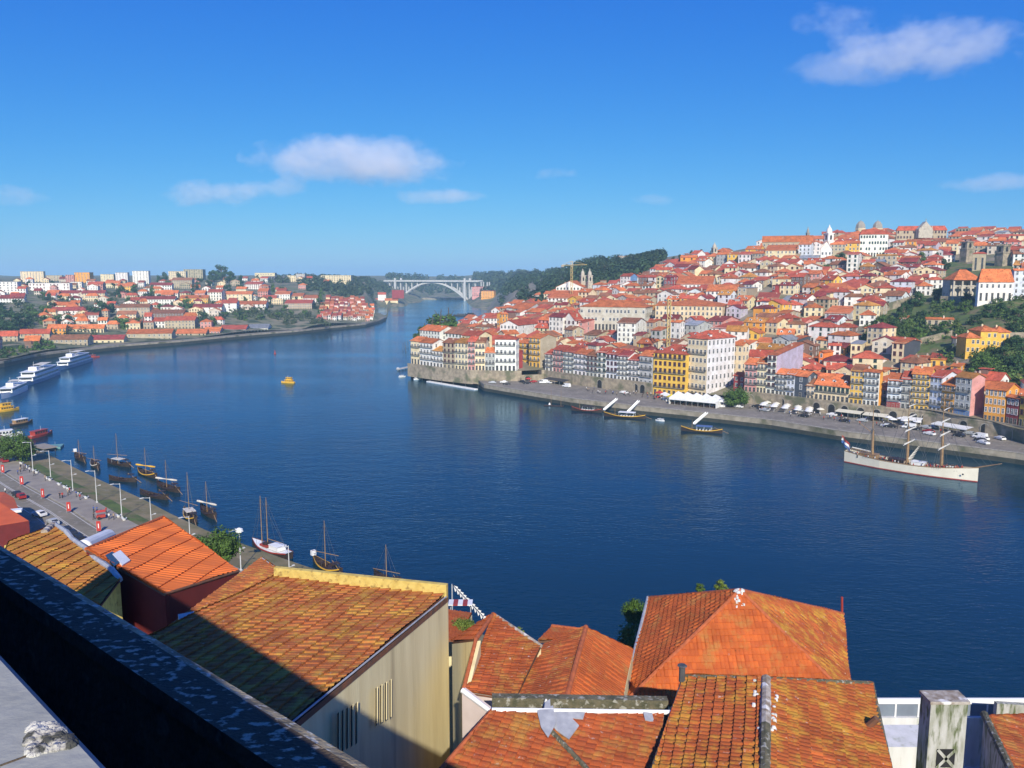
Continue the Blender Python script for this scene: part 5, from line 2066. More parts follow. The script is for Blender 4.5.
# western landing stage
a, b = on_z(428, 381, .5), on_z(476, 389, .5)
d = b - a
r = thing('floating_pontoon', 'long white floating pontoon below the western terrace wall', 'pontoon', (a.x, a.y, 0), atan2(d.y, d.x))
MB().box(0, d.length, -1.3, 1.3, -.3, .55).build('deck', 'white', r)
for i in range(5):
    MB().tube((d.length * i / 4, 1.6, -2), (d.length * i / 4, 1.6, 2.6), .15, .15, 6).build('pile', 'iron', r)
a, b = on_z(398, 369, 1.2), on_z(413, 364, 2.5)
d = b - a
r = thing('jetty', 'pale jetty running out from the tip of the north quay', 'jetty', (a.x, a.y, 0), atan2(d.y, d.x))
MB().box(0, d.length, -1.6, 1.6, .9, 1.3).build('deck', 'concrete', r)
for i in range(5):
    MB().tube((d.length * (i + .5) / 5, 0, -2), (d.length * (i + .5) / 5, 0, .9), .2, .2, 6).build('pile', 'iron', r)
for i, (x, y) in enumerate(((405, 348), (408, 347), (411, 350), (406, 352), (412, 345), (403, 350))):
    p = on_z(x, y, 0)
    tag(MB().tube((0, 0, -2), (0, 0, 5.5), .3, .25, 6).tube((0, 0, 5.5), (0, 0, 5.7), .34, .3, 6).build('mooring_post', 'iron', loc=p), 'dark mooring post standing in the river beside the tip of the north quay', 'post', 'mooring posts at the tip of the north quay')


def motor_boat(px, py, rz, L, label, hullm, cabm, decks=1, wake=False, name='motor_boat', canopy=None):
    p = on_z(px, py, 0)
    r = thing(name, label, 'boat', tuple(p), rz)
    mb, _ = hull_mb(L, L * .3, L * .085, L * .05, .1, .4, 14, .75, 0, 1, .8, .85, 2)
    mb.build('hull', [hullm, 'white', cabm], r)
    z = L * .07
    h = min(2.2, L * .16)
    for k in range(decks):
        x0, x1, w = -L * (.36 - .07 * k), L * (.2 - .1 * k), L * (.115 - .015 * k)
        MB().box(x0, x1, -w, w, z, z + h).build('cabin', cabm, r)
        mb = MB()
        n = max(3, int((x1 - x0) / 1.1))
        for i in range(n):
            a, b = x0 + (x1 - x0) * (i + .15) / n, x0 + (x1 - x0) * (i + .85) / n
            mb.box(a, b, -w - .015, -w - .005, z + h * .4, z + h * .8).box(a, b, w + .005, w + .015, z + h * .4, z + h * .8)
        mb.box(x1 + .005, x1 + .02, -w * .8, w * .8, z + h * .4, z + h * .85)
        mb.build('window_band', 'glass', r)
        MB().box(x0 - .3, x1 + .4, -w - .2, w + .2, z + h, z + h + .1).build('roof', canopy or cabm, r)
        z += h + .1
    MB().tube((0, 0, z), (0, 0, z + L * .14), .05, .04, 6).build('mast', 'white', r)
    return r


motor_boat(288, 383, radians(168), 8.5, 'yellow ferry boat alone in the middle of the river', 'yellow_paint', 'yellow_paint', 2)
motor_boat(8, 411, radians(60), 10, 'yellow two-deck boat moored at the left edge', 'yellow_paint', 'yellow_paint', 2)
motor_boat(22, 424, radians(70), 10, 'white and brown boat with short mast moored right of the yellow boat', 'darkwood', 'mastwood', 1, canopy='white')
motor_boat(41, 436, radians(75), 11, 'red topped boat, nearest of the small boats left of the river', 'red_paint', 'red_paint', 1)
motor_boat(5, 437, radians(40), 12, 'white open motor yacht moored on the teal pontoon', 'white', 'white', 1)
motor_boat(402, 377, radians(30), 4.5, 'small white boat beside the jetty, left of two', 'white', 'white')
motor_boat(418, 379.5, radians(20), 5.5, 'small white boat under the mossy terrace wall, right of two', 'white', 'white')
motor_boat(398, 370, radians(100), 6, 'grey motor boat tied to the end of the jetty', 'metal', 'white')
motor_boat(481, 383, radians(60), 8, 'blue and white boat in the small inlet of the quay', 'blue_paint', 'white')
motor_boat(470, 315, radians(150), 18, 'dark barge moored by the far north bank', 'darkwood', 'darkwood', 1, name='barge')
motor_boat(460, 316, radians(165), 20, 'long dark hull beside the barge at the far north bank', 'darkwood', 'iron', 1, name='barge')
motor_boat(93, 357.5, radians(30), 9, 'small red boat ahead of the cruise boats', 'red_paint', 'red_paint', 1)
motor_boat(660, 421, radians(150), 4, 'tiny white dinghy between the tour boats', 'white', 'white')
p = on_z(275, 354, 0)
tag(MB().lathe([(.9, -.3), (1.0, .5), (.5, .8), (.25, 3.0), (0, 3.2)], (0, 0, 0), 10).build('buoy', 'red_paint', loc=p), 'red river buoy floating off the south bank', 'buoy')
# wake of the ferry
p = on_z(288, 383, 0)
mb = MB()
mat('foam', (.10, .17, .25), (.03, .07, .13), .5, rough=.3)


def cruise(px0, py0, px1, py1, B, decks, label, blue):
    a, b = on_z(px0, py0, 0), on_z(px1, py1, 0)
    d = a - b                    # bow towards a
    L = d.length
    c = (a + b) / 2
    r = thing('cruise_boat', label, 'cruise boat', (c.x, c.y, 0), atan2(d.y, d.x), 'river cruise boats moored at the south quay')
    mb, _ = hull_mb(L, B, 2.3, 1.0, .1, .5, 20, .9, 0, 1, .9, .92, 1)
    mb.build('hull', ['cruise_blue' if blue else 'white', 'white'], r)
    z = 2.2
    for k in range(decks):
        x0, x1, w = -L * (.44 - .05 * k), L * (.3 - .07 * k), B * (.44 - .03 * k)
        MB().box(x0, x1, -w, w, z, z + 2.4).build('deck_house', 'white', r)
        mb = MB()
        n = int((x1 - x0) / 2)
        for i in range(n):
            p0, p1 = x0 + (x1 - x0) * (i + .1) / n, x0 + (x1 - x0) * (i + .9) / n
            mb.box(p0, p1, -w - .02, -w - .005, z + .8, z + 1.9).box(p0, p1, w + .005, w + .02, z + .8, z + 1.9)
        mb.box(x1 + .01, x1 + .03, -w * .85, w * .85, z + .9, z + 2.0)
        mb.build('window_band', 'glass', r)
        z += 2.4
        MB().box(x0 - .4, x1 + 1.0, -w - .4, w + .4, z, z + .12).build('roof_deck', 'white', r)
        z += .12
    MB().box(L * .02, L * .1, -B * .25, B * .25, z, z + 1.9).build('wheelhouse', 'white', r)
    MB().box(-L * .3, -L * .06, -B * .35, B * .35, z + 2.2, z + 2.3).build('sun_awning', 'sail', r)
    for x in (-L * .29, -L * .07):
        for y in (-B * .3, B * .3):
            MB().tube((x, y, z), (x, y, z + 2.2), .06, .06, 5).build('awning_post', 'metal', r)
    MB().tube((L * .06, 0, z + 1.9), (L * .06, 0, z + 5), .08, .05, 6).build('mast', 'white', r)


mat('cruise_blue', (.18, .30, .42), (.14, .25, .36), .4, rough=.4)
cruise(56, 371, 88, 361, 8, 2, 'white cruise boat with pale blue side, farthest of the moored three', True)
cruise(18, 388, 54, 374.5, 9, 2, 'long white cruise boat with pale blue side, middle of the moored three', True)
cruise(2, 399, 22, 390, 7, 1, 'short white cruise boat nearest the yellow boat', False)
a = on_z(-20, 452, 0)
r = thing('pontoon_stage', 'wide teal floating pontoon under the small boats at the left', 'pontoon', (a.x, a.y, 0), radians(18))
MB().box(-4, 27, -3, 3, -.3, .7).build('deck', 'teal_deck', r)
for i in range(4):
    MB().tube((i * 8, 3.1, .7), (i * 8, 3.1, 1.7), .05, .05, 5).build('rail_post', 'metal', r)
a = on_z(44, 447, 1.5)
r = thing('covered_jetty', 'grey-brown sloping jetty roof right of the round quay tree', 'jetty', (a.x, a.y, 0), radians(-35))
MB().box(-5, 5, -2.5, 2.5, 1.6, 1.9).build('deck', 'walkway', r)
for x in (-4, 4):
    for y in (-2, 2):
        MB().tube((x, y, -2), (x, y, 1.6), .15, .15, 6).build('pile', 'iron', r)


# ------------------------------------------------------------------ three masted ship
def tall_ship():
    a, b = on_z(974, 481.5, 0), on_z(846, 461, 0)
    d = a - b
    L = d.length
    c = (a + b) / 2
    r = thing('tall_ship', 'three-masted tall ship with cream hull and bare yards moored at the north quay', 'ship', (c.x, c.y, 0), atan2(d.y, d.x))
    B = 7.6
    mb, secs = hull_mb(L, B, 2.9, 1.7, 1.1, .6, 26, .5, 0, 1, .62, .9, None)
    mb.build('hull', ['cream_paint', 'wood'], r)
    # bulwark rail and boot stripe
    mb = MB()
    for (x0, w0, z0), (x1, w1, z1) in zip(secs, secs[1:]):
        for s in (-1, 1):
            mb.poly([(x0, s * w0 * 1.012, z0 - .12), (x1, s * w1 * 1.012, z1 - .12), (x1, s * w1 * 1.012, z1 + .12), (x0, s * w0 * 1.012, z0 + .12)])
            mb.poly([(x0, s * w0 * 1.012, z0 + .12), (x1, s * w1 * 1.012, z1 + .12), (x1, s * w1 * .93, z1 + .12), (x0, s * w0 * .93, z0 + .12)])
    mb.build('rail', 'mastwood', r)
    mb = MB()
    for (x0, w0, z0), (x1, w1, z1) in zip(secs, secs[1:]):
        for s in (-1, 1):
            mb.poly([(x0, s * (w0 * .9 + .02), .0), (x1, s * (w1 * .9 + .02), .0), (x1, s * (w1 * .91 + .02), .3), (x0, s * (w0 * .91 + .02), .3)])
    mb.build('waterline_stripe', 'red_paint', r)
    for x0, x1, w, h, m in ((-L * .38, -L * .24, 1.8, 2.0, 'mastwood'), (-L * .14, -.02 * L, 1.7, 1.7, 'wood'), (L * .04, L * .14, 1.5, 1.8, 'white'), (L * .24, L * .3, 1.3, 1.6, 'wood')):
        MB().box(x0, x1, -w, w, 1.7, 1.9 + h).box(x0 - .15, x1 + .15, -w - .15, w + .15, 1.9 + h, 2.0 + h).build('deck_house', m, r)
    masts = ((-L * .28, 22, 0), (0.0, 27, 1), (L * .26, 27, 1))
    yardz = (.36, .52, .68, .82)
    for mx, mh, sq in masts:
        m = MB().tube((mx, 0, 1.5), (mx - .4, 0, mh * .55), .55, .4, 8).tube((mx - .4, 0, mh * .5), (mx - .7, 0, mh), .2, .08, 7).build('mast', 'mastwood', r)
        mb = MB()
        for sx in (-1.6, -.8, 0, .8):
            for s in (-1, 1):
                mb.tube((mx + sx, s * B * .46, 3.2), (mx - .4, 0, mh * .6), .05, .05, 4)
        for zz in range(8):
            k = zz / 9
            for s in (-1, 1):
                mb.tube((mx - 1.6 + 1.2 * k, s * B * .46 * (1 - k), 3.2 + (mh * .6 - 3.2) * k), (mx + .8 - 1.2 * k, s * B * .46 * (1 - k), 3.2 + (mh * .6 - 3.2) * k), .02, .02, 3)
        for dx in (-L * .16, L * .16):
            mb.tube((mx - .7, 0, mh * .97), (mx + dx, 0, 3), .055, .055, 4)
            mb.tube((mx - .4, 0, mh * .58), (mx + dx, 0, 3), .05, .05, 4)
        mb.build('rigging', 'iron', r)
        if sq:
            for k, zf in enumerate(yardz):
                w = (6.6, 5.8, 4.8, 3.6)[k]
                y = MB().tube((mx + .4 + .1, -w, mh * zf), (mx + .4, 0, mh * zf + .1), .08, .15, 6).tube((mx + .4, 0, mh * zf + .1), (mx + .3, w, mh * zf), .15, .08, 6).build('yard', 'white', r)
                y.rotation_euler = (0, 0, 0)
                if k < 3:
                    MB().tube((mx + .4, -w * .8, mh * zf + .26), (mx + .4, w * .8, mh * zf + .26), .17, .17, 6).build('furled_sail', 'sail', y)
        else:
            MB().tube((mx, 0, 4.2), (mx - 7.5, 0, 4.8), .16, .12, 6).build('boom', 'mastwood', r)
            MB().tube((mx - .3, 0, mh * .5), (mx - 5.6, 0, mh * .66), .13, .1, 6).build('gaff', 'mastwood', r)
            MB().tube((mx, 0, 4.6), (mx - 7, 0, 5.2), .26, .2, 7).build('furled_sail', 'sail', r)
    MB().tube((L * .47, 0, 4.0), (L * .68, 0, 7.0), .26, .12, 7).build('bowsprit', 'mastwood', r)
    mb = MB()
    for zf in (.55, .75, .95):
        mb.tube((L * .26, 0, 27 * zf), (L * .5 + L * .18 * (zf - .3), 0, 4.6 + 3 * (zf - .4)), .035, .035, 4)
    mb.tube((L * .68, 0, 7), (L * .5, 0, 1.2), .04, .04, 4)
    mb.build('headstay', 'iron', r)
    mb = MB()
    for i in range(10):
        x = -.3 + i * .35
        z0, z1 = 3.4 + i * .55, 3.4 + (i + 1) * .55
        mb.poly([(x, -.3 - .1 * (i % 2), z0), (x + .35, -.2, z1), (x + 1.5 - .1 * i, .6, z1 - .3), (x + 1.3 - .1 * i, .7, z0)])
    mb.build('loose_sail', 'sail', r)
    MB().tube((L * .43, -1.9, 2.2), (L * .43, -2.12, 2.15), .28, .28, 12).build('anchor_port', 'iron', r)
    # ensign at the stern
    MB().tube((-L * .485, 0, 3.8), (-L * .55, 0, 9.2), .07, .05, 6).build('flagstaff', 'mastwood', r)
    for k, m in enumerate(('red_paint', 'white', 'blue_paint')):
        mb = MB()
        for i in range(8):
            x0, x1 = i * .5, (i + 1) * .5
            f = lambda x: (-L * .545 + x * .75, .35 * sin(x * 2.4), 9.0 - x * .75 - k * .85)
            p0, p1 = f(x0), f(x1)
            mb.poly([p0, p1, (p1[0] - .2, p1[1], p1[2] - .85), (p0[0] - .2, p0[1], p0[2] - .85)])
        mb.build('ensign_stripe', m, r)
    # crowd on deck: things of their own
    th = atan2(d.y, d.x)
    for i in range(110):
        t = R(-.43, .42)
        x = L * t
        w = B / 2 * (.75 if t < .2 else .75 * (1 - ((t - .2) / .4)))
        y = R(-w, w)
        zz = 2.9 + 1.1 * max(0, -t * 2) ** 2.2 + 1.7 * max(0, t * 2) ** 2.2 - 1.1
        p = Vector((c.x + x * cos(th) - y * sin(th), c.y + x * sin(th) + y * cos(th), zz + .02))
        tc = random.choice(('red', 'red', 'red', 'tan', 'white', 'dark'))
        person(tuple(p), tc, f'small person in {tc if tc != "dark" else "black"} top in the crowd on the tall ship deck', 'crowd on the tall ship deck')
    a, b = secs[20], secs[20]
    return r


tall_ship()
a, b = on_z(938, 452, QZ), on_z(1006, 467, QZ)
# ------------------------------------------------------------------ foreground roofs, tile by tile
def ray_plane(px, py, o, n):
    d = at(px, py, 10) - Vector((0, 0, CZ))
    t = (o - Vector((0, 0, CZ))).dot(n) / d.dot(n)
    return Vector((0, 0, CZ)) + d * t


def plane_pts(spec):
    """first three entries carry depths; the others are dropped onto their plane"""
    p = [at(*q) for q in spec[:3]]
    n = (p[1] - p[0]).cross(p[2] - p[0]).normalized()
    if n.z < 0:
        n = -n
    return p + [ray_plane(q[0], q[1], p[0], n) for q in spec[3:]], n


def tile_roof(name, pts, n, sdir, m, parent, w=.3, L=.5, amp=.035, step=.04, th=.16, sub=6, wob=.02):
    """pan tiles over a convex polygon; courses run along sdir, ribs run across them"""
    s = (sdir - n * sdir.dot(n)).normalized()
    t = n.cross(s)
    if t.z < 0:
        t = -t
    o = pts[0]
    P = [((p - o).dot(s), (p - o).dot(t)) for p in pts]
    s0, s1 = min(a for a, b in P), max(a for a, b in P)
    t0, t1 = min(b for a, b in P), max(b for a, b in P)
    ns = int((s1 - s0) / w * sub) + 1
    rows = []
    for k in range(int((t1 - t0) / L) + 2):
        rows += [t0 + k * L + .001, t0 + (k + 1) * L - .001]
    mb = MB()
    uv = []
    nr = len(rows)
    ph = R(0, 9)
    for i in range(ns + 1):
        a = s0 + (s1 - s0) * i / ns
        a = min(max(a, s0 + 1e-4), s1 - 1e-4)
        ts = []
        for (x0, y0), (x1, y1) in zip(P, P[1:] + P[:1]):
            if (x0 - a) * (x1 - a) <= 0 and abs(x1 - x0) > 1e-7:
                ts.append(y0 + (y1 - y0) * (a - x0) / (x1 - x0))
        lo, hi = (min(ts), max(ts)) if ts else (0, 0)
        for j, b in enumerate(rows):
            bb = min(max(b, lo), hi)
            k = j // 2
            fr = (b - (t0 + k * L)) / L
            jit_ = wob * sin(k * 7.3 + floor((a - s0) / w) * 3.1)
            h = amp * abs(sin(pi * (a - s0) / w)) + step * (1 - fr) + jit_ + .07 * sin(a * .7 + ph) * sin(b * .6 + ph) + .014 * sin(k * 12.9 + floor((a - s0) / w) * 78.2)
            q = o + s * a + t * bb + n * h
            mb.v.append(tuple(q))
            uv.append(((a - s0) / w, k + fr * .98 + .01))
    for i in range(ns):
        for j in range(nr - 1):
            k = i * nr + j
            va, vb, vc, vd = mb.v[k], mb.v[k + nr], mb.v[k + nr + 1], mb.v[k + 1]
            if (Vector(va) - Vector(vd)).length < .004 * 0 + 1e-5 and (Vector(vb) - Vector(vc)).length < 1e-5:
                continue
            mb.f.append((k, k + nr, k + nr + 1, k + 1))
            mb.m.append(0)
    nv = len(mb.v)
    low = [tuple(p - n * th) for p in pts]
    up = [tuple(p + n * .01) for p in pts]
    mb.poly(low[::-1], 1)
    for i in range(len(pts)):
        j = (i + 1) % len(pts)
        mb.poly([low[i], low[j], up[j], up[i]], 1)
    me = mb.mesh(name, [m, 'tile_edge'])
    ul = me.uv_layers.new(name='UVMap')
    idx = [0] * len(me.loops)
    me.loops.foreach_get('vertex_index', idx)
    flat = []
    for v in idx:
        flat += uv[v] if v < nv else (0, 0)
    ul.data.foreach_set('uv', flat)
    return inst(name, me, parent)


mat('tile_edge', (.20, .08, .04), (.10, .06, .04), 2)
mat('mortar', (.42, .38, .33), (.22, .17, .12), 3., c3=(.65, .63, .6), s3=2., t3=(.55, .65), bump=.03, bscale=10)
mat('moss', (.15, .13, .08), (.07, .07, .04), 2.5, c3=(.33, .32, .27), s3=4, t3=(.55, .65), bump=.05, bscale=12)
mat('lead', (.42, .43, .44), (.30, .31, .33), 2, rough=.5)
mat('cream_wall', (.74, .64, .37), (.64, .54, .30), .7, c3=(.36, .29, .17), s3=.42, t3=(.58, .76), stretch=(1.6, 1.6, .16), bump=.015, bscale=7, detail=9)
mat('yellow_wall', (.62, .48, .14), (.5, .36, .09), 2, c3=(.3, .2, .06), s3=3, t3=(.55, .7))
mat('red_wall', (.15, .016, .013), (.12, .013, .011), .6)
mat('pink_wall', (.60, .50, .45), (.52, .43, .38), 1.)
mat('white_wall', (.66, .66, .64), (.55, .56, .53), .8, c3=(.35, .38, .28), s3=1.2, t3=(.55, .75), stretch=(2, 2, .5))
mat('lichen_wall', (.45, .44, .40), (.28, .28, .22), 1.6, c3=(.10, .12, .05), s3=2.2, t3=(.5, .65), stretch=(2, 2, .5), bump=.03)
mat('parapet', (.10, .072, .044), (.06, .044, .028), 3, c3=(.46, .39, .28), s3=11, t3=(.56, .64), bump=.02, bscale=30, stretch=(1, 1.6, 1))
mat('parapet_lit_edge', (.42, .34, .2), (.16, .13, .08), 6, c3=(.5, .48, .4), s3=14, t3=(.55, .64), bump=.02, bscale=30)  # same stone as the parapet, painted paler as a sunlit strip
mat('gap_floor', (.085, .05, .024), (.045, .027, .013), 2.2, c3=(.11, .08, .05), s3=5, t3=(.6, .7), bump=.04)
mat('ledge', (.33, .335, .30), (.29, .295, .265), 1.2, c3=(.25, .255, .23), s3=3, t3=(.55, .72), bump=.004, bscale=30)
mat('ledge_side_shade', (.12, .20, .25), (.09, .15, .19), 3.)  # ledge stone with the bluish shade of its side painted in
mat('rubble', (.55, .53, .46), (.25, .23, .2), 12, c3=(.06, .06, .05), s3=16, t3=(.52, .58), bump=.03, bscale=30)
T_OR = tile_mat('tiles_clean', (.68, .165, .035), (.56, .12, .03), (.45, .15, .04), .0, (.6, .4, .3), .0, dam=.2)
T_CR = tile_mat('tiles_lichened', (.48, .15, .042), (.34, .095, .03), (.47, .27, .045), .5, (.58, .52, .43), .42, dam=.7, sat=.8)
T_YL = tile_mat('tiles_yellowed', (.50, .20, .04), (.36, .12, .03), (.48, .28, .04), .5, (.54, .48, .38), .35, dam=.7, sat=.8)
T_R1 = tile_mat('tiles_red', (0.554, 0.130, 0.029), (0.370, 0.076, 0.024), (.38, .18, .05), .36, (.6, .5, .42), .3, dam=.65, sat=.7)
T_R2 = tile_mat('tiles_patched', (0.504, 0.126, 0.031), (0.286, 0.059, 0.024), (.46, .25, .035), .5, (.58, .48, .42), .5, dam=.8, sat=.7)
T_R3 = tile_mat('tiles_old', (0.470, 0.113, 0.031), (0.286, 0.059, 0.025), (.40, .20, .045), .42, (.55, .48, .42), .5, dam=.8, sat=.7)

UP = Vector((0, 0, 1))


def slab_wall(name, pts, m, parent, th=.3, inward=None):
    """a wall polygon with thickness"""
    pts = [Vector(p) for p in pts]
    n = (pts[1] - pts[0]).cross(pts[2] - pts[0]).normalized()
    if inward is not None and n.dot(inward) < 0:
        n = -n
    q = [p + n * th for p in pts]
    mb = MB()
    mb.poly(pts)
    mb.poly(q[::-1])
    k = len(pts)
    for i in range(k):
        mb.poly([pts[i], pts[(i + 1) % k], q[(i + 1) % k], q[i]])
    return mb.build(name, m, parent)


def ridge(name, a, b, m, parent, r=.14, seg=.42):
    mb = MB()
    d = b - a
    n = max(1, int(d.length / seg))
    for i in range(n):
        p, q = a + d * (i / n), a + d * ((i + 1.08) / n)
        mb.tube(p, q, r * 1.06, r * .94, 8)
    return mb.build(name, m, parent)


def drop(p, z):
    return Vector((p.x, p.y, z))


# --- cream house -------------------------------------------------------------
C = at(448, 587, 50)
a_ = Vector((.24, 1, 0)).normalized()
b_ = Vector((a_.y, -a_.x, 0))
Nr = at(300, 704, 31.7)
rk = (Nr - C)
near = C + rk * 1.55
left = C - b_ * 12.4 + Vector((0, 0, .1))
pts = [C - UP * .5, near - UP * .75, near - b_ * 12.4 - UP * .7, left - UP * .45]
n = (pts[1] - pts[0]).cross(pts[3] - pts[0]).normalized()
n = n if n.z > 0 else -n
cream = thing('cream_house', 'cream-walled house with lichen-covered tile roof and slatted wall vents, half in shadow', 'house')
tile_roof('roof', [p - b_ * (.15 if i < 2 else 0) for i, p in enumerate(pts)], n, a_, T_CR, cream, w=.32, L=.74, amp=.035, step=.11)
W0 = C + b_ * .0
slab_wall('side_wall', [drop(C, 28), drop(near, 28), near - UP * .86, C - UP * .86], 'cream_wall', cream, .35, -b_)
slab_wall('front_wall', [drop(C, 24), drop(left, 24), left - UP * .96, C - UP * .96], 'cream_wall', cream, .3, -a_)
slab_wall('parapet', [C - UP * .95, left - UP * .95, left + UP * .25, C + UP * .25], 'yellow_wall', cream, .35, -a_ * 1.0).location = (0, 0, 0)
mb = MB()
mb.tube(C - UP * .5 - a_ * .4, near - UP * .5, .05, .05, 6)
mb.build('verge_flashing', 'lead', cream)
slab_wall('verge_band', [C - UP * .62 + b_ * .05 - a_ * .2, near - UP * .62 + b_ * .05, near - UP * .92 + b_ * .05, C - UP * .92 + b_ * .05 - a_ * .2], 'tile_edge', cream, .03, -b_)


def on_wall(px, py):
    return ray_plane(px, py, C + b_ * .02, b_)


for x0, x1, y0, y1, lab in ((338, 356, 713, 748, 0), (376, 390, 682, 720, 1)):
    k = 5 if lab == 0 else 4
    for i in range(k):
        px = x0 + (x1 - x0) * i / (k - 1)
        dy = -(px - x0) * .55
        A, B = on_wall(px, y0 + dy + (6 if lab else 0)), on_wall(px, y1 + dy + 6)
        d = a_ * .10
        v = MB()
        v.poly([B - d, B + d, A + d, A - d], 0)
        for s in (-1, 1):
            v.poly([B + d * s, B + d * s * 1.5 + b_ * .04, A + d * s * 1.5 + b_ * .04, A + d * s], 1)
        v.build('vent_slot', ['dark', 'cream_wall'], cream)
# --- lichened neighbour roof (peak left of the parapet) ------------------------
r = thing('lichened_house', 'old house with steep lichen-stained tile roof between red-walled and cream house', 'house')
A, E, G = at(262, 558, 58), at(168, 628, 47), at(262, 676, 39)
n = (E - A).cross(G - A).normalized()
n = n if n.z > 0 else -n
H_ = ray_plane(305, 590, A, n)
I_ = ray_plane(330, 640, A, n)
J_ = ray_plane(200, 690, A, n)
tile_roof('roof', [A, E, J_, G, H_], n, (E - A), T_CR, r, w=.32, L=.74, amp=.035, step=.11)
ridge('verge_tiles', A, E, 'mortar', r, .1)
ridge('verge_tiles', A, H_, 'lead', r, .09)
slab_wall('side_wall', [A - UP * .2, E - UP * .2, drop(E, 25), drop(A, 25)], 'cream_wall', r, .3, Vector((1, 0, 0)))
slab_wall('front_wall', [A - UP * .2, H_ - UP * .2, drop(H_, 25), drop(A, 25)], 'cream_wall', r, .3, Vector((0, -1, 0)))
p = ray_plane(188, 624, A, n)
MB().box(-.5, .5, -.5, .5, -.3, .55).build('roof_vent', 'pink_wall', r, loc=tuple(p), rz=.5)

# --- bright orange roof, red walls ----------------------------------------------
r = thing('red_walled_house', 'dark red walled house with bright clean orange roof and a skylight', 'house')
Lf, Tp, Rt = at(86, 549, 60), at(163, 517, 74), at(239, 571, 62)
n = (Tp - Lf).cross(Rt - Lf).normalized()
n = n if n.z > 0 else -n
Bm = ray_plane(165, 594, Lf, n)
Kk = ray_plane(100, 625, Lf, n)
B2 = Lf + (Bm - Lf) * 1.0
tile_roof('roof', [Lf, Tp, Rt, Bm], n, (Tp - Lf), T_OR, r, w=.3, L=(Rt - Tp).length / 10.2, amp=.03, step=.10)
ridge('ridge_tiles', Lf, Tp, 'tiles_ridge' if 'tiles_ridge' in MATS else mat('tiles_ridge', (.46, .12, .04), (.30, .08, .03), 3), r, .14)
ridge('ridge_tiles', Rt, Bm, 'tile_edge', r, .1)
iw = (Lf - Bm).normalized()
slab_wall('side_wall', [Bm - UP * .15, Rt - UP * .15, drop(Rt, 30), drop(Bm, 30)], 'red_wall', r, .3, iw)
slab_wall('front_wall', [Tp - UP * .15, Rt - UP * .15, drop(Rt, 25), drop(Tp, 25)], 'red_wall', r, .3, Vector((0, -1, 0)))
slab_wall('back_wall', [Lf - UP * .15, Bm - UP * .15, drop(Bm, 30), drop(Lf, 30)], 'red_wall', r, .3, Vector((0, 1, 0)))
slab_wall('side_wall', [Lf - UP * .15, Tp - UP * .15, drop(Tp, 25), drop(Lf, 25)], 'red_wall', r, .3, -iw)
S0, S1, S2, S3 = [ray_plane(x, y, Lf, n) + n * .16 for x, y in ((112, 556), (120, 552), (130, 562), (122, 567))]
fr = MB()
q = [S0, S1, S2, S3]
for i in range(4):
    fr.poly([q[i], q[(i + 1) % 4], q[(i + 1) % 4] - n * .2, q[i] - n * .2])
fr.poly(q)
fr.build('skylight', 'white', r)
S0, S1, S2, S3 = [ray_plane(x, y, Lf, n) + n * .14 for x, y in ((105, 557), (112, 553), (122, 562), (114, 568))]
q = [S0, S1, S2, S3]
MB().poly(q).poly([q[0], q[1], q[1] - n * .14, q[0] - n * .14]).poly([q[3], q[0], q[0] - n * .14, q[3] - n * .14]).build('skylight_glass', 'glass', r)
a0, a1 = ray_plane(215, 598, Bm, iw) , 0
ridge('downpipe', Rt.lerp(Bm, .36) - iw * .15 - UP * 2, Rt.lerp(Bm, .36) - iw * .15 - UP * 5, 'white', r, .08, 9)
# low strip of old roof under the red wall
A, B, Cc = at(222, 596, 58), at(236, 588, 60), at(190, 622, 50)
# --- yellow lichened roof far left -------------------------------------------------
r = thing('yellowed_roof_house', 'low house at the left with yellow lichened roof edged in lead flashing', 'house')
A, B, Cc = at(8, 543, 62), at(54, 524, 70), at(120, 580, 54)
n = (B - A).cross(Cc - A).normalized()
n = n if n.z > 0 else -n
Dd = ray_plane(100, 606, A, n)
Ee = ray_plane(0, 560, A, n)
tile_roof('roof', [A, B, Cc, Dd, Ee], n, (B - A), T_YL, r, w=.32, L=.95, amp=.035, step=.1)
pr_ = B
fl = MB()
k = 9
prev = B
for i in range(1, k + 1):
    q = B.lerp(Cc, i / k) + n * (.12 + .1 * ((i * 7) % 3 - 1))
    fl.tube(prev, q, .24, .2, 6)
    prev = q
fl.build('lead_flashing', 'lead', r)
slab_wall('side_wall', [B - UP * .2, Cc - UP * .2, drop(Cc, 28), drop(B, 22)], 'yellow_wall', r, .3, Vector((-1, 0, 0)))
slab_wall('front_wall', [A - UP * .2, B - UP * .2, drop(B, 22), drop(A, 22)], 'yellow_wall', r, .3, Vector((0, -1, 0)))
ridge('mortar_cap', ray_plane(44, 533, A, n), B, 'mortar', r, .3, .8)
# white tank
p0, p1 = at(84, 548, 66), at(108, 537, 72)
r = thing('water_tank', 'white cylindrical tank lying beside the bright orange roof', 'tank')
MB().tube(p0, p1, .72, .72, 16).build('barrel', 'white', r)
d = (p1 - p0).normalized()
mb = MB()
for i in range(5):
    mb.tube(p0 - d * (.3 * sin(i * pi / 8) / sin(pi / 2) * .9), p0 - d * (.3 * sin((i + 1) * pi / 8)), .72 * cos(i * pi / 10.5), .72 * cos((i + 1) * pi / 10.5), 16)
mb.build('end_cap', 'white', r)
MB().tube(p0.lerp(p1, .3) - UP * .6, p0.lerp(p1, .3) - UP * 3, .2, .2).tube(p0.lerp(p1, .7) - UP * .6, p0.lerp(p1, .7) - UP * 3, .2, .2).build('stand', 'metal', r)
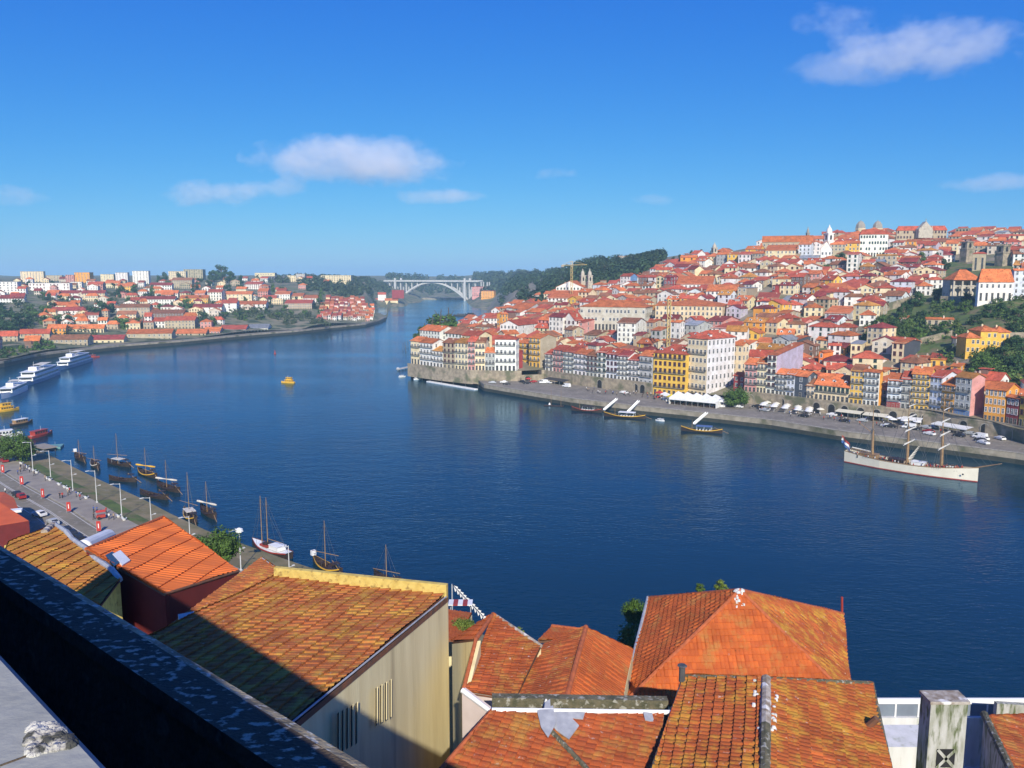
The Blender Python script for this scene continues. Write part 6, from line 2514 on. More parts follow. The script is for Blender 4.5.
# --- flat red roof house at the left edge ---------------------------------------------
r = thing('red_roof_house', 'low red-walled building with smooth red roof at the left edge by the quay', 'house')
A, B, Cc, Dd = [at(x, y, D) for x, y, D in ((-30, 497, 176), (10, 492, 182), (29, 521, 160), (-30, 532, 152))]
zt = 11.5
pp = [on_z(x, y, zt) for x, y in ((-40, 492), (4, 492), (14, 498), (18, 508), (16, 514), (29, 521), (-40, 532))]
MB().prism([(p.x, p.y) for p in pp], 3.5, zt).build('wall', 'red_wall', r)
rr_ = MB()
cx, cy = sum(p.x for p in pp) / 7, sum(p.y for p in pp) / 7
for i in range(7):
    a0, b0 = pp[i], pp[(i + 1) % 7]
    rr_.poly([(a0.x, a0.y, zt + .01), (b0.x, b0.y, zt + .01), (cx, cy, zt + 1.2)])
rr_.build('roof', mat('felt_roof', (.58, .11, .03), (.5, .09, .028), .4), r)
q = on_z(12, 512, zt)
MB().box(-2, 2, -1, 1, 0, .5).build('roof_hatch', 'white', r, loc=(q.x, q.y, zt), rz=.4)

# --- centre roofs -------------------------------------------------------------------------
r = thing('hipped_house', 'house with faded orange hipped roof wedged against the cream house', 'house')
Pk, Ne, Nw, V = at(493, 614, 52), at(515, 700, 43.2), at(463, 692, 44), at(541, 645, 50.2)
n = (Ne - Pk).cross(Nw - Pk).normalized()
n = n if n.z > 0 else -n
V2 = ray_plane(541, 646, Pk, n)
tile_roof('roof', [Pk, Nw, Ne, V2], n, Nw - Pk, T_R3, r, w=.28, L=.5, amp=.035, step=.06)
L1, L2 = at(452, 642, 52.5), at(476, 639, 47.5)
n2 = (L1 - Pk).cross(L2 - Pk).normalized()
n2 = n2 if n2.z > 0 else -n2
tile_roof('hip_roof', [Pk, L1, L2], n2, L2 - L1, T_R1, r, w=.28, L=.5, amp=.035, step=.06)
ridge('ridge_tiles', Pk, L2, 'tiles_ridge', r, .13)
ridge('ridge_tiles', L2, Nw, 'tiles_ridge', r, .12)
ridge('ridge_tiles', Pk, V2, 'mortar', r, .13)
slab_wall('side_wall', [L1 - UP * .15, L2 - UP * .15, drop(L2, 22), drop(L1, 22)], 'cream_wall', r, .3, Vector((1, 0, 0)))
slab_wall('side_wall', [L2 - UP * .15, Nw - UP * .15, drop(Nw, 22), drop(L2, 22)], 'cream_wall', r, .3, Vector((1, 0, 0)))
slab_wall('front_wall', [Pk - UP * .2, V2 - UP * .2, drop(V2, 20), drop(Pk, 20)], 'cream_wall', r, .3, Vector((0, -1, 0)))
slab_wall('back_wall', [Nw - UP * .12, Ne - UP * .12, drop(Ne, 20), drop(Nw, 20)], 'pink_wall', r, .3, Vector((0, 1, 0)))

r = thing('twin_pitch_house', 'house with clean orange gabled roof in the middle of the foreground', 'house')
Rf, Rn = at(586, 627, 50.2), at(566, 700, 41.6)
Lf_, Ln = at(541, 646, 49.6), at(515, 702, 43)
n = (Rn - Rf).cross(Lf_ - Rf).normalized()
n = n if n.z > 0 else -n
Lf2, Ln2 = ray_plane(541, 646, Rf, n), ray_plane(516, 702, Rf, n)
tile_roof('roof', [Rf, Rn, Ln2, Lf2], n, Rn - Rf, T_R3, r, w=.25, L=.42, amp=.04, step=.035)
Ef, En = at(632, 650, 51.2), at(622, 702, 44.6)
n3 = (Rn - Rf).cross(En - Rf).normalized()
n3 = n3 if n3.z > 0 else -n3
Ef2 = ray_plane(633, 650, Rf, n3)
tile_roof('roof', [Rf, Rn, En, Ef2], n3, Rn - Rf, T_R1, r, w=.25, L=.42, amp=.03, step=.03)
ridge('ridge_tiles', Rf, Rn, 'tiles_ridge', r, .16)
B0, B1, B2_ = at(538, 641, 50.8), at(552, 626, 53), at(584, 630, 51.5)
n4 = (B1 - B0).cross(B2_ - B0).normalized()
n4 = n4 if n4.z > 0 else -n4
B3 = ray_plane(560, 640, B0, n4)
tile_roof('back_roof', [B0, B1, B2_, B3], n4, B2_ - B0, T_R1, r, w=.25, L=.42, amp=.03, step=.03)
ridge('ridge_tiles', B1, B2_, 'tiles_ridge', r, .13)
slab_wall('front_wall', [B1 - UP * .2, B2_ - UP * .2, Ef2 - UP * .3, drop(Ef2, 20), drop(B1, 20)], 'cream_wall', r, .3, Vector((0, -1, 0)))
slab_wall('side_wall', [Ef2 - UP * .2, En - UP * .2, drop(En, 20), drop(Ef2, 20)], 'cream_wall', r, .3, Vector((-1, 0, 0)))

# --- big pyramid roof -------------------------------------------------------------------------
r = thing('pyramid_roof_house', 'large house with broad orange pyramid roof and white-stained peak by the water', 'house')
Ap = at(740, 590, 52)
fL, nL, nR, fR = at(648, 598, 61.5), at(621, 706, 47), at(852, 700, 47.6), at(843, 614, 60)
for nm, tri, m in (('roof', [nL, nR, Ap], T_R1), ('roof', [fL, nL, Ap], T_R1), ('roof', [nR, fR, Ap], T_R2), ('roof', [fR, fL, Ap], T_R1)):
    n = (tri[1] - tri[0]).cross(tri[2] - tri[0]).normalized()
    n = n if n.z > 0 else -n
    tile_roof(nm, tri, n, tri[1] - tri[0], m, r, w=.27, L=.42, amp=.04, step=.055)
for e in (fL, nL, nR, fR):
    ridge('ridge_tiles', e, Ap, 'tiles_ridge', r, .13)
rr = random.Random(4)
mb = MB()
for i in range(26):
    g_ = rr.random() ** 1.5
    p = Ap.lerp(nL.lerp(nR, rr.uniform(.38, .62)), .16 * g_) + Vector((rr.uniform(-.25, .25), rr.uniform(-.1, .1), .08))
    s_ = rr.uniform(.06, .2) * (1 - .5 * g_)
    mb.lathe([(s_ * rr.uniform(.8, 1.3), -.1), (s_ * .7, .03), (0, .05)], tuple(p), 6)
mb.build('peak_mortar', 'white_wall', r)
ridge('verge_flashing', fL + UP * .05, nL + UP * .05, 'lead', r, .13, .9)
for p, q, iw_ in ((fL, nL, Vector((1, 0, 0))), (nL, nR, Vector((0, 1, 0))), (nR, fR, Vector((-1, 0, 0))), (fR, fL, Vector((0, -1, 0)))):
    slab_wall('wall', [p - UP * .2, q - UP * .2, drop(q, 15), drop(p, 15)], 'cream_wall', r, .3, iw_)
ridge('vent_pipe', at(842, 612, 60), at(842, 598, 60), 'red_paint', r, .09, 9)

# --- near right gable --------------------------------------------------------------------------
r = thing('patched_roof_house', 'nearest house with moss-streaked orange gable roof and mortared ridge, bottom centre right', 'house')
Rf, Rn = at(766, 679, 37), at(764, 812, 27.6)
Lf_, Ln = at(684, 677, 39), at(638, 812, 29.2)
Ef, En = at(872, 684, 39.2), at(900, 812, 29.4)
for far, nr_, m in ((Lf_, Ln, T_R2), (Ef, En, T_R2)):
    n = (Rn - Rf).cross(nr_ - Rf).normalized()
    n = n if n.z > 0 else -n
    f2 = ray_plane(*proj(far), Rf, n)
    tile_roof('roof', [Rf, Rn, nr_, f2], n, Rn - Rf, m, r, w=.3, L=.5, amp=.045, step=.085)
    ridge('verge_tiles', Rf, f2, 'moss', r, .15)
    ridge('eave_gutter', f2 - UP * .05, nr_ - UP * .05, 'moss', r, .12, 1.2)
    slab_wall('front_wall', [Rf - UP * .2, f2 - UP * .2, drop(f2, 22), drop(Rf, 22)], 'cream_wall', r, .3, Vector((0, -1, 0)))
    slab_wall('side_wall', [f2 - UP * .2, nr_ - UP * .2, drop(nr_, 25), drop(f2, 25)], 'lichen_wall', r, .3, Vector((1 if far is Lf_ else -1, 0, 0)))
ridge('ridge_mortar', Rf, Rf.lerp(Rn, .42), 'mortar', r, .24, .5)
ridge('ridge_tiles', Rf.lerp(Rn, .42), Rn, 'moss', r, .24, .42)
mb = MB()
rr = random.Random(2)
for i in range(18):
    p = Rf.lerp(Rn, rr.uniform(-.01, .45)) + Vector((rr.choice((-1, 1)) * rr.uniform(.25, .55), 0, .0))
    mb.lathe([(rr.uniform(.07, .15), -.14), (.08, .0), (0, .03)], tuple(p), 7)
mb.build('mortar_dab', 'white_wall', r)
p = at(868, 726, 35)
MB().tube(p, p + Vector((.3, -.2, .5)), .18, .16, 8).build('vent_cowl', 'tile_edge', r)
p = at(788, 729, 34.6)
MB().box(-.35, .35, -.12, .12, 0, .12).build('roof_glass', 'lead', r, loc=tuple(p), rz=.1)
p = at(682, 674, 38.6)
MB().tube(p - UP * .4, p + UP * .45, .16, .16, 8).tube(p + UP * .45, p + UP * .5, .26, .2, 8).build('flue', 'iron', r)

# --- near left roof with torn lead patch ------------------------------------------------------------
r = thing('torn_patch_house', 'low house with old orange roof mended by a torn silver sheet, bottom centre', 'house')
A, B, Cc = at(492, 711, 36.2), at(664, 713, 36.0), at(655, 812, 30.5)
n = (B - A).cross(Cc - A).normalized()
n = n if n.z > 0 else -n
Dd = ray_plane(404, 812, A, n)
tile_roof('roof', [A, B, Cc, Dd], n, (Cc - B).lerp(Dd - A, .35), T_R3, r, w=.3, L=.46, amp=.035, step=.06)
ridge('hip_tiles', ray_plane(546, 726, A, n), ray_plane(588, 770, A, n), 'moss', r, .12, .4)
ridge('white_flashing', A + n * .05, B + n * .05, 'white', r, .12, 6)
ridge('verge_tiles', A, Dd, 'tiles_ridge', r, .12)
slab_wall('back_wall', [A - UP * .15, Dd - UP * .15, drop(Dd, 25), drop(A, 25)], 'pink_wall', r, .3, Vector((1, 0, 0)))
slab_wall('side_wall', [B - UP * .15, Cc - UP * .15, drop(Cc, 25), drop(B, 25)], 'lichen_wall', r, .3, Vector((-1, 0, 0)))
rr = random.Random(5)
for poly in ([(537, 713), (553, 708), (556, 726), (548, 740), (541, 730)], [(551, 712), (566, 714), (579, 727), (569, 741), (556, 731), (551, 725)], [(563, 712), (585, 714), (583, 720), (566, 719)], [(643, 714), (652, 715), (654, 723), (645, 722)], [(545, 704), (550, 700), (551, 714), (544, 713)]):
    h = rr.uniform(.08, .16)
    q = [ray_plane(x, y, A, n) + n * (h + rr.uniform(-.03, .05)) for x, y in poly]
    mb = MB()
    mb.poly(q)
    for i in range(len(q)):
        j = (i + 1) % len(q)
        mb.poly([q[i], q[j], q[j] - n * .05, q[i] - n * .05])
    mb.build('torn_sheet', 'lead', r)
# mossy wall along the top of it
r = thing('mossy_wall', 'low moss-grown wall between the torn-patch roof and the orange gables', 'wall')
A2, B2 = at(492, 711, 37.2), at(668, 714, 37.2)
slab_wall('masonry', [drop(A2, 30), drop(B2, 30), B2 + UP * .7, A2 + UP * .7], 'moss', r, .45, Vector((0, 1, 0)))
p = at(546, 706, 36.9)
MB().lathe([(.14, -.3), (.12, .1), (.05, .35), (0, .38)], tuple(p), 8).build('mortar_finial', 'white_wall', r)
# pale gable wall beside the alley
r = thing('pale_gable_wall', 'pinkish white gable wall with white coping beside the dark alley', 'wall')
q = [at(462, 690, 38.5), at(490, 711, 37.6), at(463, 742, 34), at(461, 742, 34.2)]
slab_wall('masonry', [drop(q[0], 30), q[0], q[1], drop(q[1], 30)], 'pink_wall', r, .3, Vector((0, 1, 0)))
ridge('coping', q[0], q[1], 'white', r, .13, 30)
# small roof and pennants behind the cream corner
r = thing('small_orange_roof_house', 'small low house with plain orange roof behind the corner of the cream house', 'house')
A, B, Cc = at(442, 609, 72), at(472, 613, 72), at(458, 640, 62)
n = (B - A).cross(Cc - A).normalized()
n = n if n.z > 0 else -n
Dd = ray_plane(430, 640, A, n)
tile_roof('roof', [A, B, Cc, Dd], n, B - A, T_R1, r, w=.27, L=.42)
slab_wall('wall', [B - UP * .2, Cc - UP * .2, drop(Cc, 15), drop(B, 10)], 'cream_wall', r, .3, Vector((-1, 0, 0)))
slab_wall('wall', [A - UP * .2, B - UP * .2, drop(B, 10), drop(A, 10)], 'cream_wall', r, .3, Vector((0, -1, 0)))
r = thing('market_awning', 'red and white striped awning behind the small orange roof', 'awning', tuple(at(462, 603, 80)))
for i in range(5):
    MB().box(-1.4 + i * .5, -.9 + i * .5, -.7, .7, 0, .1).build('awning_stripe', 'red_paint' if i % 2 else 'white', r)
MB().tube((-1.2, 0, 0), (-1.2, 0, -12), .05).tube((.9, 0, 0), (.9, 0, -12), .05).build('post', 'metal', r)
r = thing('pennant_string', 'string of small white pennants slanting down beside the cream house', 'bunting')
p0, p1 = at(452, 584, 88), at(484, 617, 82)
MB().tube(p0, p1, .03, .03, 4).build('cord', 'iron', r)
for i in range(11):
    p = p0.lerp(p1, (i + .5) / 11)
    MB().poly([p, p + Vector((.55, -.1, -.15)), p + Vector((.2, 0, -.8))]).poly([p + Vector((0, .02, 0)), p + Vector((.2, .02, -.8)), p + Vector((.55, -.08, -.15))]).build('pennant', 'white', r)
r.children[0]['label'] = 'thin dark cord'
MB().tube(p0, drop(p0, 0), .08).build('pole', 'metal', r)

# --- terrace at the right -----------------------------------------------------------------------
r = thing('white_terrace', 'white rendered terrace with pale steel railing above the river, bottom right', 'terrace')
A, B = at(868, 700, 46), at(1090, 706, 46)
z1 = A.z
Fz = at(900, 722, 45.5).z
MB().box(A.x, B.x, 45.6, 46.0, 30, Fz + .2).box(A.x, A.x + 12, 36, 45.6, Fz - 3.3, Fz - 3).build('deck', 'white_wall', r)
MB().box(A.x, B.x, 45.7, 45.82, z1 - .1, z1 + .25).build('top_rail', 'white', r)
for i in range(22):
    x = A.x + 1.4 * i + .2
    MB().box(x - .05, x + .05, 45.72, 45.8, Fz + .2, z1 - .1).build('railing_post', 'white', r)
MB().box(A.x, B.x, 45.745, 45.765, Fz + .25, z1 - .15).build('glass_panel', mat('smoked_glass', (.20, .24, .28), (.17, .2, .24), 1, rough=.15), r)
q0, q1 = at(878, 727, 43), at(934, 729, 43)
MB().box(q0.x - 1.2, q1.x + .4, 41, 43.2, q0.z - 2.4, q0.z + .02).build('white_wall', 'white_wall', r)
# lichened pillar wall with crossed vent
r = thing('lichened_pillar', 'thick lichened white wall end with an X-shaped vent, bottom right', 'wall')
q0, q1 = at(931, 704, 34), at(968, 706, 34)
Wd = q1.x - q0.x
mb = MB()
mb.box(q0.x, q1.x, 34, 34.9, 36, q0.z)
mb.build('masonry', 'lichen_wall', r)
MB().box(q0.x - .06, q1.x + .06, 33.94, 34.96, q0.z, q0.z + .14).build('coping', 'mortar', r)
zc = at(950, 758, 34).z
xc = (q0.x + q1.x) / 2
MB().box(xc - .42, xc + .42, 33.97, 33.99, zc - .45, zc + .45).build('vent_opening', 'dark', r)
mb = MB()
for s in (-1, 1):
    d = Vector((1, 0, s * 1.1)).normalized()
    e = Vector((-d.z, 0, d.x)) * .07
    c = Vector((xc, 33.93, zc))
    mb.poly([c - d * .6 - e, c + d * .6 - e, c + d * .6 + e, c - d * .6 + e])
mb.build('vent_cross', 'lichen_wall', r)
# dark gable and orange roof at the right edge
r = thing('edge_roof_house', 'house with weathered orange roof cut by the right edge of the photo', 'house')
A, B, Cc = at(984, 716, 41), at(1060, 716, 42.5), at(1060, 812, 33)
n = (B - A).cross(Cc - A).normalized()
n = n if n.z > 0 else -n
Dd = ray_plane(1030, 812, A, n)
tile_roof('roof', [A, B, Cc, Dd], n, Dd - A, T_R3, r, w=.3, L=.6, step=.06)
ridge('verge_tiles', A + UP * .1, Dd + UP * .1, 'moss', r, .2, .6)
slab_wall('side_wall', [A - UP * .1, Dd - UP * .1, drop(Dd, 25), drop(A, 25)], 'lichen_wall', r, .3, Vector((1, 0, 0)))
slab_wall('front_wall', [A - UP * .1, B - UP * .1, drop(B, 25), drop(A, 25)], 'white_wall', r, .3, Vector((0, -1, 0)))
q0 = at(996, 718, 43.6)
q1 = at(1080, 723, 43.6)
r = thing('river_parapet', 'stained white parapet wall under the railing at the right edge', 'wall')
slab_wall('masonry', [drop(q0, 35), drop(q1, 35), q1 + UP * .9, q0 + UP * .9], 'lichen_wall', r, .3, Vector((0, 1, 0)))

SUN_EL, SUN_AZ = radians(32), radians(6)      # azimuth measured from straight behind, towards the right
sdir = Vector((sin(SUN_AZ) * cos(SUN_EL), -cos(SUN_AZ) * cos(SUN_EL), sin(SUN_EL)))
lz = CZ - 1.0
L0 = on_z(0, 660, lz)
L1 = on_z(100, 768, lz)
e2 = (L1 - L0).normalized()
n2_ = Vector((-e2.y, e2.x, 0))
if n2_.y < 0:
    n2_ = -n2_
PH = 3.0
for i in range(400):
    PH = 2.0 + i * .015
    p = on_z(300, 721, CZ - PH) - n2_ * .1
    k = (L0 - p).dot(n2_) / sdir.dot(n2_)
    if p.z + k * sdir.z <= lz:
        break
# --- parapet of the viewpoint ---------------------------------------------------------------------
e_ = Vector((.766, -.642, 0))
n_ = Vector((.642, .766, 0))
O1 = on_z(0, 544, CZ - PH)
pz = CZ - PH
r = thing('viewpoint_parapet', 'broad dark stone parapet with white lichen running diagonally at bottom left', 'parapet')
PW_ = .13 * PH
A0, A1 = O1 - e_ * 14, O1 + e_ * 13
rr = random.Random(3)
mb = MB()
N_ = 60
for i in range(N_):
    P0, P1 = A0.lerp(A1, i / N_), A0.lerp(A1, (i + 1) / N_)
    w = PW_
    mb.poly([P0 - n_ * w, P1 - n_ * w, P1 - n_ * .07, P0 - n_ * .07], 0)
    mb.poly([P0 - n_ * .07, P1 - n_ * .07, P1 + UP * -.03 + n_ * .012, P0 + UP * -.03 + n_ * .012], 1)
mb.poly([A0 - UP * .03 + n_ * .012, A1 - UP * .03 + n_ * .012, A1 - UP * .4 + n_ * .012, A0 - UP * .4 + n_ * .012], 1)
mb.poly([A0 - n_ * PW_, A1 - n_ * PW_, A1 - n_ * PW_ - UP * .14, A0 - n_ * PW_ - UP * .14], 2)
mb.build('coping', ['parapet', 'parapet_lit_edge', 'gap_floor'], r)
mb = MB()
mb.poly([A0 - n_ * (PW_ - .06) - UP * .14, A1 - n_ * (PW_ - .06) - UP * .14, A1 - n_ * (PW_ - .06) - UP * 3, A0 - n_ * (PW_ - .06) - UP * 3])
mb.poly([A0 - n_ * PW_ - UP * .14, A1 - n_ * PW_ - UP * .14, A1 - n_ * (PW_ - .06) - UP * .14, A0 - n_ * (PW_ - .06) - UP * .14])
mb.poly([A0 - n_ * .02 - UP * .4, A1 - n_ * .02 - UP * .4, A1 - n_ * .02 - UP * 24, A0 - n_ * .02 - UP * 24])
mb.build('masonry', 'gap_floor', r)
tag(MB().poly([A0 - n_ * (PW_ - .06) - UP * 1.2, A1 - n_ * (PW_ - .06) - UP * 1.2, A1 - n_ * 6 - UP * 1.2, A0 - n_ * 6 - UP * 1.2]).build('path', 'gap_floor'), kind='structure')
# pale ledge in the corner
lz = CZ - 1.0
L0 = on_z(0, 660, lz)
L1 = on_z(100, 768, lz)
e2 = (L1 - L0).normalized()
n2_ = Vector((-e2.y, e2.x, 0))
if n2_.y < 0:
    n2_ = -n2_
r = thing('balustrade_ledge', 'pale stone ledge with a rough mortared break in the bottom left corner', 'ledge')
SUN_EL, SUN_AZ = radians(32), radians(6)      # azimuth measured from straight behind, towards the right
sdir = Vector((sin(SUN_AZ) * cos(SUN_EL), -cos(SUN_AZ) * cos(SUN_EL), sin(SUN_EL)))


def on_ledge(p):
    """distance along the ledge of the point that shades p"""
    k = (L0 - p).dot(n2_) / sdir.dot(n2_)
    return (p + sdir * k - L0).dot(e2)


P0, P1 = L0 + e2 * on_ledge(at(116, 575, 56)), L0 + e2 * max(1.3, on_ledge(at(515, 775, 32.5)))
mb = MB()
TW = .75
mb.poly([P0, P1, P1 - n2_ * TW, P0 - n2_ * TW], 0)
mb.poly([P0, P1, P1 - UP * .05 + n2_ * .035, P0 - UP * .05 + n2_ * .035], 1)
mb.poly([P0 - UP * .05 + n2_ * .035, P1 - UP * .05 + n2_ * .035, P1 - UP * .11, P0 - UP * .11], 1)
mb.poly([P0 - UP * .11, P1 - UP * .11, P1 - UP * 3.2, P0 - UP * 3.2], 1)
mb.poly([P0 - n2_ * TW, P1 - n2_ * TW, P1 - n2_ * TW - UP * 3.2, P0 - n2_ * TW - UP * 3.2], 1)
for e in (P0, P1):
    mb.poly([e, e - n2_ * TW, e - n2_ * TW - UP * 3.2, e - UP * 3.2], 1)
mb.build('slab', ['ledge', 'ledge_side_shade'], r)
q = [on_z(x, y, lz) for x, y in ((26, 738), (32, 727), (46, 723), (62, 732), (75, 745), (66, 747), (48, 751), (30, 757))]
cc = sum((p for p in q), Vector((0, 0, 0))) / len(q)
mb = MB()
rr = random.Random(8)
for k in range(220):
    t_, f = rr.uniform(0, 8), sqrt(rr.random())
    i0 = int(t_) % 8
    e = q[i0].lerp(q[(i0 + 1) % 8], t_ % 1)
    p = cc.lerp(e, f)
    s_ = rr.uniform(.006, .017)
    mb.lathe([(s_, -.004), (s_ * .9, s_ * .3), (s_ * .4, s_ * rr.uniform(.5, .8)), (0, s_ * .8)], (p.x, p.y, lz), 6)
mb.poly([p + UP * .003 for p in q])
mb.build('mortar_break', 'rubble', r)
q = [on_z(x, y, lz) for x, y in ((0, 766), (30, 755))]
MB().tube(q[0], q[1], .003, .003, 5).build('joint', 'parapet', r)
HAZE = 0.00015
# ------------------------------------------------------------------ vegetation
rng = random.Random(21)
GT = 'trees and shrubs of the hillside gardens'


def plant(px, py, radpx, kind, col, cols=NORTH, group=GT, hs=1.0, stem=None, D=None, cat=None):
    p = hit(px, py, cols) if D is None else at(px, py, D)
    if p is None:
        return
    rad = radpx * p.y / F
    h = stem * rad if stem is not None else rad * .55
    tree(p, rad, h, kind, col, None, cat or ('tree' if h > rad * .9 else 'shrub'), group, hs=hs)


# gardens on the right
for px, py, r_, k, c, st in [(950, 300, 11, 'mid', LG, .8), (938, 300, 8, 'mid2', LD, .8), (968, 304, 8, 'mid', LD, .7), (985, 302, 9, 'mid', LD, .7), (1000, 302, 8, 'mid2', LD, .7), (880, 326, 8, 'mid', LG, .7), (892, 330, 9, 'mid', LD, .6), (903, 318, 9, 'mid2', LD, .9),
                             (915, 308, 10, 'mid', LD, .9), (922, 322, 8, 'mid', LD, .7), (948, 312, 9, 'mid', LG, .6), (965, 312, 9, 'mid', LG, .6), (905, 332, 8, 'mid', LG, .5), (890, 340, 9, 'mid', LG, .5), (875, 341, 9, 'mid', LG, .5), (920, 338, 9, 'mid', LG, .5),
                             (935, 336, 9, 'mid', LD, .5), (948, 340, 9, 'mid', LG, .5), (862, 344, 8, 'mid2', LG, .5), (990, 318, 10, 'mid', LD, .6), (1005, 315, 9, 'mid2', LD, .6), (1018, 322, 10, 'mid', LD, .6), (975, 326, 9, 'mid', LD, .5), (1012, 335, 10, 'mid', LD, .6),
                             (985, 372, 16, 'big', LG, .5), (1003, 362, 12, 'mid', LD, .6), (1015, 372, 13, 'mid', LD, .6), (972, 380, 10, 'mid', LG, .5), (1000, 384, 12, 'mid', LG, .5), (1022, 352, 12, 'mid2', LD, .6), (1020, 388, 10, 'mid', LY, .5), (1012, 350, 10, 'mid', LD, .6),
                             (1040, 345, 14, 'mid', LD, .6), (1045, 375, 14, 'mid', LG, .6), (1060, 330, 14, 'mid2', LD, .6), (985, 350, 9, 'mid', LD, .5), (1030, 310, 10, 'mid', LD, .6), (958, 331, 7, 'small', LY, .5), (945, 328, 6, 'small', LG, .5), (912, 346, 6, 'small', LY, .4)]:
    plant(px, py, r_, k, c, stem=st)
# trees among the houses
for px, py, r_, k, c, st in [(785, 315, 10, 'mid', LY, .6), (776, 318, 6, 'mid', LG, .6), (836, 266, 7, 'mid', LD, .8), (843, 262, 6, 'mid', LD, .8), (826, 272, 6, 'mid', LG, .6), (815, 274, 6, 'mid', LG, .6), (808, 270, 5, 'small', LG, .7), (783, 260, 4, 'small', LD, .8),
                             (923, 264, 7, 'mid', LG, .9), (930, 262, 5, 'small2', LD, .9), (914, 256, 6, 'small2', LD, .8), (906, 258, 5, 'small', LD, .8), (938, 262, 5, 'small2', LD, .9), (948, 258, 5, 'small', LD, .9), (945, 270, 6, 'small2', LD, .9), (899, 268, 5, 'small', LG, .8),
                             (861, 274, 5, 'small', LG, .8), (870, 276, 4, 'small', LG, .8), (655, 332, 6, 'small', LY, .5), (690, 328, 5, 'small', LG, .5), (748, 300, 4, 'small', LG, .7), (540, 335, 4, 'small', LG, .6), (620, 330, 4, 'small', LG, .6), (930, 252, 5, 'small2', LD, 1), (1015, 262, 5, 'small2', LD, .9),
                             (497, 372, 3, 'small', LG, .5), (636, 300, 4, 'small', LG, .7), (672, 264, 4, 'small2', LD, .8), (680, 262, 4, 'small2', LD, .8), (690, 260, 5, 'small2', LD, .8), (700, 259, 5, 'small2', LD, .8), (712, 258, 4, 'small2', LD, .8)]:
    plant(px, py, r_, k, c, stem=st)
for px, r_, h_ in ((425, 7.5, 17), (433, 9, 21), (441, 9, 24), (449, 7.5, 25), (419, 6, 13)):
    p = at(px, 350, 590)
    p.z = 5
    tree(p, r_, h_, 'mid', LG, None, 'tree', 'trees on the tip of the north quay')
for px, y, r_ in ((622, 268, 7), (630, 268, 8), (638, 267, 8), (646, 266, 8), (652, 266, 6), (612, 270, 7), (604, 272, 7)):
    plant(px, y, r_, 'mid2', LB, stem=.7)
# foreground shrubs
for px, py, D, r_, c, lab in ((634, 640, 66, 1.9, LG, 'leafy shrub growing behind the left edge of the pyramid roof'), (637, 612, 68, 1.5, LG, 'upper leafy shrub behind the left edge of the pyramid roof'), (722, 586, 64, .7, LY, 'small yellowish weed behind the ridge left of the pyramid peak'), (700, 588, 64, .5, LG, 'tiny weed on the far eave of the pyramid roof'),
                              (519, 632, 51, .45, LY, 'weed growing on the ridge of the hipped house'), (463, 630, 66, 1.3, LY, 'weedy shrub behind the small orange roof'), (215, 548, 120, 4.2, LG, 'green tree top between the bright orange roof and the moored boats'), (200, 550, 128, 3.4, LD, 'dark green tree top just behind the bright orange roof peak')):
    p = at(px, py, D)
    tree(p - UP * r_ * .3, r_, r_ * .3, 'big' if r_ > 1 else 'mid', c, lab, 'shrub', name='shrub')

# south bank greenery
GSB = 'trees of the south bank'
for px, py, r_, k, c, st in [(100, 318, 11, 'mid', LD, .8), (92, 320, 9, 'mid', LD, .8), (108, 316, 8, 'mid2', LD, .8), (12, 330, 13, 'mid', LD, .7), (-5, 330, 13, 'mid', LD, .7), (25, 326, 9, 'mid', LD, .7), (38, 322, 8, 'mid', LG, .6), (48, 326, 8, 'mid', LG, .6), (58, 324, 7, 'mid', LG, .6), (70, 324, 7, 'mid', LD, .6),
                             (3, 318, 8, 'mid2', LD, .8), (30, 314, 7, 'mid', LG, .6), (45, 313, 6, 'small', LG, .6), (80, 322, 6, 'small', LG, .6), (15, 337, 8, 'mid', LD, .7), (48, 352, 8, 'mid', LG, .8), (35, 354, 8, 'mid', LG, .8), (25, 356, 7, 'mid2', LG, .8), (10, 360, 9, 'mid', LG, .8), (0, 362, 9, 'mid', LD, .8), (18, 366, 7, 'mid', LG, .8), (-12, 368, 10, 'mid', LG, .8),
                             (118, 328, 8, 'mid', LG, .6), (128, 329, 8, 'mid', LG, .6), (136, 327, 7, 'mid', LG, .6), (202, 322, 8, 'mid', LD, .6), (212, 325, 6, 'mid', LG, .6), (188, 308, 7, 'mid', LG, .6), (180, 309, 5, 'small', LG, .6), (162, 302, 5, 'small', LD, .7), (148, 300, 5, 'small', LD, .7), (118, 298, 6, 'small2', LD, .8), (124, 296, 6, 'small2', LD, .8),
                             (222, 280, 9, 'mid', LD, .9), (214, 282, 7, 'mid', LD, .9), (230, 283, 7, 'mid', LD, .9), (180, 282, 5, 'small2', LD, .9), (160, 283, 4, 'small2', LD, .9), (165, 282, 5, 'small2', LD, .9), (240, 285, 5, 'small2', LD, .9), (200, 286, 5, 'small', LD, .9), (208, 288, 5, 'small', LD, .9), (228, 292, 5, 'small', LD, .8), (240, 292, 5, 'small', LD, .8), (195, 292, 5, 'small', LD, .8),
                             (270, 302, 4, 'small', LD, .7), (248, 316, 4, 'small', LG, .7), (278, 318, 5, 'small', LG, .5), (262, 320, 5, 'small', LG, .5), (290, 316, 5, 'small', LG, .5), (305, 316, 5, 'small', LG, .5), (320, 314, 4, 'small', LG, .5), (152, 292, 4, 'small2', LD, .8), (134, 294, 4, 'small', LD, .8), (88, 297, 4, 'small2', LD, .9), (28, 288, 4, 'small2', LD, .9), (112, 305, 5, 'small', LD, .8), (160, 310, 5, 'small', LG, .6), (225, 318, 5, 'small', LG, .6), (236, 318, 4, 'small', LG, .6)]:
    plant(px, py, r_, k, c, cols=SOUTH, group=GSB, stem=st)


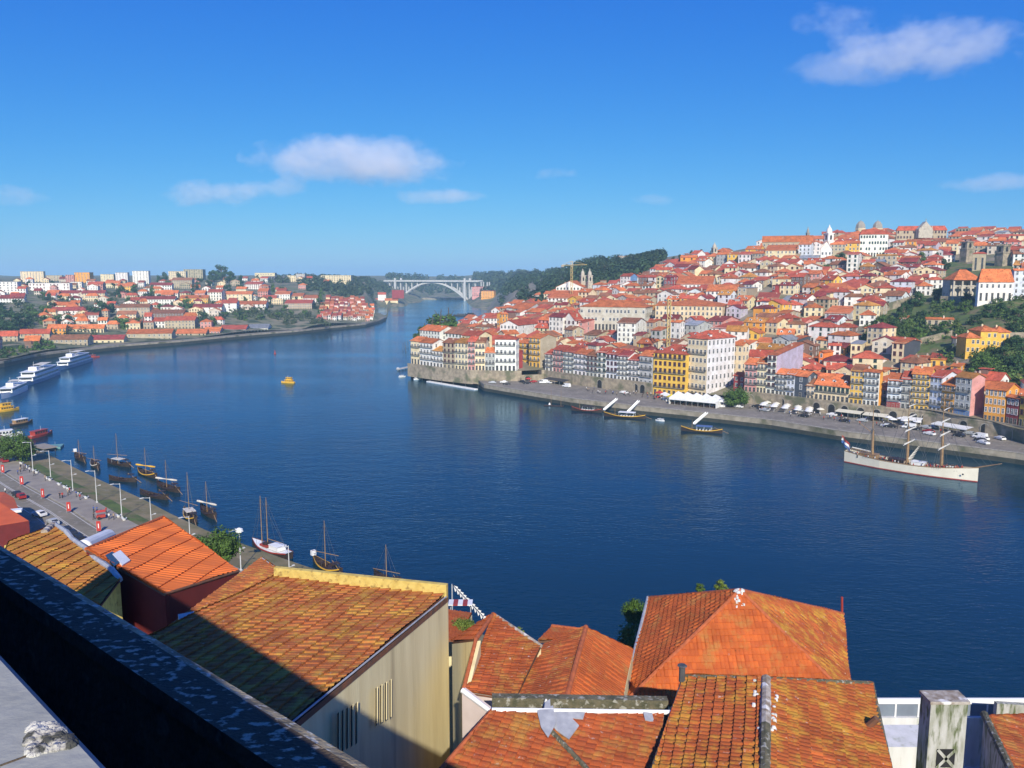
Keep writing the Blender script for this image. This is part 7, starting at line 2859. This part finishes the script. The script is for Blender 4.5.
# small trees scattered over the south hillside
k = 0
while k < 75:
    px, y = rng.uniform(-10, 330), rng.uniform(284, 333)
    if y > 335 - max(0, px - 60) * .06 or (px > 310 and y > 312):
        continue
    k += 1
    plant(px, y, rng.uniform(2.5, 5), rng.choice(('small', 'small2')), rng.choice((LG, LD, LD, LB)), cols=SOUTH, group=GSB, stem=rng.uniform(.6, 1))


# far woods, each reading as one mass
def wood(name, label, boxes, n, cols, c, rad=(4.5, 8), per=70):
    mb = MB()
    rr = random.Random(len(label))
    k = 0
    tries = 0
    while k < n and tries < n * 12:
        tries += 1
        x0, x1, d0, d1 = rr.choice(boxes)
        D = rr.uniform(d0, d1)
        px = rr.uniform(x0, x1)
        z = interp(cols, px, D)
        if z < 3:
            continue
        k += 1
        Rr = rr.uniform(*rad)
        c0 = Vector((ux(px, 274) * D, D, z + Rr * .6))
        for i in range(per):
            d = Vector((rr.gauss(0, 1), rr.gauss(0, 1), rr.gauss(0, 1))).normalized()
            p = c0 + Vector((d.x, d.y, d.z * 1.05)) * Rr * rr.uniform(.6, 1.0)
            nn = (d + Vector((rr.uniform(-.5, .5), rr.uniform(-.5, .5), rr.uniform(-.2, .6)))).normalized()
            a = nn.orthogonal().normalized()
            b = nn.cross(a)
            s = Rr * rr.uniform(.16, .34)
            mb.poly([p - a * s, p - b * s * .7, p + a * s, p + b * s * .7])
    o = mb.build(name, 'leaf', None, c)
    tag(o, label, 'wood', None, 'stuff')


wood('wooded_ridge', 'dark wooded ridge behind the west end of the north bank', [(500, 655, 1050, 1500), (500, 560, 1200, 1750), (545, 655, 980, 1150), (640, 662, 900, 1050), (520, 655, 800, 1000), (530, 640, 760, 900)], 620, NORTH, (.036, .066, .026))
wood('wooded_slope', 'hazy woods on the far south bank before the bridge', [(255, 378, 1350, 1800), (320, 390, 1700, 2000), (300, 360, 1250, 1400)], 300, SOUTH, (.05, .075, .035))
wood('valley_wood', 'bluish woods closing the valley behind the bridge', [(385, 520, 2250, 2900), (480, 540, 1750, 2300)], 260, SOUTH, (.05, .075, .04), (8, 14))
wood('garden_thicket', 'tangled green undergrowth covering the terraces of the right-hand gardens', [(868, 935, 425, 470), (935, 1060, 345, 520), (985, 1080, 335, 400)], 520, NORTH, (.07, .115, .022), (1.3, 2.8), 50)
wood('riverside_scrub', 'low green scrub along the far south river slope', [(228, 330, 905, 990), (100, 220, 930, 1100), (10, 90, 700, 1000)], 230, SOUTH, (.06, .08, .03), (2.5, 4.5), 50)

# retaining walls in the gardens
for (x0, y0, x1, y1, hh, lab) in ((886, 312, 924, 300, 5, 'grey stone garden wall stepping up left of the white palace'), (940, 306, 1060, 306, 6, 'long weathered stone retaining wall below the white palace'), (768, 262, 800, 262, 7, 'high stone retaining wall under the long hilltop range'), (920, 346, 952, 338, 4, 'pale garden wall beside the yellow villa'), (1000, 345, 1060, 345, 6, 'stone terrace wall right of the yellow villa')):
    p, q = hit(x0, y0), hit(x1, y1)
    if p and q:
        r = thing('garden_wall', lab, 'wall')
        mb = MB()
        slab_wall('masonry', [p - UP * 3, q - UP * 3, q + UP * hh, p + UP * hh], 'stone', r, .6, Vector((0, 1, 0)))

# ------------------------------------------------------------------ labels for the houses and trees
LM = [('the round quay tree', 752, 402), ('the white marquee', 712, 394), ('the cream and lavender corner block', 708, 360), ('the yellow arcaded block', 668, 368), ('the bare crane mast', 668, 318), ('the yellow villa', 985, 342), ('the white palace', 995, 285), ('the bell tower', 828, 238),
      ('the hilltop mansion', 873, 245), ('the long grey palace', 612, 316), ('the twin church belfries', 586, 282), ('the yellow tower crane', 571, 274), ('the tiny inlet', 482, 384), ('the quay-tip trees', 434, 328), ('the tall ship', 900, 440), ('the bright orange gable', 830, 360), ('the dark red block', 782, 289),
      ('the beige windowless block', 747, 296), ('the stone terrace wall', 600, 386), ('the square stone tower', 966, 248), ('the pedimented building', 920, 235), ('the grey slate house', 805, 345), ('the garden cottage', 940, 321), ('the slate-coloured corner house', 803, 386), ('the blue side wall', 634, 284),
      ('the white gabled house', 512, 332), ('the hilltop church lantern', 714, 252)]
LMS = [('the three cruise boats', 40, 372), ('the cream tower block', 33, 275), ('the orange apartment tower', 84, 277), ('the white tower blocks', 133, 276), ('the beige apartment slab', 195, 274), ('the tall dark tree', 222, 270), ('the long orange lodge', 150, 336), ('the long white lodge', 208, 311), ('the river point', 380, 322), ('the far bridge', 430, 290),
       ('the grey hilltop block', 301, 277), ('the ferry boat', 288, 379), ('the hillside villa', 68, 314), ('the big garden tree', 100, 308), ('the red buoy', 275, 352)]
bpy.context.view_layer.update()
ORD = ['', 'second ', 'third ', 'fourth ', 'fifth ', 'sixth ', 'seventh ', 'eighth ', 'ninth ', 'tenth ', 'eleventh ', 'twelfth ']


def direc(dx, dy):
    a = (math.degrees(atan2(-dy, dx)) + 360) % 360
    return ['right of', 'up right of', 'above', 'up left of', 'left of', 'down left of', 'below', 'down right of'][int((a + 22.5) // 45) % 8]


def place_labels(items, lms, make):
    """items: (object, px, py, text); label = text + direction + landmark, ranked outwards when the words coincide"""
    groups = {}
    for o, px, py, text in items:
        nm, d, dr = min(((n, hypot(px - x, (py - y) * 1.3), direc(px - x, py - y)) for n, x, y in lms), key=lambda t: t[1])
        groups.setdefault((text, dr, nm), []).append((d, o))
    for (text, dr, nm), l in groups.items():
        l.sort(key=lambda t: t[0])
        for k, (d, o) in enumerate(l):
            o['label'] = f'{text} {dr} {nm}' + ('' if len(l) == 1 else (', nearest of them' if k == 0 else f', {ORD[min(k, 11)]}nearest'))


itn, its = [], []
for r, wc_, rc_, st, kind in HOUSES:
    px, py = proj(Vector(r.location) + Vector((0, 0, 6)))
    what = {'lodge': 'lodge', 'cottage': 'cottage'}.get(r['category'], 'house')
    txt = f'{WC[wc_][1]} {NUM[min(st, 8)]}-storey {what} with {RC[rc_][1]} roof'
    (its if kind == 'south' else itn).append((r, px, py, txt))
place_labels(itn, LM, None)
place_labels(its, LMS, None)
itn, its = [], []
for r, rad, cat in TREES:
    px, py = proj(Vector(r.location) + Vector((0, 0, rad)))
    sz = 'large' if rad > 7 else ('small' if rad < 3.2 else 'medium')
    (its if px < 400 and r.location.y > 350 else itn).append((r, px, py, f'{sz} leafy green {cat}'))
place_labels(itn, LM, None)
place_labels(its, LMS, None)
# ------------------------------------------------------------------ sky, sun, air
w = bpy.data.worlds.new('World')
SC.world = w
w.use_nodes = True
N, K = w.node_tree.nodes, w.node_tree.links
bg = N['Background']
sky = N.new('ShaderNodeTexSky')
sky.sky_type = 'NISHITA'
sky.sun_disc = False
sky.sun_elevation = SUN_EL
sky.sun_rotation = pi - SUN_AZ
sky.altitude = 300
sky.air_density = 1.0
sky.dust_density = .3
sky.ozone_density = 1.5
sp_, cb_ = N.new('ShaderNodeSeparateColor'), N.new('ShaderNodeCombineColor')
K.new(sky.outputs[0], sp_.inputs[0])
BGS = .1
for i, (k, g, a) in enumerate(((.099, 1.6, .26), (.14, 1.02, .35), (.195, .36, .60))):     # film response of the deep blue morning sky
    m1, m2, m3 = [N.new('ShaderNodeMath') for _ in range(3)]
    for m, op, val in ((m1, 'MULTIPLY', k), (m2, 'POWER', g), (m3, 'MULTIPLY', a / BGS)):
        m.operation = op
        m.inputs[1].default_value = val
    K.new(sp_.outputs[i], m1.inputs[0])
    K.new(m1.outputs[0], m2.inputs[0])
    K.new(m2.outputs[0], m3.inputs[0])
    K.new(m3.outputs[0], cb_.inputs[i])
K.new(cb_.outputs[0], bg.inputs['Color'])
bg.inputs['Strength'].default_value = BGS
sun = bpy.data.objects.new('sun', bpy.data.lights.new('sun', 'SUN'))
COL.objects.link(sun)
sun.data.energy = 5.0
sun.data.angle = radians(.5)
sun.data.color = (1, .93, .80)
sun.rotation_euler = sdir.to_track_quat('Z', 'Y').to_euler()
SC.view_settings.view_transform = 'Standard'
SC.view_settings.look = 'None'
SC.view_settings.exposure = .3
SC.view_settings.gamma = 1


# clouds: real volumes far out, beyond the haze
def cloud_mat(name, dens):
    m = bpy.data.materials.new(name)
    m.use_nodes = True
    N, K = m.node_tree.nodes, m.node_tree.links
    N.remove(N['Principled BSDF'])
    v = N.new('ShaderNodeVolumePrincipled')
    v.inputs['Color'].default_value = (1, 1, 1, 1)
    v.inputs['Anisotropy'].default_value = -.05
    tc = N.new('ShaderNodeTexCoord')
    n1 = N.new('ShaderNodeTexNoise')
    n1.inputs['Scale'].default_value = 2.3
    n1.inputs['Detail'].default_value = 7
    n1.inputs['Roughness'].default_value = .68
    ge = N.new('ShaderNodeNewGeometry')
    mp = N.new('ShaderNodeMapping')
    mp.inputs['Scale'].default_value = (.0011, .0011, .0016)
    K.new(ge.outputs['Position'], mp.inputs['Vector'])
    K.new(mp.outputs[0], n1.inputs['Vector'])
    ln = N.new('ShaderNodeVectorMath')
    ln.operation = 'LENGTH'
    K.new(tc.outputs['Object'], ln.inputs[0])
    # density = noise - radius^2 falloff, in the cloud's own unit ellipsoid
    sq = N.new('ShaderNodeMath')
    sq.operation = 'POWER'
    sq.inputs[1].default_value = 2
    K.new(ln.outputs['Value'], sq.inputs[0])
    s1 = N.new('ShaderNodeMath')
    s1.operation = 'MULTIPLY_ADD'
    s1.inputs[1].default_value = -.30
    K.new(sq.outputs[0], s1.inputs[0])
    K.new(n1.outputs['Fac'], s1.inputs[2])
    mr = N.new('ShaderNodeMapRange')
    mr.inputs['From Min'].default_value = .30
    mr.inputs['From Max'].default_value = .46
    mr.inputs['To Max'].default_value = dens
    K.new(s1.outputs[0], mr.inputs['Value'])
    K.new(mr.outputs[0], v.inputs['Density'])
    K.new(v.outputs[0], N['Material Output'].inputs['Volume'])
    return m


def ball_mesh():
    mb = MB()
    n, k = 20, 10
    prof = [(cos(pi * (j / k - .5)), sin(pi * (j / k - .5))) for j in range(k + 1)]
    mb.lathe([(max(r, .001), z) for r, z in prof], (0, 0, 0), n)
    return mb


CM = {}


def cloud(px, py, wpx, hpx, label, dens=.006, D=9000):
    if dens not in CM:
        mm = cloud_mat('cloud_vapour', dens)
        MATS[mm.name] = mm
        CM[dens] = ball_mesh().mesh('cloud', mm.name, True)
    c = at(px, py, D)
    k = D / F
    o = inst('cloud', CM[dens], None, tuple(c), 0, None, (wpx * k / 2, wpx * k * .3, hpx * k / 2))
    return tag(o, label, 'cloud', 'clouds')


cloud(352, 160, 225, 52, 'long flat grey-white cloud, the largest left of centre', .0016)
cloud(395, 172, 130, 36, 'flat grey cloud fringe below the right end of the largest left cloud', .0011)
cloud(205, 194, 110, 30, 'white-tipped cloud low at the left, below the largest', .0016)
cloud(275, 188, 80, 24, 'small white cloud puff between the low left cloud and the largest one', .0016)
cloud(437, 196, 105, 20, 'thin flat cloud just right below the largest left cloud', .0016)
cloud(925, 48, 210, 56, 'big ragged white cloud in the top right corner', .0011)
cloud(850, 70, 130, 38, 'tapering lower left tail of the big top right cloud', .0008)
cloud(835, 20, 90, 34, 'faint upper wisp left of the big top right cloud', .0008)
cloud(558, 174, 52, 17, 'tiny cloud puff near the middle of the sky', .0011)
cloud(990, 183, 110, 22, 'pale flat cloud at the right edge above the hill', .0011)
cloud(12, 196, 80, 26, 'small pale cloud at the left edge', .0011)
cloud(655, 200, 60, 14, 'faint small cloud above the middle of the hill', .0008)

# air
hz = bpy.data.materials.new('haze_air')
hz.use_nodes = True
N, K = hz.node_tree.nodes, hz.node_tree.links
N.remove(N['Principled BSDF'])
v = N.new('ShaderNodeVolumePrincipled')
v.inputs['Color'].default_value = (.50, .82, 1.0, 1)
v.inputs['Density'].default_value = HAZE
v.inputs['Anisotropy'].default_value = .0
K.new(v.outputs[0], N['Material Output'].inputs['Volume'])
MATS['haze_air'] = hz
if HAZE > 0:
    tag(MB().box(-31000, 31000, -700, 31000, -8, 175).build('haze', 'haze_air'), kind='stuff')
cam.data.clip_end = 60000
SC.cycles.volume_bounces = 6
SC.cycles.max_bounces = 6
SC.cycles.volume_step_rate = 4
SC.cycles.volume_max_steps = 64
SC.cycles.use_denoising = True
